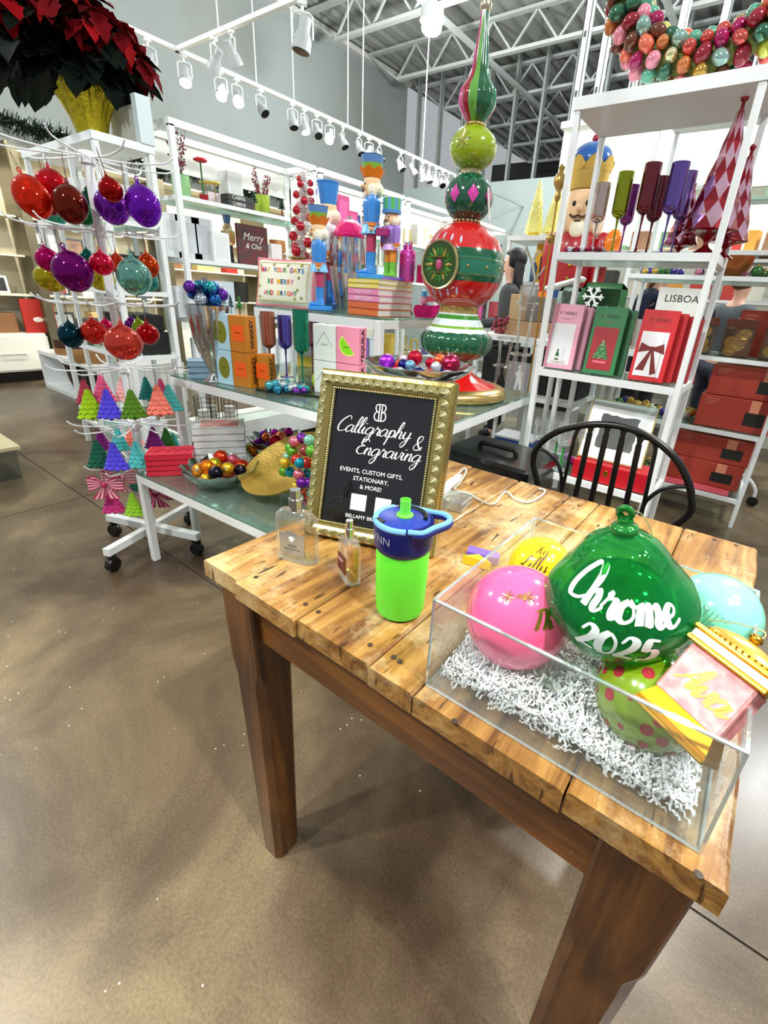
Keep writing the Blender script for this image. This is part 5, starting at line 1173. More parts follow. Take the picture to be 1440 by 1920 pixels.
# pink gift box and bauble tree behind the pillow
t = carton('gift_box', 'tall pale pink gift box standing behind the pillow', 'box', (-2.0, 1.755, ZU), .25, .15, .10, .20, (250, 206, 214)); panel(t, 'pink_label', -.0, .05, .05, .10, -.0505, (250, 70, 130))
def bauble_tree(loc, H_, label):
    t = thing('bauble_tree', label, 'tree', loc); rnd = random.Random(2); q = MB()
    for k in range(1500):
        z = rnd.random()**.8; r = .068*(1-z)**.6+.012; a = rnd.uniform(0, 2*pi); s = Vector((-sin(a), cos(a), .3))*.003; p = Vector((r*.2*cos(a), r*.2*sin(a), z*H_)); e = Vector((r*cos(a), r*sin(a), z*H_+rnd.uniform(-.01, .012))); q.add([p-s, p+s, e], [(0, 1, 2)])
    o = q.build('white_needles', mat((250, 244, 244), .5, bump=(30, .2)), t); o['kind'] = 'stuff'
    base = None
    for k in range(26):
        z = .06+.9*(k/26); a = k*2.4; r = .062*(1-z)**.6+.012; rb = .026*(1-.45*z)
        m = mat((190, 16, 44), .12, .5, coat=.6); c = (r*cos(a), r*sin(a), z*H_)
        if base is None: qq = MB(); qq.ball((0, 0, 0), 1, 14, 10); base = qq.build('bauble', m, t, 'all', loc=c); base.scale = (rb,)*3
        else: copy_tree(base, t, loc=c, scale=rb)
    q = MB()
    for k in range(260):
        a = rnd.uniform(0, 2*pi); r = rnd.uniform(.05, .11); q.add([Vector((.02*cos(a), .02*sin(a), 0)), Vector((.02*cos(a+.2), .02*sin(a+.2), .01)), Vector((r*cos(a), r*sin(a), rnd.uniform(-.0, .035)))], [(0, 1, 2)])
    o = q.build('gold_tinsel_skirt', mat((206, 180, 50), .25, .8), t); o['kind'] = 'stuff'
bauble_tree((-2.015, 1.755, ZU+.204), .40, 'slim white tinsel tree covered in red baubles on a gold tinsel skirt')
# things stored under the tables
t = carton('storage_bin', 'clear-lidded blue storage bin under the right end of the tables', 'bin', (-1.02, 2.42, .42), .1, .22, .16, .12, (40, 90, 190)); q = MB(); q.bevbox((0, 0, .127), (.23, .17, .014), .004); q.build('lid', mat((210, 214, 222), .3), t)
t = thing('low_stool', 'low white shelf box holding the blue storage bin', 'stool', (-1.02, 2.42, 0), .1); q = MB(); q.bevbox((0, 0, .41), (.30, .24, .02), .003); q.build('top', WHITE, t)
for x in (-.13, .13):
    for y in (-.10, .10): q = MB(); q.mm((x-.012, y-.012, 0), (x+.012, y+.012, .40)); q.build('leg', WHITE, t)

# ------------------------------------------------------------------ open steel shelf on the right with the egg wreath
SX0, SX1, SY0, SY1 = -.812, -.222, 2.0, 2.33
def open_shelf(name, label, x0, x1, y0, y1, zs, top, s=.022, thick=.028, base=0, glass=True, solid_top=True, postlow=0):
    t = thing(name, label, 'shelf', ((x0+x1)/2, (y0+y1)/2, 0)); O = Vector(((x0+x1)/2, (y0+y1)/2, 0)); 
    for x in (x0, x1-s):
        for y in (y0, y1-s): q = MB(); q.bevbox((x+s/2-O.x, y+s/2-O.y, (top+postlow)/2), (s, s, top-postlow), .002); q.build('post', WHITE, t)
    for z in zs:
        for a, c in (((x0+s, y0+.001), (x1-s, y0+s-.001)), ((x0+s, y1-s+.001), (x1-s, y1-.001)), ((x0+.001, y0+s), (x0+s-.001, y1-s)), ((x1-s+.001, y0+s), (x1-.001, y1-s))):
            q = MB(); q.mm((a[0]-O.x, a[1]-O.y, z-thick), (c[0]-O.x, c[1]-O.y, z-.001)); q.build('shelf_rail', WHITE, t)
        q = MB(); q.mm((x0+s-O.x, y0+s-O.y, z-.008), (x1-s-O.x, y1-s-O.y, z-.001)); q.build('glass_shelf' if glass else 'shelf_board', SHELFGLASS if glass else WHITE, t)
    if solid_top: q = MB(); q.mm((x0-.004-O.x, y0-.004-O.y, top), (x1+.004-O.x, y1+.004-O.y, top+.04)); q.build('top_panel', WHITE, t)
    return t
open_shelf('steel_shelf', 'white open steel shelf on the right topped with the egg wreath', SX0, SX1, SY0, SY1, (1.452, .990, .535), 1.915)
# wreath of glossy eggs
def wreath():
    R0, r0 = .300, .062; c = Vector((-.455, 2.17, 1.955+R0+r0+.036)); t = thing('egg_wreath', 'wreath of glossy multicoloured eggs standing on top of the right shelf', 'wreath', c)
    q = MB(); q.tube([(R0*cos(a), 0, R0*sin(a)) for a in [2*pi*k/40 for k in range(40)]], .040, 8, True); q.build('wreath_core', mat((120, 130, 60), .8), t, True)
    EC = [(226, 92, 84), (244, 150, 170), (190, 196, 60), (60, 120, 92), (170, 20, 90), (206, 120, 60), (230, 226, 170), (150, 30, 50), (96, 180, 150), (200, 160, 60), (240, 120, 90), (110, 60, 40), (160, 200, 190), (214, 214, 90)]
    ms = [mat(c_, .14, .25 if k % 3 else .6, coat=.7) for k, c_ in enumerate(EC)]; rnd = random.Random(11); base = None; n = 0
    for i in range(37):
        A = 2*pi*i/37
        for j in range(8):
            B = 2*pi*j/8+.4*(i % 2)
            rr = r0*rnd.uniform(.92, 1.08); loc = Vector(((R0+rr*cos(B))*cos(A), rr*sin(B), (R0+rr*cos(B))*sin(A)))
            if loc.z < -.02 and False: continue
            s = rnd.uniform(.020, .026); rot = (rnd.uniform(0, 3), rnd.uniform(0, 3), 0)
            if base is None: q = MB(); q.ball((0, 0, 0), (1, 1, 1.28), 12, 8); base = q.build('egg', ms[0], t, 'all', loc=loc); base.rotation_euler = rot; base.scale = (s,)*3
            else: copy_tree(base, t, {'egg': rnd.choice(ms)}, loc=loc, rot=rot, scale=s)
wreath()
FGR = 'flute glasses on the right shelf'
Zs = 1.453
for px, py, col, nm, hh, r in ((1110, 466, (206, 178, 172), 'pale rose', .235, .027), (1148, 462, (150, 160, 20), 'lime gold', .265, .027), (1166, 452, (150, 60, 150), 'purple', .24, .025), (1192, 466, (110, 6, 30), 'dark red', .285, .029), (1214, 458, (104, 6, 34), 'dark burgundy', .26, .027), (1240, 466, (110, 84, 170), 'violet', .28, .029), (1262, 455, (126, 100, 176), 'pale violet', .27, .026)):
    yy = 2.045 if py > 460 else 2.13; p = at(px, py, Y=yy); flute_glass((p.x, yy, Zs), col, nm+' ribbed flute glass on the upper right shelf', hh, r, hh*.55, grp=FGR, dark=('dark' in nm))
def faceted_tree(loc, H_, r, label, rows=8, n=9):
    t = thing('faceted_tree', label, 'tree', loc); zb = H_*.16; A, B = mat((160, 10, 34), .1, .8, coat=1), mat((246, 196, 220), .10, .85, coat=1)
    q = MB()
    for i in range(rows):
        z0, z1 = zb+(H_*.90-zb)*i/rows, zb+(H_*.90-zb)*(i+1)/rows; r0, r1 = r*(1-i/rows)+.010, r*(1-(i+1)/rows)+.010; ph = .5*(i % 2)
        for k in range(n):
            a0, am, a1 = 2*pi*(k+ph)/n, 2*pi*(k+.5+ph)/n, 2*pi*(k+1+ph)/n; P = lambda a, rr, z: Vector((rr*cos(a), rr*sin(a), z))
            q.k = i % 2; q.add([P(a0, r0, z0), P(a1, r0, z0), P(am, r1, z1)], [(0, 1, 2)]); q.k = (i+1) % 2; q.add([P(a1, r0, z0), P(am+2*pi/n, r1, z1), P(am, r1, z1)], [(0, 1, 2)])
    q.k = 0; q.lathe([(0, zb), (r+.009, zb)], n)
    q.build('faceted_cone', [A, B], t)
    q = MB(); q.lathe(crom([(r*.62, 0), (r*.55, .006), (r*.16, zb*.35), (r*.14, zb*.6), (r*.5, zb*.85), (r*1.12, zb), (r*1.1, zb+.004)], 3), 32); q.build('pedestal_foot', A, t, True)
    q = MB(); q.tube([(0, 0, H_*.88), (0, 0, H_*.95)], .006, 8); q.ball((0, 0, H_*.975), (H_*.030, H_*.030, H_*.030), 14, 10); q.build('ball_finial', A, t, True)
faceted_tree((-.285, 2.115, Zs), .475, .078, 'tallest red and pink faceted glass tree on the upper right shelf'); faceted_tree((-.385, 2.20, Zs), .25, .052, 'smallest red and pink faceted glass tree, left of the tallest'); faceted_tree((-.235, 2.235, Zs), .36, .06, 'middle-sized red and pink faceted glass tree behind the tallest')
# string of small baubles
t = thing('bead_string', 'string of small red and silver baubles lying at the left end of the upper shelf', 'garland', (-.70, 2.05, Zs)); base = None; rnd = random.Random(4)
for k in range(26):
    loc = Vector((-.075+.0056*k, .02*sin(k*1.3), .011)); m = mat([(140, 10, 60), (190, 190, 200), (120, 10, 30)][k % 3], .12, .7)
    if base is None: q = MB(); q.ball((0, 0, 0), 1, 10, 8); base = q.build('bauble', m, t, 'all', loc=loc); base.scale = (.011,)*3
    else: copy_tree(base, t, {'bauble': m}, loc=loc, scale=.011)
# boxed cards in three stacks
def napkin_box(loc, w, h, d, col, label, motif, first):
    t = carton('card_box', label, 'box', loc, .0, w, d, h, col, 'boxed cards on the middle right shelf'); t.rotation_euler = (radians(-9), 0, 0.06)
    if not first: return t
    y = -d/2; M = plane_M((0, y-.001, h*.86), (1, 0, 0), (0, 0, 1)); ink = mat((50, 40, 44), .5); lettering(t, 'V   NDELS', h*.062, M, ink)
    q = MB(); q.tube([(-w*.155+.0055*cos(a), y-.0006, h*.86+.0055*sin(a)) for a in [2*pi*k/14 for k in range(14)]], .0005, 4, True); q.build('thin_ring', mat((200, 160, 120), .5), t)
    q = MB(); q.mm((-w*.25, y-.0006, h*.785), (w*.25, y, h*.789)); q.mm((-w*.13, y-.0006, h*.765), (w*.13, y, h*.769)); q.build('small_print', mat((150, 110, 70), .5), t)
    panel(t, 'window_recess', -w*.40, w*.36, h*.065, h*.70, y, (240, 238, 240) if motif != 'tree' else (168, 24, 36))
    yy = y-.0012; M2 = plane_M((0, yy, 0), (1, 0, 0), (0, 0, 1))
    if motif == 'celebrate':
        q = MB(); q.prism([(-.018, .035), (-.002, .035), (-.002, .060), (-.006, .068), (-.007, .082), (-.013, .082), (-.014, .068), (-.018, .060)], M2, .0006); q.build('bottle_motif', mat((30, 96, 50), .4), t)
        q = MB(); q.mm((-.017, yy-.001, .042), (-.003, yy-.0007, .052)); q.build('bottle_label', mat((236, 226, 220), .4), t)
        q = MB(); q.tube([(.010, yy, .090), (.012, yy, .066), (.018, yy, .066), (.022, yy, .090), (.010, yy, .090)], .0005, 4); q.tube([(.015, yy, .066), (.015, yy, .036), (.009, yy, .036), (.021, yy, .036)], .0005, 4); q.build('glass_motif', mat((150, 150, 150), .4), t)
        lettering(t, 'CELEBRATE', .0125, M2@Matrix.Translation((-.002, .026, 0)), mat((170, 120, 60), .4))
    if motif == 'tree':
        q = MB(); pts = []
        for i in range(5): pts += [(.010+.0062*i, .128-.016*i), (.006+.0055*i, .128-.016*i)]
        r_ = [(0, .140)]+[(x, z) for x, z in pts]; poly = r_+[(-x, z) for x, z in r_[::-1][:-1]]; q.prism([(x-.004, z) for x, z in poly], M2, .0006); q.build('tree_motif', mat((40, 120, 60), .4), t)
        q = MB(); rnd = random.Random(1)
        for k in range(26): f = rnd.random(); q.ball((-.004+rnd.uniform(-1, 1)*.030*f, yy-.001, .138-.078*f), (.0022,)*3, 6, 4)
        q.build('bauble_dots', mat((240, 220, 190), .4), t)['kind'] = 'stuff'
        q = MB(); q.mm((-.030, yy-.0006, .046), (.022, yy, .054)); q.build('gift_row', mat((240, 110, 140), .4), t)
    if motif == 'bow':
        S_ = lambda P: [(x*1.3-.002, (z-.075)*1.3+.085) for x, z in P]
        q = MB(); RB = mat((120, 24, 20), .6)
        for poly in ([(0, .108), (-.034, .122), (-.038, .092), (0, .102)], [(0, .108), (.030, .122), (.036, .092), (0, .102)], [(-.004, .104), (-.034, .040), (-.010, .040), (0, .098)], [(.004, .104), (.026, .036), (.010, .028), (-.001, .098)]): q.prism(S_(poly), M2, .0006)
        q.prism(S_([(-.007, .098), (.007, .098), (.007, .112), (-.007, .112)]), M2, .0009); q.build('bow_motif', RB, t)
        q = MB(); q.bar((.033, yy, .018), (.033, yy, .160), .0012, .0004); q.bar((-.042, yy, .018), (.040, yy, .018), .0004, .0012); q.build('gilt_line', mat((110, 40, 60), .4), t)
    return t
for cx, cy, col, cn, mo, n in ((-.735, 2.055, (246, 172, 196), 'pink', 'celebrate', 3), (-.555, 2.050, (44, 124, 70), 'green', 'tree', 2), (-.365, 2.045, (208, 18, 30), 'red', 'bow', 4)):
    for k in range(n):
        napkin_box((cx+.024*k, cy+.018+.042*k, .992), .128, .27-.008*k, .030, tuple(int(v*(1-.10*k)) for v in col), '%s boxed card set%s' % (cn, ' with a '+{'celebrate': 'champagne', 'tree': 'christmas tree', 'bow': 'bow'}[mo]+' motif at the front of its row' if k == 0 else ', %s behind the front one in its row' % ORD[k-1]), mo, k == 0)
# bottom shelf goods
for k, (px, py) in enumerate(((1035, 870), (1058, 855), (1050, 885), (1078, 862))):
    t = thing('wine_glass', 'ribbed wine glass with green beaded stem, %s from the left, lower right shelf' % ORD[k], 'glass', (-.755+.058*k+(.02 if k == 3 else 0), 2.07+.07*(k % 2), .536), group='wine glasses on the lower shelf')
    q = MB(); q.open_lathe(crom([(.006, .115), (.028, .125), (.040, .155), (.041, .19), (.036, .225)], 4), 36, flute=lambda a, u: 1+.03*cos(14*a)); q.build('bowl', clear((250, 252, 252), .8, .16, .04, 'ribbed_glass'), t, True)
    q = MB()
    for j in range(9): q.ball((0, 0, .014+.0115*j), (.0066, .0066, .006), 8, 6)
    q.build('beaded_stem', mat((20, 140, 50), .2, .2, coat=.6), t, True); q = MB(); q.lathe([(.034, 0), (.034, .002), (.005, .008)], 24); q.build('foot', clear((250, 252, 252), .8, .2, .04, 'ribbed_glass2'), t, True)
t = carton('gift_box', 'long bright red gift box lying on the lower right shelf under the tray', 'box', (-.405, 2.10, .536), .03, .33, .15, .085, (196, 18, 34), None, .4)
q = MB(); q.ball((-.02, -.076, .05), (.010, .002, .014), 10, 6); q.build('gold_emblem', GOLD, t)
t = thing('serving_tray', 'white tray with a rough slate-grey sheet leaning above the red gift box', 'tray', (-.435, 2.08, .625), rot=(radians(-24), 0, .05))
q = MB(); q.bevbox((0, 0, .135), (.27, .012, .27), .005); q.build('tray_board', mat((240, 244, 244), .3), t)
q = MB(); rnd = random.Random(6); poly = [(-.078+rnd.uniform(-.004, .004)+.156*(i/8), .055+rnd.uniform(-.005, .005)) for i in range(9)]+[(.078+rnd.uniform(-.004, .004), .055+.15*(i/8)) for i in range(1, 9)]+[(.078-.156*(i/8), .205+rnd.uniform(-.005, .005)) for i in range(1, 9)]+[(-.078+rnd.uniform(-.004, .004), .205-.15*(i/8)) for i in range(1, 8)]
q.prism(poly, plane_M((0, -.0065, 0), (1, 0, 0), (0, 0, 1)), .003); q.build('slate_sheet', mat((96, 98, 96), .7), t)
q = MB(); q.tube([(-.136, 0, .0), (-.136, 0, .27), (.136, 0, .27), (.136, 0, .0)], .004, 6, True); q.build('gold_edge', mat((214, 190, 120), .3, .6), t)
heap((-.60, 2.15, 0), .05, .536, [((150, 120, 170), 'lilac'), ((200, 40, 140), 'magenta'), ((120, 130, 140), 'grey glass')], 7, (.014, .024), 'in the little pile on the lower right shelf', 'loose ornaments on the lower right shelf', 31)

# ------------------------------------------------------------------ rack of terracotta boxes behind
RX0, RX1, RY0, RY1 = -.86, .13, 3.36, 3.86
open_shelf('steel_rack', 'white steel rack of terracotta boxes behind the right shelf', RX0, RX1, RY0, RY1, (.19, .60, 1.03, 1.47, 1.93), 2.32, .024, .026, solid_top=True)
t = thing('caster_leg', 'curved white rack leg on a black caster at the right edge', 'caster', (.21, 3.92, 0)); q = MB(); q.tube(crom([(-.20, .0, .22), (-.08, 0, .20), (-.01, 0, .13), (.0, 0, .07)], 5), .012, 8); q.build('curved_leg', WHITE, t, True); q = MB(); q.lathe([(.0, -.012), (.035, -.012), (.035, .012), (0, .012)], 20, M=Matrix.Translation((0, 0, .036))@Matrix.Rotation(pi/2, 4, 'X')); q.build('caster', BLACK, t)
def terra_box(loc, w, d, h, label, rz=0):
    t = carton('terracotta_box', label, 'box', loc, rz, w, d, h, (176, 62, 46), 'terracotta boxes on the rack'); y = -d/2
    panel(t, 'dark_window', w*.14, w*.40, h*.22, h*.62, y, (34, 34, 30)); panel(t, 'peach_band', w*.18, w*.30, h*.62, h*.995, y, (232, 150, 116)); 
    q = MB()
    for k in range(3): q.mm((-w*.42, y-.0008, h*(.74+.07*k)), (-w*(.30-.03*k), y, h*(.755+.07*k)))
    q.build('small_print', mat((214, 150, 130), .5), t); return t
for (x, z, hh, wd, lab) in ((-.14, .191, .16, .46, 'lower terracotta box on the bottom shelf of the rack'), (-.12, .353, .16, .44, 'upper terracotta box on the bottom shelf of the rack'), (-.06, .601, .20, .40, 'lower terracotta box on the second shelf of the rack'), (-.04, .803, .18, .40, 'upper terracotta box on the second shelf of the rack')):
    terra_box((x, 3.56, z), wd, .28, hh, lab)
t = carton('pink_box', 'flat pink-red box beneath the lowest terracotta boxes', 'box', (-.17, 3.52, .0), 0, .44, .26, .03, (232, 96, 110)); t.location.z = .191; 
for o in bpy.data.objects:
    if o.get('label', '').endswith('bottom shelf of the rack'): o.location.z += .032
for k in range(3):
    x = -.36+.20*k; t = thing('dried_fruit_bag', 'clear bag of dried yellow fruit slices with a brown header, %s from the left' % ORD[k], 'bag', (x, 3.47, 1.031), group='dried fruit bags on the rack')
    q = MB(); q.bevbox((0, 0, .085), (.155, .06, .17), .01); q.build('bag', clear((200, 186, 170), .5, .16, .1, 'cellophane'), t); q = MB(); q.bevbox((0, 0, .190), (.160, .03, .05), .003); q.build('header_card', mat((90, 40, 24), .5), t)
    rnd = random.Random(k)
    for j in range(7):
        q = MB(); q.lathe([(.0, 0), (.030, 0), (.034, .004), (.030, .008), (0, .008)], 16, M=Matrix.Translation((rnd.uniform(-.035, .035), -.014+.006*rnd.random(), .035+.016*j))@Matrix.Rotation(pi/2+rnd.uniform(-.4, .4), 4, 'X')); q.build('fruit_slice', mat((214, 176, 60), .6, vary=(40, (244, 220, 120), .8)), t, True)
terra_box((.03, 3.62, 1.471), .26, .20, .30, 'tall terracotta box with a wine glass print on the upper shelf of the rack')
terra_box((-.02, 3.66, 1.031), .34, .10, .27, 'terracotta box standing behind the dried fruit bags')
def mini_pile(cx, cy, z, n, w, d, cols, where, grp, seed, r=(.018, .032)):
    """row of small goods along a shelf, each its own thing"""
    rnd = random.Random(seed); base = bpy.data.objects.get('rack_bauble')
    xs_ = [cx+rnd.uniform(-w/2, w/2) for k in range(n)]; rk = [sorted(xs_).index(v) for v in xs_]
    for k in range(n):
        col, cn = cols[rnd.randrange(len(cols))]; m = mat(col, .15, .55, coat=.4); rad = rnd.uniform(*r); loc = (xs_[k], cy+rnd.uniform(-d/2, d/2), z+rad)
        lab = '%s bauble %s, %s from the left' % (cn, where, ORD[rk[k]])
        if base is None:
            base = q_ = thing('rack_bauble', lab, 'ornament', loc, group=grp); q = MB(); q.ball((0, 0, 0), 1, 12, 8); q.build('ball', m, q_, 'all'); q = MB(); q.lathe([(.2, .93), (.2, 1.15), (0, 1.17)], 8); q.build('cap', GOLD, q_); q_.scale = (rad,)*3
        else: copy_tree(base, None, {'ball': m}, loc=loc, scale=rad, label=lab, group=grp)
RC = [((150, 20, 40), 'red'), ((220, 216, 206), 'white'), ((60, 110, 60), 'green'), ((200, 160, 70), 'gold'), ((60, 50, 140), 'blue'), ((210, 120, 150), 'pink')]
mini_pile(-.62, 3.60, .191, 26, .40, .30, RC[1:4], 'on the bottom shelf of the rack', 'baubles on the rack, bottom shelf', 1)
mini_pile(-.55, 3.60, .601, 30, .50, .34, RC[1:5], 'on the second shelf of the rack', 'baubles on the rack, second shelf', 2)
mini_pile(-.62, 3.60, 1.031, 30, .42, .34, RC, 'left of the dried fruit bags', 'baubles on the rack, third shelf', 3)
mini_pile(-.45, 3.60, 1.471, 30, .70, .30, RC, 'on the fourth shelf of the rack', 'baubles on the rack, fourth shelf', 5)
t = thing('copper_bowl', 'small copper bowl on the upper shelf of the rack behind the glass trees', 'bowl', (-.30, 3.50, 1.471)); q = MB(); q.lathe([(.04, 0), (.09, .05), (.10, .11), (.096, .11), (.03, .02), (0, .02)], 28); q.build('bowl', mat((170, 96, 50), .3, .6), t, True)
t = thing('table_lamp_block', 'orange glass candle block with a blue base glowing behind the purple flute', 'ornament', (-1.13, 3.9, 1.60)); q = MB(); q.lathe(crom([(.05, .04), (.065, .10), (.05, .16), (.02, .19)], 3), 20); q.build('orange_glass', mat((250, 130, 20), .15, coat=.6), t, True); q = MB(); q.lathe([(.06, 0), (.055, .045)], 20); q.build('blue_base', mat((50, 60, 220), .2, coat=.6), t, True)
t = thing('post_shelf', 'white shelf on two posts carrying the orange candle block', 'shelf', (-1.13, 3.9, 0)); q = MB(); q.mm((-.10, -.12, 1.57), (.24, .12, 1.598)); q.build('board', WHITE, t)
for x in (-.08, .22): q = MB(); q.mm((x-.012, -.012, 0), (x+.012, .012, 1.57)); q.build('post', WHITE, t)

# ------------------------------------------------------------------ rolling wire ornament rack
PX, PY = -2.235, .905
FH = Vector((F3.x, F3.y, F3.z))
def atd(px, py, dep):
    """point seen at a pixel at a given distance along the view axis"""
    d = R3*((px-CX)/FPX)+D3*((py-CY)/FPX)+F3; return Vector((0, 0, CAMH))+d*dep
def depth_of(p): return (Vector(p)-Vector((0, 0, CAMH))).dot(F3)
rack = thing('ornament_rack', 'white rolling wire rack hung with glass ornaments and little trees at the left', 'rack', (PX, PY, 0))
q = MB(); q.tube([(0, 0, .10), (0, 0, 1.66)], .017, 14); q.build('pole', WHITE, rack, True)
for a in (.35, 1.95, 3.5, 5.1):
    d = Vector((cos(a), sin(a), 0)); q = MB(); q.bar(d*.012+Vector((0, 0, .105)), d*.27+Vector((0, 0, .105)), .034, .034); q.bar(d*.27+Vector((0, 0, .105)), d*.272+Vector((0, 0, .105)), .036, .036); q.build('base_arm', WHITE, rack)
    ct = d*.252; q = MB(); M = Matrix.Translation(ct+Vector((0, 0, .034)))@Matrix.Rotation(a, 4, 'Z')@Matrix.Rotation(pi/2, 4, 'X')
    q.lathe([(0, -.016), (.030, -.016), (.034, -.010), (.034, .010), (.030, .016), (0, .016)], 20, M=M); q.box(ct+Vector((0, 0, .072)), (.03, .03, .03)); q.build('caster', BLACK, rack, True)
TIERS = [(at(147, 297, Y=.9).z, .31), (at(182, 432, Y=.9).z, .29), (at(207, 567, Y=.9).z, .27), (at(230, 688, Y=.9).z, .27), (at(252, 795, Y=.9).z, .25), (at(266, 868, Y=.9).z, .22)]
for i, (z, r) in enumerate(TIERS):
    for k in range(9):
        a = 2*pi*k/9+.35*i; d = Vector((cos(a), sin(a), 0)); s = Vector((-sin(a), cos(a), 0))
        q = MB(); q.tube(crom([tuple(d*.02+s*.01+Vector((0, 0, z))), tuple(d*r*.5+s*.01+Vector((0, 0, z-.006))), tuple(d*r*.88+Vector((0, 0, z))), tuple(d*r+Vector((0, 0, z+.022)))], 3), .0032, 6); q.build('wire_arm', WHITE, rack, True)
    q = MB(); q.tube([(.022, 0, z-.02), (.022, 0, z+.02)], .004, 4); q.lathe([(.024, z-.022), (.026, z-.02), (.026, z+.016), (.020, z+.02)], 16); q.build('hub', WHITE, rack, True)
def hang_string(q, top, n=2):
    for s in (-1, 1): q.tube([(0, 0, 0), (s*.006, 0, top*.6), (0, 0, top)], .0010, 4)
def blown(col, two=None):
    return clear(tuple(min(255, c+50) for c in col), .97, .62, .07, 'blown_glass_%d_%d_%d' % col, col, (7, .35))
OG = 'hanging glass ornaments on the wire rack'
def glass_orn(px, py, rx, ry, off, col, cn, tier, tilt=.0):
    zt = TIERS[tier][0]; pp = Vector((PX, PY, (zt if tier < 3 else zt)-.12)); dep = depth_of(pp)+off; c = atd(px, py, dep); r = rx*dep/FPX; h = ry*dep/FPX
    t = thing('glass_ornament', cn, 'ornament', c, group=OG, rot=(tilt*.3, tilt*.5, random.uniform(0, 3)))
    q = MB(); P = crom([(0, -h), (r*.45, -h*.88), (r*.85, -h*.5), (r*1.0, -h*.05), (r*.88, h*.40), (r*.55, h*.74), (r*.22, h*.92), (r*.14, h*1.0)], 3)
    q.open_lathe(P, 32, flute=lambda a, u: 1+.02*sin(3*a+4*u)); q.build('bulb', blown(col), t, 'all')
    q = MB(); q.ball((0, 0, -h*.18), (r*.55, r*.55, h*.45), 16, 10); q.build('reflection_ball', clear(tuple(min(255, c_+70) for c_ in col), .9, .5, .1, 'tinted_reflection', tuple(int(c_*.8) for c_ in col)), t, 'all')  # added ball imitating reflections inside the blown glass
    top = max(.03, zt-c.z-h*1.1)
    q = MB(); q.tube([(r*.0, 0, h*.98), (0, 0, h*1.12)], r*.12, 8); q.tube([(r*.12*cos(a), 0, h*1.2+r*.12*sin(a)) for a in [k*pi/5 for k in range(10)]], r*.035, 5, True); q.build('hanger_loop', mat(col, .1, .5, coat=.8), t, True)
    q = MB(); q.tube([(0, 0, h*1.2), (.004, 0, h*1.2+top*.5), (0, 0, h*1.2+top)], .0011, 4); q.tube([(0, 0, h*1.2), (-.004, 0, h*1.2+top*.5), (0, 0, h*1.2+top)], .0011, 4); q.build('string', mat((120, 96, 84), .8), t)
L1, L2, L3 = 'top rack tier', 'second rack tier', 'third rack tier'
for a in ((60, 368, 30, 42, -.10, (226, 50, 24), 'large orange-red glass ornament, leftmost on the '+L1, 0, -.9), (98, 347, 27, 30, -.02, (206, 24, 40), 'rose-red glass ornament second from the left on the '+L1, 0, -.6), (90, 380, 20, 22, .08, (150, 20, 40), 'maroon glass ornament half hidden between two red ones on the '+L1, 0, 0), (132, 382, 29, 36, -.08, (124, 36, 20), 'brownish-red glass ornament left of the pole on the '+L1, 0, -.6), (102, 405, 20, 16, .22, (80, 190, 170), 'pale teal glass ornament peeping below the red ones on the '+L1, 0, 0), (158, 400, 20, 20, .25, (10, 120, 70), 'green glass ornament behind the pole on the '+L1, 0, 0), (175, 375, 18, 26, .30, (20, 80, 60), 'dark green glass ornament far side of the '+L1, 0, 0),
          (208, 355, 20, 22, -.12, (170, 10, 16), 'small deep red glass ornament above the violet ones on the '+L1, 0, -.4), (210, 386, 29, 33, .0, (130, 40, 170), 'mottled purple glass ornament under the deep red one on the '+L1, 0, -.4), (240, 388, 14, 16, .05, (180, 20, 120), 'magenta glass ornament between two purple ones on the '+L1, 0, 0), (269, 385, 30, 38, -.05, (126, 30, 190), 'large violet glass ornament, rightmost on the '+L1, 0, -.5),
          (89, 486, 20, 22, -.10, (190, 10, 110), 'magenta glass ornament, leftmost on the '+L2, 1, -.2), (97, 520, 28, 26, .08, (196, 180, 40), 'pale yellow glass ornament at the left of the '+L2, 1, -.4), (136, 508, 33, 38, -.14, (130, 10, 120), 'big purple-magenta glass ornament in front on the '+L2, 1, -.6), (165, 486, 13, 18, .15, (10, 90, 80), 'dark teal glass ornament behind the big purple one on the '+L2, 1, 0), (191, 494, 20, 21, -.08, (226, 30, 70), 'pink-red glass ornament in the middle of the '+L2, 1, 0), (190, 524, 23, 20, .12, (200, 190, 50), 'yellow glass ornament below the pink-red one on the '+L2, 1, 0), (220, 494, 15, 18, .10, (206, 60, 20), 'small orange glass ornament left of the aqua one on the '+L2, 1, 0), (251, 518, 30, 34, -.10, (130, 190, 176), 'large iridescent pale aqua glass ornament on the '+L2, 1, 0), (278, 498, 18, 22, .02, (216, 70, 16), 'orange-red glass ornament at the right end of the '+L2, 1, -.2), (280, 526, 16, 20, .14, (80, 170, 160), 'second aqua glass ornament behind the big one on the '+L2, 1, 0),
          (133, 628, 21, 24, -.10, (6, 60, 76), 'dark petrol-blue glass ornament, leftmost on the '+L3, 2, 0), (176, 622, 22, 23, -.08, (220, 50, 40), 'red glass ornament second on the '+L3, 2, 0), (199, 612, 12, 14, .14, (220, 20, 90), 'small hot-pink glass ornament at the back of the '+L3, 2, 0), (232, 642, 32, 33, -.16, (232, 84, 70), 'large coral glass ornament at the front of the '+L3, 2, 0), (247, 610, 12, 15, .12, (110, 20, 120), 'small purple glass ornament on the '+L3, 2, 0), (262, 618, 14, 20, .10, (150, 180, 30), 'small lime glass ornament on the '+L3, 2, 0), (277, 626, 20, 20, -.02, (196, 16, 24), 'bright red glass ornament, rightmost on the '+L3, 2, 0)): glass_orn(*a)
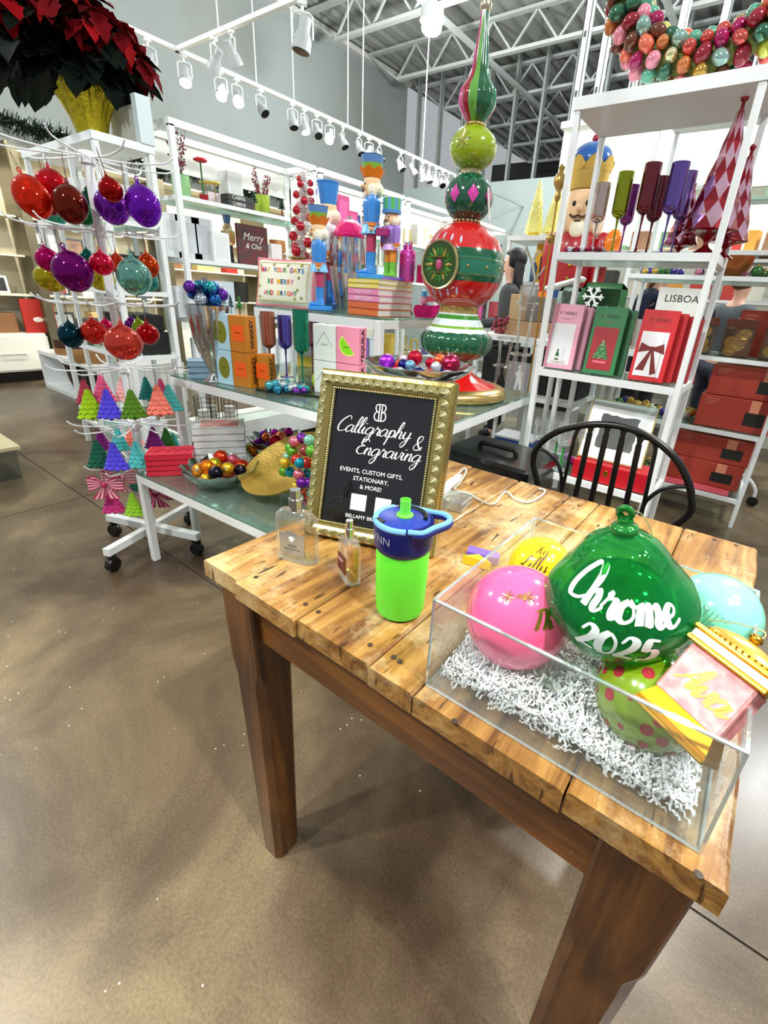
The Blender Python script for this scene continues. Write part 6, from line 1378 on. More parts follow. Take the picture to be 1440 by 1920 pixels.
def tree_proto():
    t = thing('felt_tree', '', 'ornament'); q = MB(); vs = []; n = 60; P = []
    rows = 6
    for i in range(rows):
        z0 = -.060+.120*i/rows; r0 = .040*(1-i/rows)+.006; P += [(r0*.92, z0+.002), (r0*1.10, z0+.008), (r0*.78, z0+.019)]
    P = [(.010, -.058)]+P+[(.002, .066)]
    ph = lambda i: pi/12*(i % 2)
    for i, (r, z) in enumerate(P):
        for k in range(n): a = 2*pi*k/n; row = (i-1)//3; s = 1+.20*abs(cos(5*a+row*pi/2)); dz = -.009*abs(cos(5*a+row*pi/2)) if (i-1) % 3 < 2 else 0; vs.append((r*s*cos(a), r*s*sin(a)*.5, z+dz))
    N = len(P); q.add(vs, [(i*n+k, i*n+(k+1) % n, (i+1)*n+(k+1) % n, (i+1)*n+k) for i in range(N-1) for k in range(n)]+[tuple(range(n))[::-1], tuple((N-1)*n+k for k in range(n))])
    q.build('tree', WHITE, t, True); q = MB(); q.lathe([(.007, -.076), (.007, -.054)], 8); q.build('trunk', WHITE, t, True)
    q = MB(); q.tube([(0, 0, .062), (.003, 0, .10), (0, 0, .135)], .0010, 4); q.build('string', mat((140, 110, 90), .8), t); return t
TC = {'lime green': (160, 200, 10), 'violet-blue': (84, 66, 220), 'olive green': (84, 130, 20), 'salmon': (250, 130, 110), 'aqua': (80, 190, 186), 'dark teal': (20, 130, 124), 'pink': (236, 90, 140), 'pale pink': (250, 190, 186), 'maroon': (170, 50, 70), 'dark green': (10, 92, 66), 'purple': (120, 20, 110), 'raspberry': (196, 44, 120), 'light lime': (150, 206, 40), 'green': (40, 110, 30)}
proto = None
def tree(px, py, hpx, off, col, where, tier):
    global proto
    zt = TIERS[tier][0]; dep = depth_of((PX, PY, zt-.1))+off; c = atd(px, py, dep); s = hpx*dep/FPX/.142; m = mat(TC[col], .8, spec=.2, sheen=.3)
    lab = '%s felt tree ornament %s' % (col, where); mm = {'tree': m, 'trunk': m}
    if proto is None: proto = tree_proto(); copy = proto; 
    else: copy = copy_tree(proto)
    for ch in copy.children:
        if ch.name.split('.')[0] in mm: ch.material_slots[0].link = 'OBJECT'; ch.material_slots[0].material = m
    copy.location = c; copy.scale = (s,)*3; copy.rotation_euler = (0, 0, .9+random.uniform(-.4, .4)); copy['label'] = lab; copy['group'] = 'felt trees on the wire rack'
T4, T5, T6 = 'on the fourth rack tier', 'on the fifth rack tier', 'on the lowest rack tier'
for a in ((168, 757, 60, -.12, 'lime green', 'leftmost '+T4, 3), (203, 757, 60, -.13, 'violet-blue', 'second in front '+T4, 3), (248, 757, 58, -.12, 'olive green', 'in the middle '+T4, 3), (297, 750, 60, -.08, 'salmon', 'near the right '+T4, 3), (318, 746, 54, .0, 'aqua', 'rightmost '+T4, 3), (160, 735, 50, .12, 'maroon', 'behind the lime one '+T4, 3), (192, 728, 54, .15, 'pink', 'behind the violet one '+T4, 3), (230, 730, 48, .22, 'pale pink', 'at the back '+T4, 3), (275, 728, 46, .18, 'dark teal', 'at the back right '+T4, 3), (303, 730, 44, .20, 'pink', 'behind the salmon one '+T4, 3),
          (184, 850, 56, -.10, 'dark green', 'leftmost '+T5, 4), (215, 855, 58, -.13, 'violet-blue', 'in front '+T5, 4), (222, 822, 48, .02, 'aqua', 'behind the violet one '+T5, 4), (257, 852, 56, -.10, 'aqua', 'in the middle '+T5, 4), (190, 825, 42, .16, 'purple', 'at the far left back '+T5, 4), (248, 815, 44, .18, 'salmon', 'at the back middle '+T5, 4), (288, 820, 44, .05, 'purple', 'at the right '+T5, 4), (312, 820, 40, .12, 'green', 'further right '+T5, 4), (326, 828, 36, .16, 'aqua', 'farthest right '+T5, 4), (300, 838, 34, .20, 'pale pink', 'low at the right back '+T5, 4),
          (210, 938, 52, -.05, 'raspberry', 'at the left '+T6, 5), (250, 945, 50, -.06, 'light lime', 'in the middle '+T6, 5), (252, 905, 34, .15, 'dark green', 'at the back '+T6, 5)): tree(*a)
def bow(px, py, off, c1, c2, label):
    dep = depth_of((PX, PY, TIERS[5][0]-.05))+off; c = atd(px, py, dep); t = thing('ribbon_bow', label, 'ornament', c, .85, 'striped bows on the lowest tier', scale=1.15)
    A, B = mat(c1, .5), mat(c2, .5)
    for s in (-1, 1):
        q = MB(); n = 9
        for j in range(n):
            q.k = j % 2; y0, y1 = -.028+.056*j/n, -.028+.056*(j+1)/n
            f = lambda u, y: Vector((s*(.006+.056*u), -.016*sin(pi*u)*(1), (y*(.25+.75*min(1, u*1.5)))+.006*sin(pi*u)))
            for i in range(6): u0, u1 = i/6, (i+1)/6; q.add([f(u0, y0), f(u1, y0), f(u1, y1), f(u0, y1)], [(0, 1, 2, 3)])
            g = lambda u, y: Vector((s*(.006+.056*u), .012*sin(pi*u), (y*(.25+.75*min(1, u*1.5)))+.006*sin(pi*u)))
            for i in range(6): u0, u1 = i/6, (i+1)/6; q.add([g(u0, y0), g(u0, y1), g(u1, y1), g(u1, y0)], [(0, 1, 2, 3)])
        q.build('loop', [A, B], t)
        q = MB()
        for j in range(5): q.k = j % 2; x0 = s*(.002+.007*j); q.add([(s*.002*j, -.006, -.008), (s*.002*(j+1), -.006, -.008), (s*(.006+.009*(j+1)), -.010, -.058), (s*(.006+.009*j), -.010, -.058)], [(0, 1, 2, 3)])
        q.build('tail', [A, B], t)
    q = MB(); q.ball((0, -.010, 0), (.010, .012, .012), 10, 8); q.build('knot', A, t, 'all')
    q = MB(); q.tube([(0, 0, .01), (0, 0, .06)], .001, 4); q.build('string', mat((140, 110, 90), .8), t)
bow(197, 908, -.10, (190, 40, 90), (250, 200, 206), 'pink and white striped ribbon bow, leftmost under the felt trees'); bow(222, 896, -.06, (226, 120, 140), (252, 222, 222), 'paler pink striped ribbon bow beside the leftmost one'); bow(292, 926, -.02, (120, 14, 60), (230, 110, 150), 'dark magenta striped ribbon bow seen under the low glass table')

# ------------------------------------------------------------------ open white shelf with the poinsettia
open_shelf('steel_shelf', 'white open steel shelf at the left with the poinsettia on top', -4.25, -3.2, 1.34, 1.66, (1.55, 1.17, .785, .20), 1.915, .030, .026, solid_top=True)
for x in (-3.9, -3.55):
    for y in (1.35, 1.64): q = MB(); q.mm((x-.012, y-.012, .0), (x+.012, y+.012, 1.915)); o = q.build('upright_bar', WHITE); tag(o, '%s white bar dividing the %s of the poinsettia shelf' % ('left' if x < -3.8 else 'right', 'front' if y < 1.5 else 'back'), 'bar')
def poinsettia():
    c = Vector((-3.50, 1.47, 1.956)); FX, FY = -.10, -.03; t = thing('poinsettia', 'dark red poinsettia in a pot wrapped in gold foil on top of the left shelf', 'plant', c)
    rnd = random.Random(8)
    FO = mat((196, 178, 40), .22, .85, bump=(28, 1.0))
    q = MB(); P = [(.072, 0), (.080, .05), (.095, .11), (.118, .17), (.135, .205), (.145, .23)]; n = 60; vs = []
    for r, z in P:
        for k in range(n):
            a = 2*pi*k/n; u = z/.23; w_ = 1+.05*u*sin(9*a)+.04*u*sin(23*a+3)+rnd.uniform(-.015, .015); vs.append((r*w_*cos(a), r*w_*sin(a), z+u*u*.030*sin(5*a+1)))
    q.add(vs, [(i*n+k, i*n+(k+1) % n, (i+1)*n+(k+1) % n, (i+1)*n+k) for i in range(5) for k in range(n)]+[tuple(range(n))[::-1]]); q.build('foil_wrap', FO, t, True)
    q = MB(); q.lathe([(.068, .02), (.09, .17), (0, .17)], 24); q.build('pot', mat((60, 40, 26), .8), t, True)
    LG = mat((8, 18, 9), .8, spec=.12); LR = mat((100, 2, 10), .8, spec=.12); LR2 = mat((140, 4, 14), .8, spec=.12)
    def leafm(L_, W_):
        q = MB(); pts = [(0, .1), (.12, .45), (.30, .80), (.40, .66), (.52, 1.0), (.62, .66), (.78, .50), (1, 0)]; vs = []
        for u, w_ in pts: vs += [(u*L_, -w_*W_/2, .015*w_-.22*L_*u*u), (u*L_, 0, -.22*L_*u*u-.004), (u*L_, w_*W_/2, .015*w_-.22*L_*u*u)]
        q.add(vs, [(3*i, 3*i+1, 3*i+4, 3*i+3) for i in range(7)]+[(3*i+1, 3*i+2, 3*i+5, 3*i+4) for i in range(7)]); return q
    gb = leafm(.20, .155).build('green_leaf', LG, t, 'all'); rb = leafm(.17, .11).build('red_bract', LR, t, 'all'); first = [True, True]
    def put(base, i, loc, az, el, s, m=None):
        if first[i]: o = base; first[i] = False
        else: o = copy_tree(base, t)
        o.location = loc; o.rotation_euler = (rnd.uniform(-.3, .3), -el, az); o.scale = (s,)*3
        if m: o.material_slots[0].link = 'OBJECT'; o.material_slots[0].material = m
    CZ = .40
    for k in range(270):                                          # dark green dome of leaves
        a = rnd.uniform(0, 2*pi); e = rnd.uniform(-.45, 1.3); R_ = rnd.uniform(.12, .33); loc = (FX+R_*cos(e)*cos(a), FY+R_*cos(e)*sin(a), CZ+R_*.72*sin(e)); put(gb, 0, loc, a+rnd.uniform(-.4, .4), rnd.uniform(-1.0, .0), rnd.uniform(.75, 1.1))
    for k in range(38):
        f = k/38; a = k*2.39996; e = pi/2-acosf(1-.86*f); R_ = .39; ctr = Vector((FX+R_*cos(e)*cos(a), FY+R_*cos(e)*sin(a), CZ+R_*.74*sin(e)))
        for j in range(6): put(rb, 1, ctr, 2*pi*j/6+a+rnd.uniform(-.2, .2), rnd.uniform(-.8, .1)-.5*f, rnd.uniform(.75, 1.05), LR2 if rnd.random() < .3 else None)
    q = MB()
    for k in range(14): a = k*2.4; q.tube([(.02*cos(a), .02*sin(a), .16), (.10*cos(a), .10*sin(a), .30), (.26*cos(a), .26*sin(a), .48)], .007, 5)
    q.build('stems', mat((30, 50, 20), .7), t)
def acosf(x): return math.acos(max(-1, min(1, x)))
poinsettia()
t = thing('display_box', 'grey canvas-sided box with a white corner post behind the poinsettia pot', 'box', (-3.34, 1.62, 1.956)); q = MB(); q.mm((-.20, -.02, 0), (.10, .04, .19)); q.build('grey_panel', mat((176, 176, 166), .7, vary=(5, (206, 206, 198), .8)), t); q = MB(); q.mm((.10, -.03, 0), (.15, .05, .23)); q.build('corner_post', mat((214, 226, 228), .4), t)

# ------------------------------------------------------------------ run of tall white shelving on the left
bays = [(1.77, 2.91), (2.95, 4.03), (4.09, 5.20), (5.26, 6.37)]
BN = ['nearest', 'second', 'third', 'farthest']
for k, (y0, y1) in enumerate(bays):
    open_shelf('shelving_bay', 'tall white shelving bay, %s in the run behind the display tables' % BN[k], -3.56, -3.2, y0, y1, (1.74, 1.385, 1.01, .62), 2.10, .034, .026, glass=True, solid_top=False)
    t = [o for o in bpy.data.objects if o.name.startswith('shelving_bay')][-1]
    for o in bpy.data.objects:
        if o.name.startswith('shelving_bay') and BN[k] in o['label']: t = o
    O = t.location; q = MB(); w2 = (y1-y0)/2
    q.mm((-.18, -w2, 2.09), (-.146, w2, 2.13)); q.mm((.146, -w2, 2.09), (.18, w2, 2.13)); q.mm((-.146, -w2, 2.09), (.146, -w2+.034, 2.13)); q.mm((-.146, w2-.034, 2.09), (.146, w2, 2.13)); q.build('top_frame', WHITE, t)
    q = MB(); q.mm((-.175, -w2+.036, 1.92), (-.165, w2-.036, 2.088)); q.build('header_board', mat((246, 246, 240), .6), t)
    q = MB(); q.mm((-.16, -w2+.036, .07), (.20, w2-.036, .25)); q.build('plinth', WHITE2, t); q = MB(); q.mm((-.14, -w2+.05, 0), (.16, w2-.05, .07)); q.build('toe_recess', BLACK, t)  # black toe block puts the shadow under the plinth into its colour
def sx(px, z=None): return at(px, 500, X=-3.24).y
def ypx(px, z):
    lo, hi = 1.0, 8.0
    for _ in range(40):
        m = (lo+hi)/2; v = Vector((-3.30, m, z-CAMH)); s = CX+FPX*v.dot(R3)/v.dot(F3)
        if s < px: lo = m
        else: hi = m
    return m
SG = 'goods in the left shelving run'
def g_box(y, z, w, d, h, col, lab, extra=None, x=-3.36, rz=0, name='gift_box', cat='box'):
    t = carton(name, lab, cat, (x, y, z), pi/2+rz, w, d, h, col, SG)
    if extra: panel(t, 'front_print', -w*.35, w*.35, h*.15, h*.85, -d/2, extra)
    return t
def berry_vase(y, z, lab, h=.34, vcol=(150, 200, 140), seed=1, x=-3.36, red=(120, 20, 40)):
    t = thing('berry_vase', lab, 'vase', (x, y, z), group=SG); rnd = random.Random(seed)
    q = MB(); q.open_lathe([(.05, 0), (.055, .01), (.055, .13), (.052, .13), (.05, .01)], 20, flute=lambda a, u: 1+.03*cos(10*a)); q.build('vase', mat(vcol, .2, .0, coat=.5), t, True)
    q = MB(); b = MB()
    for k in range(12):
        a = rnd.uniform(0, 2*pi); tp = Vector((.06*cos(a), .06*sin(a), h*rnd.uniform(.7, 1))); q.tube([(0, 0, .05), tuple(tp*.5+Vector((0, 0, .06))), tuple(tp)], .0016, 4)
        for j in range(9): f = rnd.uniform(.45, 1); b.ball(tp*f+Vector((rnd.uniform(-.012, .012), rnd.uniform(-.012, .012), .03*(1-f))), .0062, 6, 4)
    q.build('stems', mat((70, 50, 40), .7), t); b.build('berries', mat(red, .3), t, 'all')['kind'] = 'stuff'
z1, z2, z3, z4 = 1.741, 1.386, 1.011, .621
berry_vase(ypx(352, z1), z1, 'green glass vase of dark berries, nearest on the top left shelf', .40)
t = thing('amaryllis', 'red amaryllis stem in a small red pot on the top left shelf', 'plant', (-3.30, ypx(383, z1), z1), group=SG); q = MB(); q.lathe([(.02, 0), (.03, .04), (0, .04)], 14); q.build('pot', mat((170, 10, 30), .3), t, True); q = MB(); q.tube([(0, 0, .03), (0, 0, .22)], .006, 6); q.build('stem', mat((30, 90, 30), .5), t)
for k in range(6): a = k*pi/3; q = MB(); q.ball((.022*cos(a), .022*sin(a), .235), (.022, .022, .012), 8, 6); q.build('petal', mat((206, 16, 36), .4), t, 'all')
for k, px in enumerate((397, 407)):
    t = thing('gold_flower', 'gold flower pick, %s of the two by the amaryllis' % ('left', 'right')[k], 'ornament', (-3.36+.05*k, ypx(px, z1), z1), group=SG); q = MB(); q.tube([(0, 0, 0), (0, 0, .12)], .003, 5); q.build('stem', mat((150, 130, 60), .5), t)
    for j in range(6): a = j*pi/3; q = MB(); q.ball((.02*cos(a), .02*sin(a), .125), (.018, .018, .010), 8, 6); q.build('petal', mat((226, 196, 90), .3, .5), t, 'all')
g_box(ypx(410, z1), z1, .13, .10, .07, (226, 206, 210), 'low pale pink carton left of the CABINS books on the top left shelf')
yb = ypx(441, z1)
for k in range(2):
    t = thing('book', '%s black-banded CABINS book lying on the top left shelf' % ('lower', 'upper')[k], 'book', (-3.30, yb, z1+.036*k), pi/2, SG); q = MB(); q.mm((-.10, -.08, 0), (.10, .08, .034)); q.build('cover', mat((40, 44, 42), .5), t); q = MB(); q.mm((-.095, -.07, .004), (.103, .083, .030)); q.build('pages', mat((230, 230, 224), .8), t); lettering(t, 'CABINS', .030, plane_M((-.02, -.0806, .017), (1, 0, 0), (0, 0, 1)), mat((240, 240, 236), .5))
g_box(ypx(458, z1), z1, .12, .12, .24, (232, 232, 230), 'tall white marbled carton behind the CABINS books', (214, 216, 214), -3.44)
berry_vase(ypx(502, z1), z1, 'yellow-green glass vase of pink berries, farther along the top left shelf', .33, (170, 196, 60), 4, red=(150, 60, 70))
def mini_tree(y, z, h, lab, col=(30, 60, 40), x=-3.26):
    t = thing('mini_tree', lab, 'ornament', (x, y, z), group=SG); q = MB(); q.tube([(0, 0, 0), (0, 0, h*.55)], .006, 6); q.lathe([(.02, 0), (.02, .006), (0, .006)], 10); q.build('trunk', mat((120, 50, 40), .6), t); q = MB()
    for k in range(4): q.lathe([(.032-.006*k, h*(.45+.13*k)), (0, h*(.62+.13*k))], 10)
    q.build('branches', mat(col, .7), t)
mini_tree(ypx(471, z1), z1, .13, 'tiny green tree ornament right of the CABINS books'); mini_tree(ypx(523, z1), z1, .12, 'tiny green tree ornament right of the yellow-green vase')
for k, (px, w, col) in enumerate(((338, .12, (214, 216, 220)), (366, .17, (206, 210, 216)), (392, .15, (212, 214, 220)))):
    g_box(ypx(px, z2), z2, w, .11, .26, (226, 228, 230), '%s pale grey patterned gift bag on the second left shelf' % ORD[k], col, -3.40, name='gift_bag', cat='bag')
g_box(ypx(420, z2), z2, .13, .10, .19, (240, 240, 240), 'white patterned carton between the gift bags and the MERRY sign', (228, 228, 228))
t = thing('framed_sign', 'dark board reading Merry with red bauble pattern on the second left shelf', 'sign', (-3.34, ypx(482, z2), z2), pi/2, SG); q = MB(); q.mm((-.13, -.012, 0), (.13, .012, .27)); q.build('board', mat((70, 50, 48), .6, vary=(18, (120, 30, 34), .8)), t); script(t, 'Meny' if 0 else 'rr', .001, lambda u, v: Vector((u, -.0126, .2+v)), WHITE) if 0 else lettering(t, 'Merry', .070, plane_M((0, -.0128, .19), (1, 0, 0), (0, 0, 1)), mat((240, 230, 226), .5), shear=.25); lettering(t, '& Chic', .050, plane_M((0, -.0128, .13), (1, 0, 0), (0, 0, 1)), mat((240, 230, 226), .5), shear=.25)
nutcracker((-3.42, ypx(450, z2), z2), .7, .33, 'small nutcracker with a blue hat between the cartons on the second left shelf', (200, 160, 90), (60, 60, 70), (20, 20, 24), 'bucket', (90, 130, 180), (60, 60, 60))
g_box(ypx(523, z2), z2, .10, .09, .17, (236, 226, 226), 'pale pink carton right of the MERRY sign')
t = g_box(ypx(420, z3), z3, .17, .02, .25, (206, 220, 228), 'winter tree picture with a dark green fir print on the third left shelf', None, -3.28, name='picture', cat='picture')
for k, (x0, s) in enumerate(((-.025, 1), (.045, .7), (-.065, .45))):
    q = MB(); Mx = plane_M((x0, -.0105, .03), (1, 0, 0), (0, 0, 1)); q.prism([(-.003, 0), (.003, 0), (.003, .08*s), (-.003, .08*s)], Mx, .001)
    for j in range(3): q.prism([(-.036*s*(1-.22*j), .07*s+.035*s*j), (.036*s*(1-.22*j), .07*s+.035*s*j), (0, .13*s+.035*s*j)], Mx, .001)
    q.build('printed_fir', mat((40, 70, 74), .6), t)
mini_tree(ypx(445, z3), z3, .16, 'green tree ornament just right of the winter tree picture', (40, 110, 50)); mini_tree(ypx(382, z3), z3, .13, 'small dark tree ornament left of the winter tree picture', (30, 60, 50))
t = thing('black_cone', 'black pointed cone tree on the third left shelf', 'ornament', (-3.34, ypx(513, z3), z3), group=SG); q = MB(); q.lathe([(.05, 0), (.052, .08), (.03, .16), (.018, .19), (0, .27)], 14); q.build('cone', BLACK, t, True); q = MB(); q.lathe([(.055, 0), (.055, .008), (0, .008)], 14); q.build('foot', BLACK, t)
g_box(ypx(355, z3), z3, .14, .11, .20, (214, 216, 220), 'pale grey patterned carton at the near end of the third left shelf', (200, 204, 210)); g_box(ypx(372, z3), z3, .08, .10, .17, (70, 70, 74), 'charcoal carton on the third left shelf', None, -3.42); g_box(ypx(527, z3), z3, .11, .09, .13, (234, 230, 236), 'white patterned carton right of the black cone')
# assorted goods in the farther bays
rnd = random.Random(77); kinds = []
def g_glass(y, z, h, r, col, lab, x):
    t = thing('glass_vase', lab, 'vase', (x, y, z), group=SG); q = MB(); pr = rnd.choice(([(r*.6, 0), (r*.6, .01), (r, h*.5), (r*.7, h)], [(r, 0), (r, h)], [(r*.5, 0), (r, h*.3), (r*.4, h*.7), (r*.5, h)])); q.open_lathe(pr, 20); q.lathe([(pr[0][0], 0), (pr[0][0]*.95, .005)], 20); q.build('vase', col, t, True)
    q = MB(); q.lathe([(pr[-1][0]+.002, h-.004), (pr[-1][0]+.003, h), (pr[-1][0]-.002, h+.002)], 20); q.build('rim', col, t, True)
def g_frame(y, z, w, h, col, pic, lab, x, lean=-.15):
    t = thing('photo_frame', lab, 'frame', (x, y, z), group=SG, rot=(lean, 0, pi/2)); q = MB(); s = .022
    for a, c in (((-w/2, -.012, 0), (w/2, .012, s)), ((-w/2, -.012, h-s), (w/2, .012, h)), ((-w/2, -.012, s), (-w/2+s, .012, h-s)), ((w/2-s, -.012, s), (w/2, .012, h-s))): q.mm(a, c)
    q.build('frame', mat(col, .4), t); q = MB(); q.mm((-w/2+s, -.004, s), (w/2-s, .004, h-s)); q.build('photo', mat(pic, .4, vary=(9, tuple(max(0, c-90) for c in pic), .9)), t)
shn = {z1: 'top', z2: 'second', z3: 'third', z4: 'lowest'}
PAL = [((70, 110, 210), 'blue'), ((226, 226, 230), 'white'), ((206, 176, 70), 'gold'), ((220, 90, 100), 'coral'), ((190, 200, 206), 'silver-grey'), ((120, 90, 170), 'violet'), ((60, 60, 62), 'black'), ((230, 210, 180), 'cream'), ((200, 60, 130), 'magenta'), ((90, 150, 90), 'green')]
for bi, (y0, y1) in enumerate(bays):
    for z in (z1, z2, z3, z4):
        if bi == 0 and z in (z1, z2, z3): continue
        y = y0+.10; cnt = 0
        while y < y1-.08:
            col, cn = PAL[rnd.randrange(len(PAL))]; k = rnd.random(); w = rnd.uniform(.07, .16); h = rnd.uniform(.12, .27); x = -3.34+rnd.uniform(-.07, .04)
            lab = ', %s from the near end, %s shelf of the %s bay' % (ORD[cnt], shn[z], BN[bi])
            if k < .40: g_box(y+w/2, z, w, .10, h, col, cn+' carton'+lab, tuple(min(255, c+26) for c in col), x)
            elif k < .75: g_glass(y+w/2, z, h, w*.42, clear(tuple(min(255, c+40) for c in col), .8, .35, .05, 'coloured_glass', col) if rnd.random() < .6 else mat(col, .2, .2, coat=.5), cn+' vase'+lab, x)
            else: g_frame(y+w/2, z, w*1.1, h, (236, 236, 232) if rnd.random() < .6 else (200, 170, 80), col, cn+' framed picture'+lab, x)
            y += w+rnd.uniform(.02, .06); cnt += 1
# wire lanterns standing on the plinths
for k, px in enumerate((367, 395, 415)):
    y = ypx(px, .3); t = thing('wire_lantern', 'black wire grid lantern, %s on the plinth under the nearest bay' % ORD[k], 'lantern', (-3.18-.1*(k % 2), y, .251), group='wire lanterns on the plinth'); q = MB(); r = .055; h = .24
    for j in range(10): a = 2*pi*j/10; q.tube([(r*cos(a), r*sin(a), 0), (r*cos(a), r*sin(a), h)], .002, 4)
    for j in range(8): q.tube([(r*cos(a), r*sin(a), h*j/7) for a in [2*pi*i/16 for i in range(16)]], .002, 4, True)
    q.build('wire_cage', mat((40, 40, 44), .5), t); q = MB(); q.lathe([(.04, 0), (.04, .14), (0, .14)], 16); q.build('candle', mat((240, 236, 226), .6), t, True)

# ------------------------------------------------------------------ lit wall shelving on the left wall, garland above
CR = mat((238, 232, 206), .7, vary=(2, (224, 214, 182), .8)); MT = mat((120, 112, 90), .3, .7)
for k in range(5):
    y0, y1 = .55+1.55*k, .55+1.55*(k+1); t = thing('shelving_unit', 'cream backlit wall shelving bay, %s along the left wall' % ORD[k], 'shelf', (-7.38, (y0+y1)/2, 0), group='wall bays'); w2 = (y1-y0)/2
    q = MB(); q.mm((-.20, -w2, .1), (-.17, w2, 2.5)); q.build('back_panel', CR, t)
    for z in (.98, 1.40, 1.80, 2.45): q = MB(); q.mm((-.17, -w2+.03, z-.02), (.20, w2-.03, z)); q.build('shelf_board', mat((232, 226, 204), .5), t)
    q = MB(); q.mm((-.17, -w2+.03, .12), (.26, w2-.03, .55)); q.build('drawer_base', mat((244, 242, 226), .5), t)
    for j in (-1, 1):
        q = MB(); q.mm((.262, j*w2/2-w2/2+.02, .14), (.272, j*w2/2+w2/2-.02, .52)); dr = q.build('drawer', mat((246, 244, 230), .45), t)
        q = MB(); q.tube([(.27, j*w2/2-.12, .32), (.30, j*w2/2-.11, .32), (.30, j*w2/2+.11, .32), (.27, j*w2/2+.12, .32)], .006, 6); q.build('handle', CHROME, dr)
    q = MB(); q.mm((-.17, -w2+.03, 0), (.24, w2-.03, .12)); q.build('toe_recess', BLACK, t)
    q = MB(); q.mm((-.17, -w2, 0), (.28, -w2+.028, 2.5)); q.mm((.28, -w2+.001, 0), (.31, -w2+.09, 2.46)); q.build('metal_upright', MT, t)
WS = 'goods on the left wall shelving'
rnd = random.Random(12)
def wall_item(kind, y, z, w, h, col, lab):
    global SG
    old = SG; SG = WS
    if kind == 'frame': g_frame(y, z, w, h, (30, 30, 32) if col[0] > 120 else (236, 236, 232), col, lab, -7.30)
    elif kind == 'box': g_box(y, z, w, .16, h, col, lab, None, -7.32)
    else: g_glass(y, z, h, w/2, mat(col, .3, .3), lab, -7.28)
    SG = old
wall_item('frame', at(38, 430, X=-7.3).y+.22, 1.401, .28, .34, (200, 200, 206), 'black framed picture on the left wall shelving left of the ornaments')
wall_item('frame', at(42, 490, X=-7.3).y+.25, .98, .30, .34, (60, 64, 66), 'dark slate picture on the left wall shelving')
t = thing('book', 'tall red book with a white bird print on the left wall shelving', 'book', (-7.2, at(65, 560, X=-7.2).y, .551), pi/2, WS); q = MB(); q.mm((-.16, -.02, 0), (.16, .02, .38)); q.build('cover', mat((176, 34, 20), .5), t); q = MB(); q.mm((-.155, .018, .004), (.165, .03, .376)); q.build('pages', mat((170, 100, 60), .7), t); q = MB(); q.ball((-.02, -.022, .15), (.05, .004, .03), 10, 6); q.build('bird_print', mat((240, 230, 220), .6), t)
for bi in range(5):
    for z, nm in ((.551, 'lowest'), (.981, 'second'), (1.401, 'third'), (1.801, 'top')):
        y = .65+1.55*bi; cnt = 0
        while y < 1.55*(bi+1)+.22:
            if bi == 0 and y < 1.2: y = 1.2
            w = rnd.uniform(.14, .30); h = rnd.uniform(.12, .32); col, cn = [((230, 228, 220), 'white'), ((40, 38, 36), 'black'), ((176, 40, 28), 'red'), ((206, 180, 120), 'tan'), ((190, 196, 196), 'grey'), ((140, 96, 60), 'brown')][rnd.randrange(6)]
            ok = not (abs(y+w/2-2.0) < .75 and bi < 2 and False)
            kd = rnd.choice(('frame', 'box', 'vase', 'box')); wall_item(kd, y+w/2, z, w, h, col, '%s %s, %s from the left on the %s shelf of the %s wall bay' % (cn, {'frame': 'framed picture', 'box': 'box', 'vase': 'vase'}[kd], ORD[cnt], nm, ORD[bi])); cnt += 1; y += w+rnd.uniform(.08, .25)
def garland(y0, y1, lab, seed):
    t = thing('fir_garland', lab, 'garland', (-7.28, (y0+y1)/2, 2.66)); rnd = random.Random(seed); q = MB(); n = int((y1-y0)*900)
    for k in range(n):
        y = rnd.uniform(y0, y1)-(y0+y1)/2; wv = .05*sin(y*5)+.03*sin(y*13); a = rnd.uniform(0, 2*pi); d = Vector((cos(a), rnd.uniform(-.8, .8), sin(a))).normalized(); L_ = rnd.uniform(.06, .15); p = Vector((0, y, wv)); s = d.cross(Vector((0, 1, .3))).normalized()*.012
        q.add([p-s, p+s, p+d*L_+s*.5, p+d*L_-s*.5], [(0, 1, 2, 3)])
    q.build('fir_needles', mat((16, 40, 26), .8), t)['kind'] = 'stuff'
    q = MB()
    for k in range(int((y1-y0)*9)): a = rnd.uniform(0, 6.28); q.ball((.10+.03*cos(a), rnd.uniform(y0, y1)-(y0+y1)/2, .08*sin(a)), .009, 6, 4)
    q.build('fairy_lights', mat((255, 240, 200), .3, emit=6), t)['kind'] = 'stuff'
garland(1.2, 3.0, 'dark fir garland with fairy lights above the wall shelving at the far left', 3); garland(3.4, 7.4, 'dark fir garland seen through the nearest shelving bay', 5)
# low white table by the left wall
t = thing('low_table', 'low white open-sided table near the left wall', 'table', (-5.9, 2.25, 0))
for a, c, n in (((-.78, -.42, .38), (.80, .42, .42), 'top'), ((-.78, -.42, .0), (.80, .42, .045), 'base'), ((-.78, -.42, .045), (-.745, .42, .38), 'side_panel'), ((.765, -.42, .045), (.80, .42, .38), 'side_panel')):
    q = MB(); q.mm(a, c); q.build(n, WHITE, t)
for k, (x, y) in enumerate(((-6.2, 2.05), (-5.55, 2.0))):
    t = thing('round_tray', 'round wooden tray, %s of the two on the low white table' % ('left', 'right')[k], 'tray', (x, y, .421)); q = MB(); q.open_lathe([(.19, 0), (.20, .07), (.19, .07), (.18, .01)], 32); q.build('rim', mat((150, 106, 56), .5), t, True); q = MB(); q.lathe([(.19, 0), (.19, .012), (0, .012)], 32); q.build('base', mat((120, 80, 40), .5), t, True)
carton('carton', 'black carton with small print on the left round tray', 'box', (-6.12, 2.08, .434), .7, .20, .14, .22, (20, 20, 20)); carton('carton', 'dark brown carton beside the black one on the left round tray', 'box', (-6.28, 1.95, .434), .7, .10, .08, .13, (70, 40, 30))
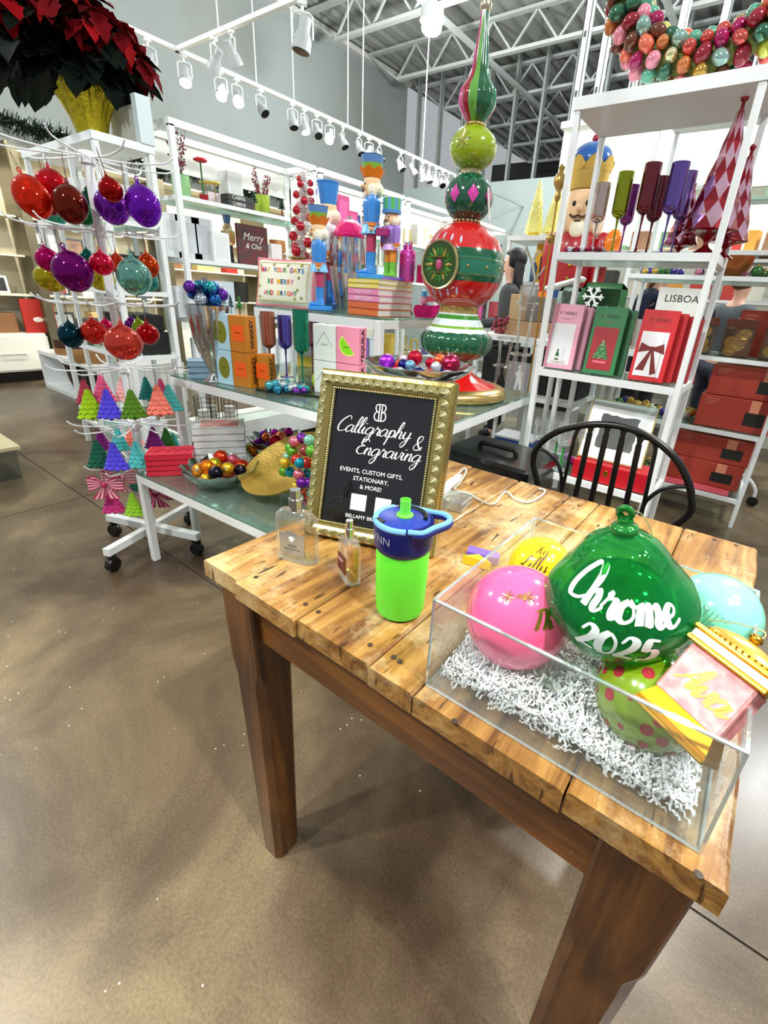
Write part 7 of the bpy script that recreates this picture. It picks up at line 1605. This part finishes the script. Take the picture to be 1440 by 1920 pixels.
t = thing('ice_bucket', 'dark glass ice bucket inside the low white table', 'bucket', (-6.15, 2.0, .046)); q = MB(); q.open_lathe([(.06, 0), (.09, .10), (.11, .28), (.105, .28), (.08, .1), (.05, .01)], 28); q.build('bucket', mat((70, 56, 50), .15, .2, coat=.6), t, True); q = MB(); q.tube([(.12*cos(a), .12*sin(a), .285) for a in [2*pi*k/20 for k in range(20)]], .008, 6, True); q.build('rim', mat((50, 50, 54), .2, .7), t, True)
carton('carton', 'black carton inside the low white table', 'box', (-5.80, 2.05, .046), .3, .22, .20, .20, (16, 16, 16)); carton('carton', 'white carton inside the low white table', 'box', (-5.45, 2.1, .046), .1, .20, .20, .24, (226, 224, 220))
# goods in the poinsettia shelf
for k, (x, z, w, h) in enumerate(((-3.42, .786, .36, .14), (-3.44, .928, .32, .10), (-3.40, 1.171, .26, .20))):
    carton('storage_box', '%s black storage box in the poinsettia shelf' % ('lower', 'upper', 'short')[k], 'box', (x, 1.50, z), 0, w, .24, h, (14, 14, 15), 'black boxes in the poinsettia shelf')
for k, (x, z, w, h, col, cn) in enumerate(((-3.75, .786, .18, .10, (140, 96, 56), 'tan'), (-4.05, .786, .22, .16, (24, 24, 24), 'black'), (-3.80, 1.171, .20, .20, (230, 226, 220), 'white'), (-4.08, 1.171, .18, .14, (206, 206, 206), 'grey'), (-3.45, 1.551, .20, .20, (236, 236, 234), 'white'), (-3.75, 1.551, .18, .24, (226, 226, 226), 'pale grey'), (-4.05, 1.551, .22, .16, (214, 214, 212), 'silver'))):
    carton('carton', '%s carton, %s among the %s ones of the poinsettia shelf' % (cn, ORD[k], ('low', 'low', 'middle', 'middle', 'upper', 'upper', 'upper')[k]), 'box', (x, 1.50, z), .1*(k % 3), w, .16, h, col, 'cartons in the poinsettia shelf')
carton('plinth_cabinet', 'low white cabinet standing under the poinsettia shelf', 'cabinet', (-3.72, 1.56, .0), 0, .9, .24, .165, (236, 236, 232))
for k in range(6):
    t = thing('white_tray', '%s small white lidded tin on the bottom board of the poinsettia shelf' % ORD[k], 'tin', (-3.32-.155*k, 1.50, .201), group='white tins'); q = MB(); q.lathe([(.05, 0), (.055, .10)], 18); q.build('tin', mat((236, 236, 236), .4), t, True); q = MB(); q.lathe([(.057, .10), (.057, .115), (0, .118)], 18); q.build('lid', mat((206, 206, 210), .3), t, True)
berry_vase(1.50, 1.386, 'slim vase of red berries between the poinsettia shelf and the first bay', .36, (230, 230, 226), 9, x=-3.28) if 0 else None
# little box at the extreme left and its top
t = thing('display_block', 'pale wood-topped display block cut by the left edge', 'table', at(-35, 900, z=0)+Vector((0, 0, 0))); q = MB(); q.mm((-.3, -.2, .20), (.16, .2, .22)); q.build('top', mat((226, 214, 170), .5), t); q = MB(); q.mm((-.3, -.18, 0), (.12, .18, .20)); q.build('body', clear((220, 226, 220), .6, .2, .05, 'acrylic_base'), t)

# ------------------------------------------------------------------ centre background: gift shelves, giant nutcracker, shoppers
open_shelf('steel_shelf', 'white shelf with yellow trees on top behind the finial tower', -2.22, -1.42, 4.35, 4.75, (1.44, 1.03, .55), 1.78, .030, .028)
for k, (px, h) in enumerate(((1000, .46), (1035, .40))):
    p = at(px, 440, Y=4.55); t = thing('yellow_tree', '%s pale yellow pearl-studded cone tree on top of the centre shelf' % ('larger left', 'smaller right')[k], 'tree', (p.x, 4.55, 1.822), group='yellow trees'); q = MB()
    q.lathe(crom([(.085, .04), (.07, .12), (.045, .28), (.012, h)], 4), 20, flute=lambda a, u: 1+.05*cos(7*a)); q.build('cone', mat((232, 224, 130), .6, bump=(50, .8)), t, True); q = MB(); q.lathe([(.05, 0), (.06, .05), (0, .05)], 16); q.build('base', mat((226, 190, 40), .4), t)
    q = MB(); rnd = random.Random(k)
    for j in range(70): u = rnd.random()**.7; a = rnd.uniform(0, 6.28); r = .085*(1-u)+.010; q.ball((r*cos(a), r*sin(a), .05+(h-.05)*u), .0075, 6, 4)
    q.build('pearls', mat((250, 246, 216), .3), t, 'all')['kind'] = 'stuff'
t = thing('gold_staff', 'thin gold rod with turned gold finials standing left of the right shelf', 'decoration', (-1.075, 2.60, 0)); q = MB(); q.tube([(0, 0, .02), (0, 0, 1.86)], .0045, 6); q.lathe([(.09, 0), (.09, .012), (.01, .03)], 20); q.build('rod', GOLD, t, True)
q = MB(); q.lathe(crom([(.006, 1.74), (.016, 1.76), (.014, 1.79), (.030, 1.82), (.028, 1.85), (.012, 1.87), (.016, 1.89), (0, 1.905)], 3), 16); q.ball((0, 0, 1.575), (.026, .026, .026), 12, 8); q.build('turned_finial', mat((196, 160, 90), .35, .8), t, True)
BGg = 'goods in the centre background'
t = thing('book', 'yellow book titled NEW YORK with a black tower picture on the centre shelf', 'book', (at(1020, 500, Y=4.38).x, 4.50, 1.441), .0, BGg); q = MB(); q.mm((-.14, -.015, 0), (.14, .015, .33)); q.build('cover', mat((230, 176, 20), .5), t); q = MB(); q.mm((-.135, .0152, .004), (.135, .028, .326)); q.build('pages', mat((230, 226, 214), .8), t)
lettering(t, 'NEW YORK', .042, plane_M((0, -.0156, .275), (1, 0, 0), (0, 0, 1)), mat((60, 40, 10), .5)); panel(t, 'black_picture', -.09, .09, .03, .22, -.015, (16, 16, 18))
q = MB(); q.prism([(-.014, .03), (.014, .03), (.008, .14), (0, .20), (-.008, .14)], plane_M((0, -.0162, 0), (1, 0, 0), (0, 0, 1)), .0006); q.build('tower_print', mat((200, 200, 150), .5), t)
mini = [(-2.12, .26, (40, 120, 110), 'teal banded bottle'), (-1.98, .24, (60, 90, 130), 'blue patterned bottle'), (-1.88, .20, (120, 60, 40), 'brown candle jar')]
for x, h, c_, nm in mini:
    t = thing('bottle', nm+' on the centre shelf beside the NEW YORK book', 'bottle', (x, 4.5, 1.441), group=BGg); q = MB(); q.lathe([(.035, 0), (.038, h*.55), (.014, h*.75), (.014, h), (0, h)], 16); q.build('body', mat(c_, .3), t, True); q = MB(); q.lathe([(.016, h*.92), (.016, h*1.05), (0, h*1.06)], 12); q.build('cap', GOLD, t)
for k, (px, py, w, d, h, col, nm) in enumerate(((1000, 600, .46, .26, .10, (166, 130, 96), 'long kraft tray of pine goods'), (975, 560, .14, .12, .18, (190, 160, 120), 'kraft bag'), (1015, 565, .20, .16, .17, (110, 104, 96), 'grey-brown basket'))):
    p = at(px, py, Y=3.4); carton('kraft_box', nm+' on the black-fronted gift table behind the tower', 'box', (p.x, 3.44, 1.031 if k == 0 else 1.132), .1*k, w, d, h, col, BGg, .8)
t = thing('gift_table', 'white table with black boxes below, behind the glass stands', 'table', (-1.40, 3.44, 0)); q = MB(); q.mm((-.40, -.26, .99), (.42, .26, 1.03)); q.build('top', WHITE, t); q = MB(); q.mm((-.40, -.26, .60), (.42, .26, .63)); q.build('lower_shelf', WHITE, t)
for x in (-.38, .40):
    for y in (-.24, .24): q = MB(); q.mm((x-.015, y-.015, 0), (x+.015, y+.015, .99)); q.build('leg', WHITE, t)
for k, (x, w, h, nm) in enumerate(((-1.65, .26, .30, 'left'), (-1.36, .26, .26, 'middle'), (-1.11, .22, .32, 'right'))): carton('black_box', nm+' black box on the lower board of the gift table', 'box', (x, 3.46, .631), 0, w, .30, h, (12, 12, 13), BGg)
t = thing('picture', 'black and white picture of a figure standing in front of the black boxes', 'picture', (-1.43, 3.26, .631), .0, BGg); q = MB(); q.mm((-.10, -.01, 0), (.10, .01, .22)); q.build('board', mat((150, 150, 156), .5), t); q = MB(); M = plane_M((0, -.0106, 0), (1, 0, 0), (0, 0, 1)); q.prism([(-.03, .02), (-.012, .02), (0, .08), (.012, .02), (.03, .02), (.022, .12), (.03, .15), (0, .17), (-.035, .14), (-.02, .11)], M, .0006); q.ball((0, -.011, .185), (.016, .002, .018), 8, 6); q.build('figure_print', mat((236, 236, 238), .5), t)
t = thing('berry_sprig', 'sprig of dark red berries at the left end of the kraft tray', 'ornament', (-1.66, 3.30, 1.032), group=BGg); q = MB(); rnd = random.Random(5)
for k in range(26): q.ball((rnd.uniform(-.05, .05), rnd.uniform(-.03, .03), rnd.uniform(.01, .12)), .016, 8, 6)
q.build('berries', mat((130, 30, 50), .3), t, 'all')['kind'] = 'stuff'; q = MB(); q.tube([(0, 0, 0), (.02, 0, .15)], .004, 5); q.build('twig', mat((90, 60, 40), .7), t)
t = thing('striped_tray', 'striped scalloped tray of ornaments right of the kraft tray', 'tray', (-1.16, 3.36, 1.031), .1); q = MB()
for k in range(14): q.k = k % 2; q.mm((-.15+.0215*k, -.10, 0), (-.15+.0215*(k+1), .10, .035))
q.build('stripes', [mat((20, 20, 20), .5), mat((240, 240, 236), .5)], t); q = MB(); q.ball((-.05, 0, .055), .035, 10, 8); q.ball((.05, .02, .055), .032, 10, 8); q.build('fruit_ornaments', mat((240, 140, 90), .5), t, 'all')['kind'] = 'stuff'
# giant nutcracker
WX = 1.0
t = nutcracker((-1.43, 4.0, .44), .10, 2.03, 'giant king nutcracker in a red coat and blue crown behind the flute glasses', (176, 24, 34), (150, 20, 30), (16, 16, 18), 'king', None, (20, 20, 20), 'soldier'); t['group'] = 'giant nutcracker'
q = MB(); q.lathe([(.082, .36), (.076, .44), (.078, .458)], 20, squash=.86); q.build('blue_skirt', mat((24, 70, 130), .3, coat=.4), t, True); q = MB(); q.box((0, -.072, .455), (.030, .006, .026)); q.build('buckle', mat((216, 196, 120), .3, .6), t)
t = thing('plinth', 'white plinth under the giant nutcracker', 'plinth', (-1.43, 4.0, 0)); q = MB(); q.bevbox((0, 0, .215), (.44, .34, .43), .01); q.build('block', WHITE, t); q = MB(); q.mm((-.2, -.15, 0), (.2, .15, .012)); q.build('foot', BLACK, t)
# snowflake pillow, stocking, LISBOA book and glass goods on a back table
t = thing('back_table', 'white table behind the boxed cards holding the snowflake pillow and travel books', 'table', (-.75, 3.0, 0)); q = MB(); q.mm((-.42, -.18, 1.02), (.42, .18, 1.05)); q.build('top', WHITE, t)
for x in (-.40, .40):
    for y in (-.16, .16): q = MB(); q.mm((x-.014, y-.014, 0), (x+.014, y+.014, 1.02)); q.build('leg', WHITE, t)
t = thing('snowflake_pillow', 'green pillow with white snowflakes standing behind the green boxed cards', 'pillow', (-.86, 2.98, 1.051), .1, BGg); q = MB(); q.bevbox((0, 0, .17), (.26, .07, .34), .032); q.build('cushion', mat((44, 96, 50), .9, bump=(80, .3)), t, 'all'); q = MB()
for cx, cz, r in ((-.05, .26, .06), (.07, .15, .075), (-.09, .12, .04), (.0, .05, .035)):
    for k in range(6):
        a = k*pi/3; q.tube([(cx, -.037, cz), (cx+r*cos(a), -.037, cz+r*sin(a))], .006, 4)
        for s in (-1, 1): q.tube([(cx+.6*r*cos(a), -.037, cz+.6*r*sin(a)), (cx+.6*r*cos(a)+.35*r*cos(a+s*.9), -.037, cz+.6*r*sin(a)+.35*r*sin(a+s*.9))], .005, 4)
q.build('snowflakes', mat((244, 248, 246), .9), t)['kind'] = 'stuff'
t = thing('knit_throw', 'grey-green patterned throw hanging over the left side of the snowflake pillow', 'blanket', (-1.06, 3.0, 1.051), .1, BGg); q = MB(); q.bevbox((0, 0, .16), (.15, .09, .32), .035); q.build('fold', mat((176, 196, 184), .95, vary=(22, (70, 90, 90), .9)), t, 'all'); q = MB(); q.bevbox((.05, -.0, .325), (.24, .10, .03), .012, Matrix.Rotation(-.3, 4, 'Y')); q.build('white_edge', mat((236, 236, 232), .9), t)
t = thing('book', 'white book titled LISBOA standing behind the red boxed cards', 'book', (-.45, 3.02, 1.051), .0, BGg); q = MB(); q.mm((-.12, -.015, 0), (.12, .015, .33)); q.build('cover', mat((244, 244, 236), .5), t); q = MB(); q.mm((-.115, .0152, .004), (.115, .026, .326)); q.build('pages', mat((230, 226, 214), .8), t); lettering(t, 'LISBOA', .052, plane_M((0, -.0156, .275), (1, 0, 0), (0, 0, 1)), mat((40, 40, 40), .5))
for k, (x, cc, nm) in enumerate(((-.68, (196, 170, 110), 'gold ribbed candle glass'), (-.60, (206, 206, 206), 'silver ribbed candle glass'))):
    t = thing('candle_glass', nm+' between the snowflake pillow and the LISBOA book', 'glass', (x, 2.92, 1.051), group=BGg); q = MB(); q.open_lathe([(.032, 0), (.036, .16)], 24, flute=lambda a, u: 1+.04*cos(12*a)); q.build('glass', mat(cc, .2, .7), t, True); q = MB(); q.lathe([(.028, .01), (.028, .10), (0, .10)], 14); q.build('wax', mat((240, 234, 220), .6), t)
# shoppers
def person(loc, rz, label, hair, top, trousers, H_=1.66, long_hair=True, look=0, reach=.2):
    t = thing('person', label, 'person', loc, rz, scale=H_/1.66)
    bm = bmesh.new(); sl = None
    pts = {'pelvis': (0, 0, .90, .13, .10), 'waist': (0, 0, 1.05, .115, .085), 'chest': (0, .01, 1.25, .135, .095), 'neckb': (0, .01, 1.38, .075, .06), 'neck': (0, -.005, 1.44, .045, .045), 'headb': (0, -.02, 1.50, .065, .07)}
    me = bpy.data.meshes.new('body'); V = []; E = []; Rr = []
    def j(x, y, z, r, par=None): V.append((x, y, z)); Rr.append(r); k = len(V)-1; (E.append((par, k)) if par is not None else None); return k
    pel = j(0, 0, .92, (.125, .09)); wa = j(0, 0, 1.06, (.11, .08), pel); ch = j(0, .01, 1.22, (.13, .09), wa); nb = j(0, .01, 1.36, (.08, .055), ch); nk = j(0, -.0, 1.43, (.042, .042), nb); h1 = j(0, -.015, 1.50, (.058, .066), nk); h2 = j(0, -.012, 1.57, (.070, .082), h1); h3 = j(0, -.005, 1.63, (.050, .060), h2)
    for s in (-1, 1):
        sh = j(s*.155, .01, 1.34, (.048, .048), nb); el = j(s*.20, .0, 1.09, (.036, .036), sh); wr_ = j(s*(.20-reach*.3), -.22*reach*5, 1.02+reach*.2, (.025, .022), el); j(s*(.20-reach*.4), -.26*reach*5, 1.03+reach*.22, (.030, .018), wr_)
        hp_ = j(s*.085, 0, .86, (.085, .085), pel); kn = j(s*.095, -.015, .48, (.055, .055), hp_); an = j(s*.10, .01, .09, (.038, .038), kn); j(s*.105, -.12, .04, (.040, .032), an)
    me.from_pydata(V, E, []); me.materials.append(mat((226, 176, 150), .6)); o = bpy.data.objects.new('body', me); COL.objects.link(o); o.parent = t
    md = o.modifiers.new('skin', 'SKIN'); md.use_smooth_shade = True; o.modifiers.new('sub', 'SUBSURF').levels = 2; o.modifiers['sub'].render_levels = 2
    for k, v in enumerate(me.skin_vertices[0].data): v.radius = Rr[k]; v.use_root = (k == 0)
    def garment(name, ids, m, grow):
        me2 = bpy.data.meshes.new(name); mp_ = {a: i for i, a in enumerate(ids)}; me2.from_pydata([V[a] for a in ids], [(mp_[a], mp_[b]) for a, b in E if a in mp_ and b in mp_], []); me2.materials.append(m)
        g = bpy.data.objects.new(name, me2); COL.objects.link(g); g.parent = t; sk = g.modifiers.new('skin', 'SKIN'); sk.use_smooth_shade = True; g.modifiers.new('sub', 'SUBSURF').levels = 2; g.modifiers['sub'].render_levels = 2
        for i, a in enumerate(ids): me2.skin_vertices[0].data[i].radius = (Rr[a][0]+grow, Rr[a][1]+grow); me2.skin_vertices[0].data[i].use_root = (i == 0)
    garment('jacket', [0, 1, 2, 3, 8, 9, 10, 15-0, 16, 17] if False else [0, 1, 2, 3, 8, 9, 10, 16, 17, 18], mat(top, .85), .016)
    garment('trousers', [0, 12, 13, 14, 20, 21, 22], mat(trousers, .85), .012)
    garment('shoes_left', [14, 15], mat((30, 28, 28), .6), .010); garment('shoes_right', [22, 23], mat((30, 28, 28), .6), .010)
    q = MB(); q.ball((0, .012, 1.60), (.088, .100, .092), 20, 14)
    hv = []
    for (x, y, z) in q.v:                                         # keep the face clear
        if y < -.03 and z < 1.635: y = max(y, -.03)
        hv.append((x, y, z))
    q.v = hv
    if long_hair:
        P = crom([(.070, .060, 1.62), (.092, .062, 1.52), (.10, .06, 1.40), (.085, .05, 1.25), (.04, .03, 1.16)], 4); n = 16; vs = []
        for (w_, d_, z) in P:
            for k in range(n): a = pi*(k/(n-1))-.25+.5*k/(n-1)*0; a = -.15+(pi+.30)*k/(n-1); vs.append((w_*(1+.06*sin(5*a+z*30))*cos(a), .035+d_*sin(a)*(1+.05*sin(z*50)), z+.01*sin(7*a)))
        m_ = len(P); q.add(vs, [(i*n+k, i*n+k+1, (i+1)*n+k+1, (i+1)*n+k) for i in range(m_-1) for k in range(n-1)])
    hh = q.build('hair', mat(hair, .6, vary=(30, tuple(int(c*.6) for c in hair), .8)), t, 'all')
    q = MB()
    for s in (-1, 1): q.ball((s*.028, -.086, 1.575), (.011, .007, .007), 8, 6)
    q.build('eyes', mat((40, 30, 26), .3), t, True); q = MB(); q.ball((0, -.098, 1.553), (.012, .016, .018), 8, 6); q.build('nose', mat((220, 166, 140), .6), t, 'all'); q = MB(); q.ball((0, -.086, 1.520), (.022, .006, .006), 8, 6); q.build('mouth', mat((170, 80, 80), .5), t, 'all')
    return t
person((-1.98, 4.05, 0), -1.3, 'shopper with long black hair and a dark grey jacket behind the finial tower', (14, 12, 13), (70, 72, 74), (30, 30, 34), 1.66)
person((-.80, 4.25, 0), 1.1, 'shopper with wavy blonde hair and a navy jacket behind the red boxed cards', (176, 146, 96), (14, 18, 50), (40, 42, 50), 1.68)
person((-.30, 4.75, 0), 2.6, 'shopper in a grey denim jacket seen through the terracotta box rack', (90, 70, 50), (84, 90, 96), (40, 44, 60), 1.60, False)
# far shelving along the middle partition
open_shelf('steel_shelf', 'long white back shelf against the middle partition, full of small cartons', -2.2, .9, 5.45, 5.85, (1.75, 1.40, 1.05, .60), 1.78, .03, .028)
rnd = random.Random(21)
for z, nm in ((1.751, 'top'), (1.401, 'upper'), (1.051, 'middle'), (.601, 'lower')):
    x = -2.1; cnt = 0
    while x < .7 and cnt < 18:
        w = rnd.uniform(.08, .2); h = rnd.uniform(.12, .26); col, cn = [((236, 232, 216), 'cream'), ((226, 160, 60), 'amber'), ((60, 60, 60), 'black'), ((200, 60, 50), 'red'), ((120, 160, 120), 'green'), ((150, 110, 80), 'brown'), ((222, 206, 120), 'pale gold')][rnd.randrange(7)]
        carton('carton', '%s carton, %s from the left on the %s board of the back shelf' % (cn, ORD[cnt], nm), 'box', (x+w/2, 5.62, z), rnd.uniform(-.2, .2), w, .14, h*(.12 if False else 1), col, 'cartons on the back shelf'); x += w+rnd.uniform(.03, .10); cnt += 1

# ------------------------------------------------------------------ tiny joined pieces are stuff
for o in COL.objects:
    b_ = o.name.split('.')[0]
    if o.parent and b_ in ('polka_dots', 'gold_studs', 'punched_hole', 'nail_head', 'carved_shells', 'bead_trim', 'rope_edge', 'painted_petals', 'painted_snowflakes', 'gold_stars', 'gold_bead_ring', 'medallion_petals', 'teal_diamonds', 'pink_diamonds', 'glitter_edge', 'buttons', 'eyes', 'silver_sketch', 'small_print', 'beaded_stem', 'web', 'stripes', 'wire_cage', 'branches', 'foil_wrap_x', 'ribbed_spire_x', 'cover_ornament', 'chevron', 'monogram', 'stems', 'knot_x', 'polished_edges', 'crown_points_x', 'string') and 'kind' not in o.keys(): o['kind'] = 'stuff'
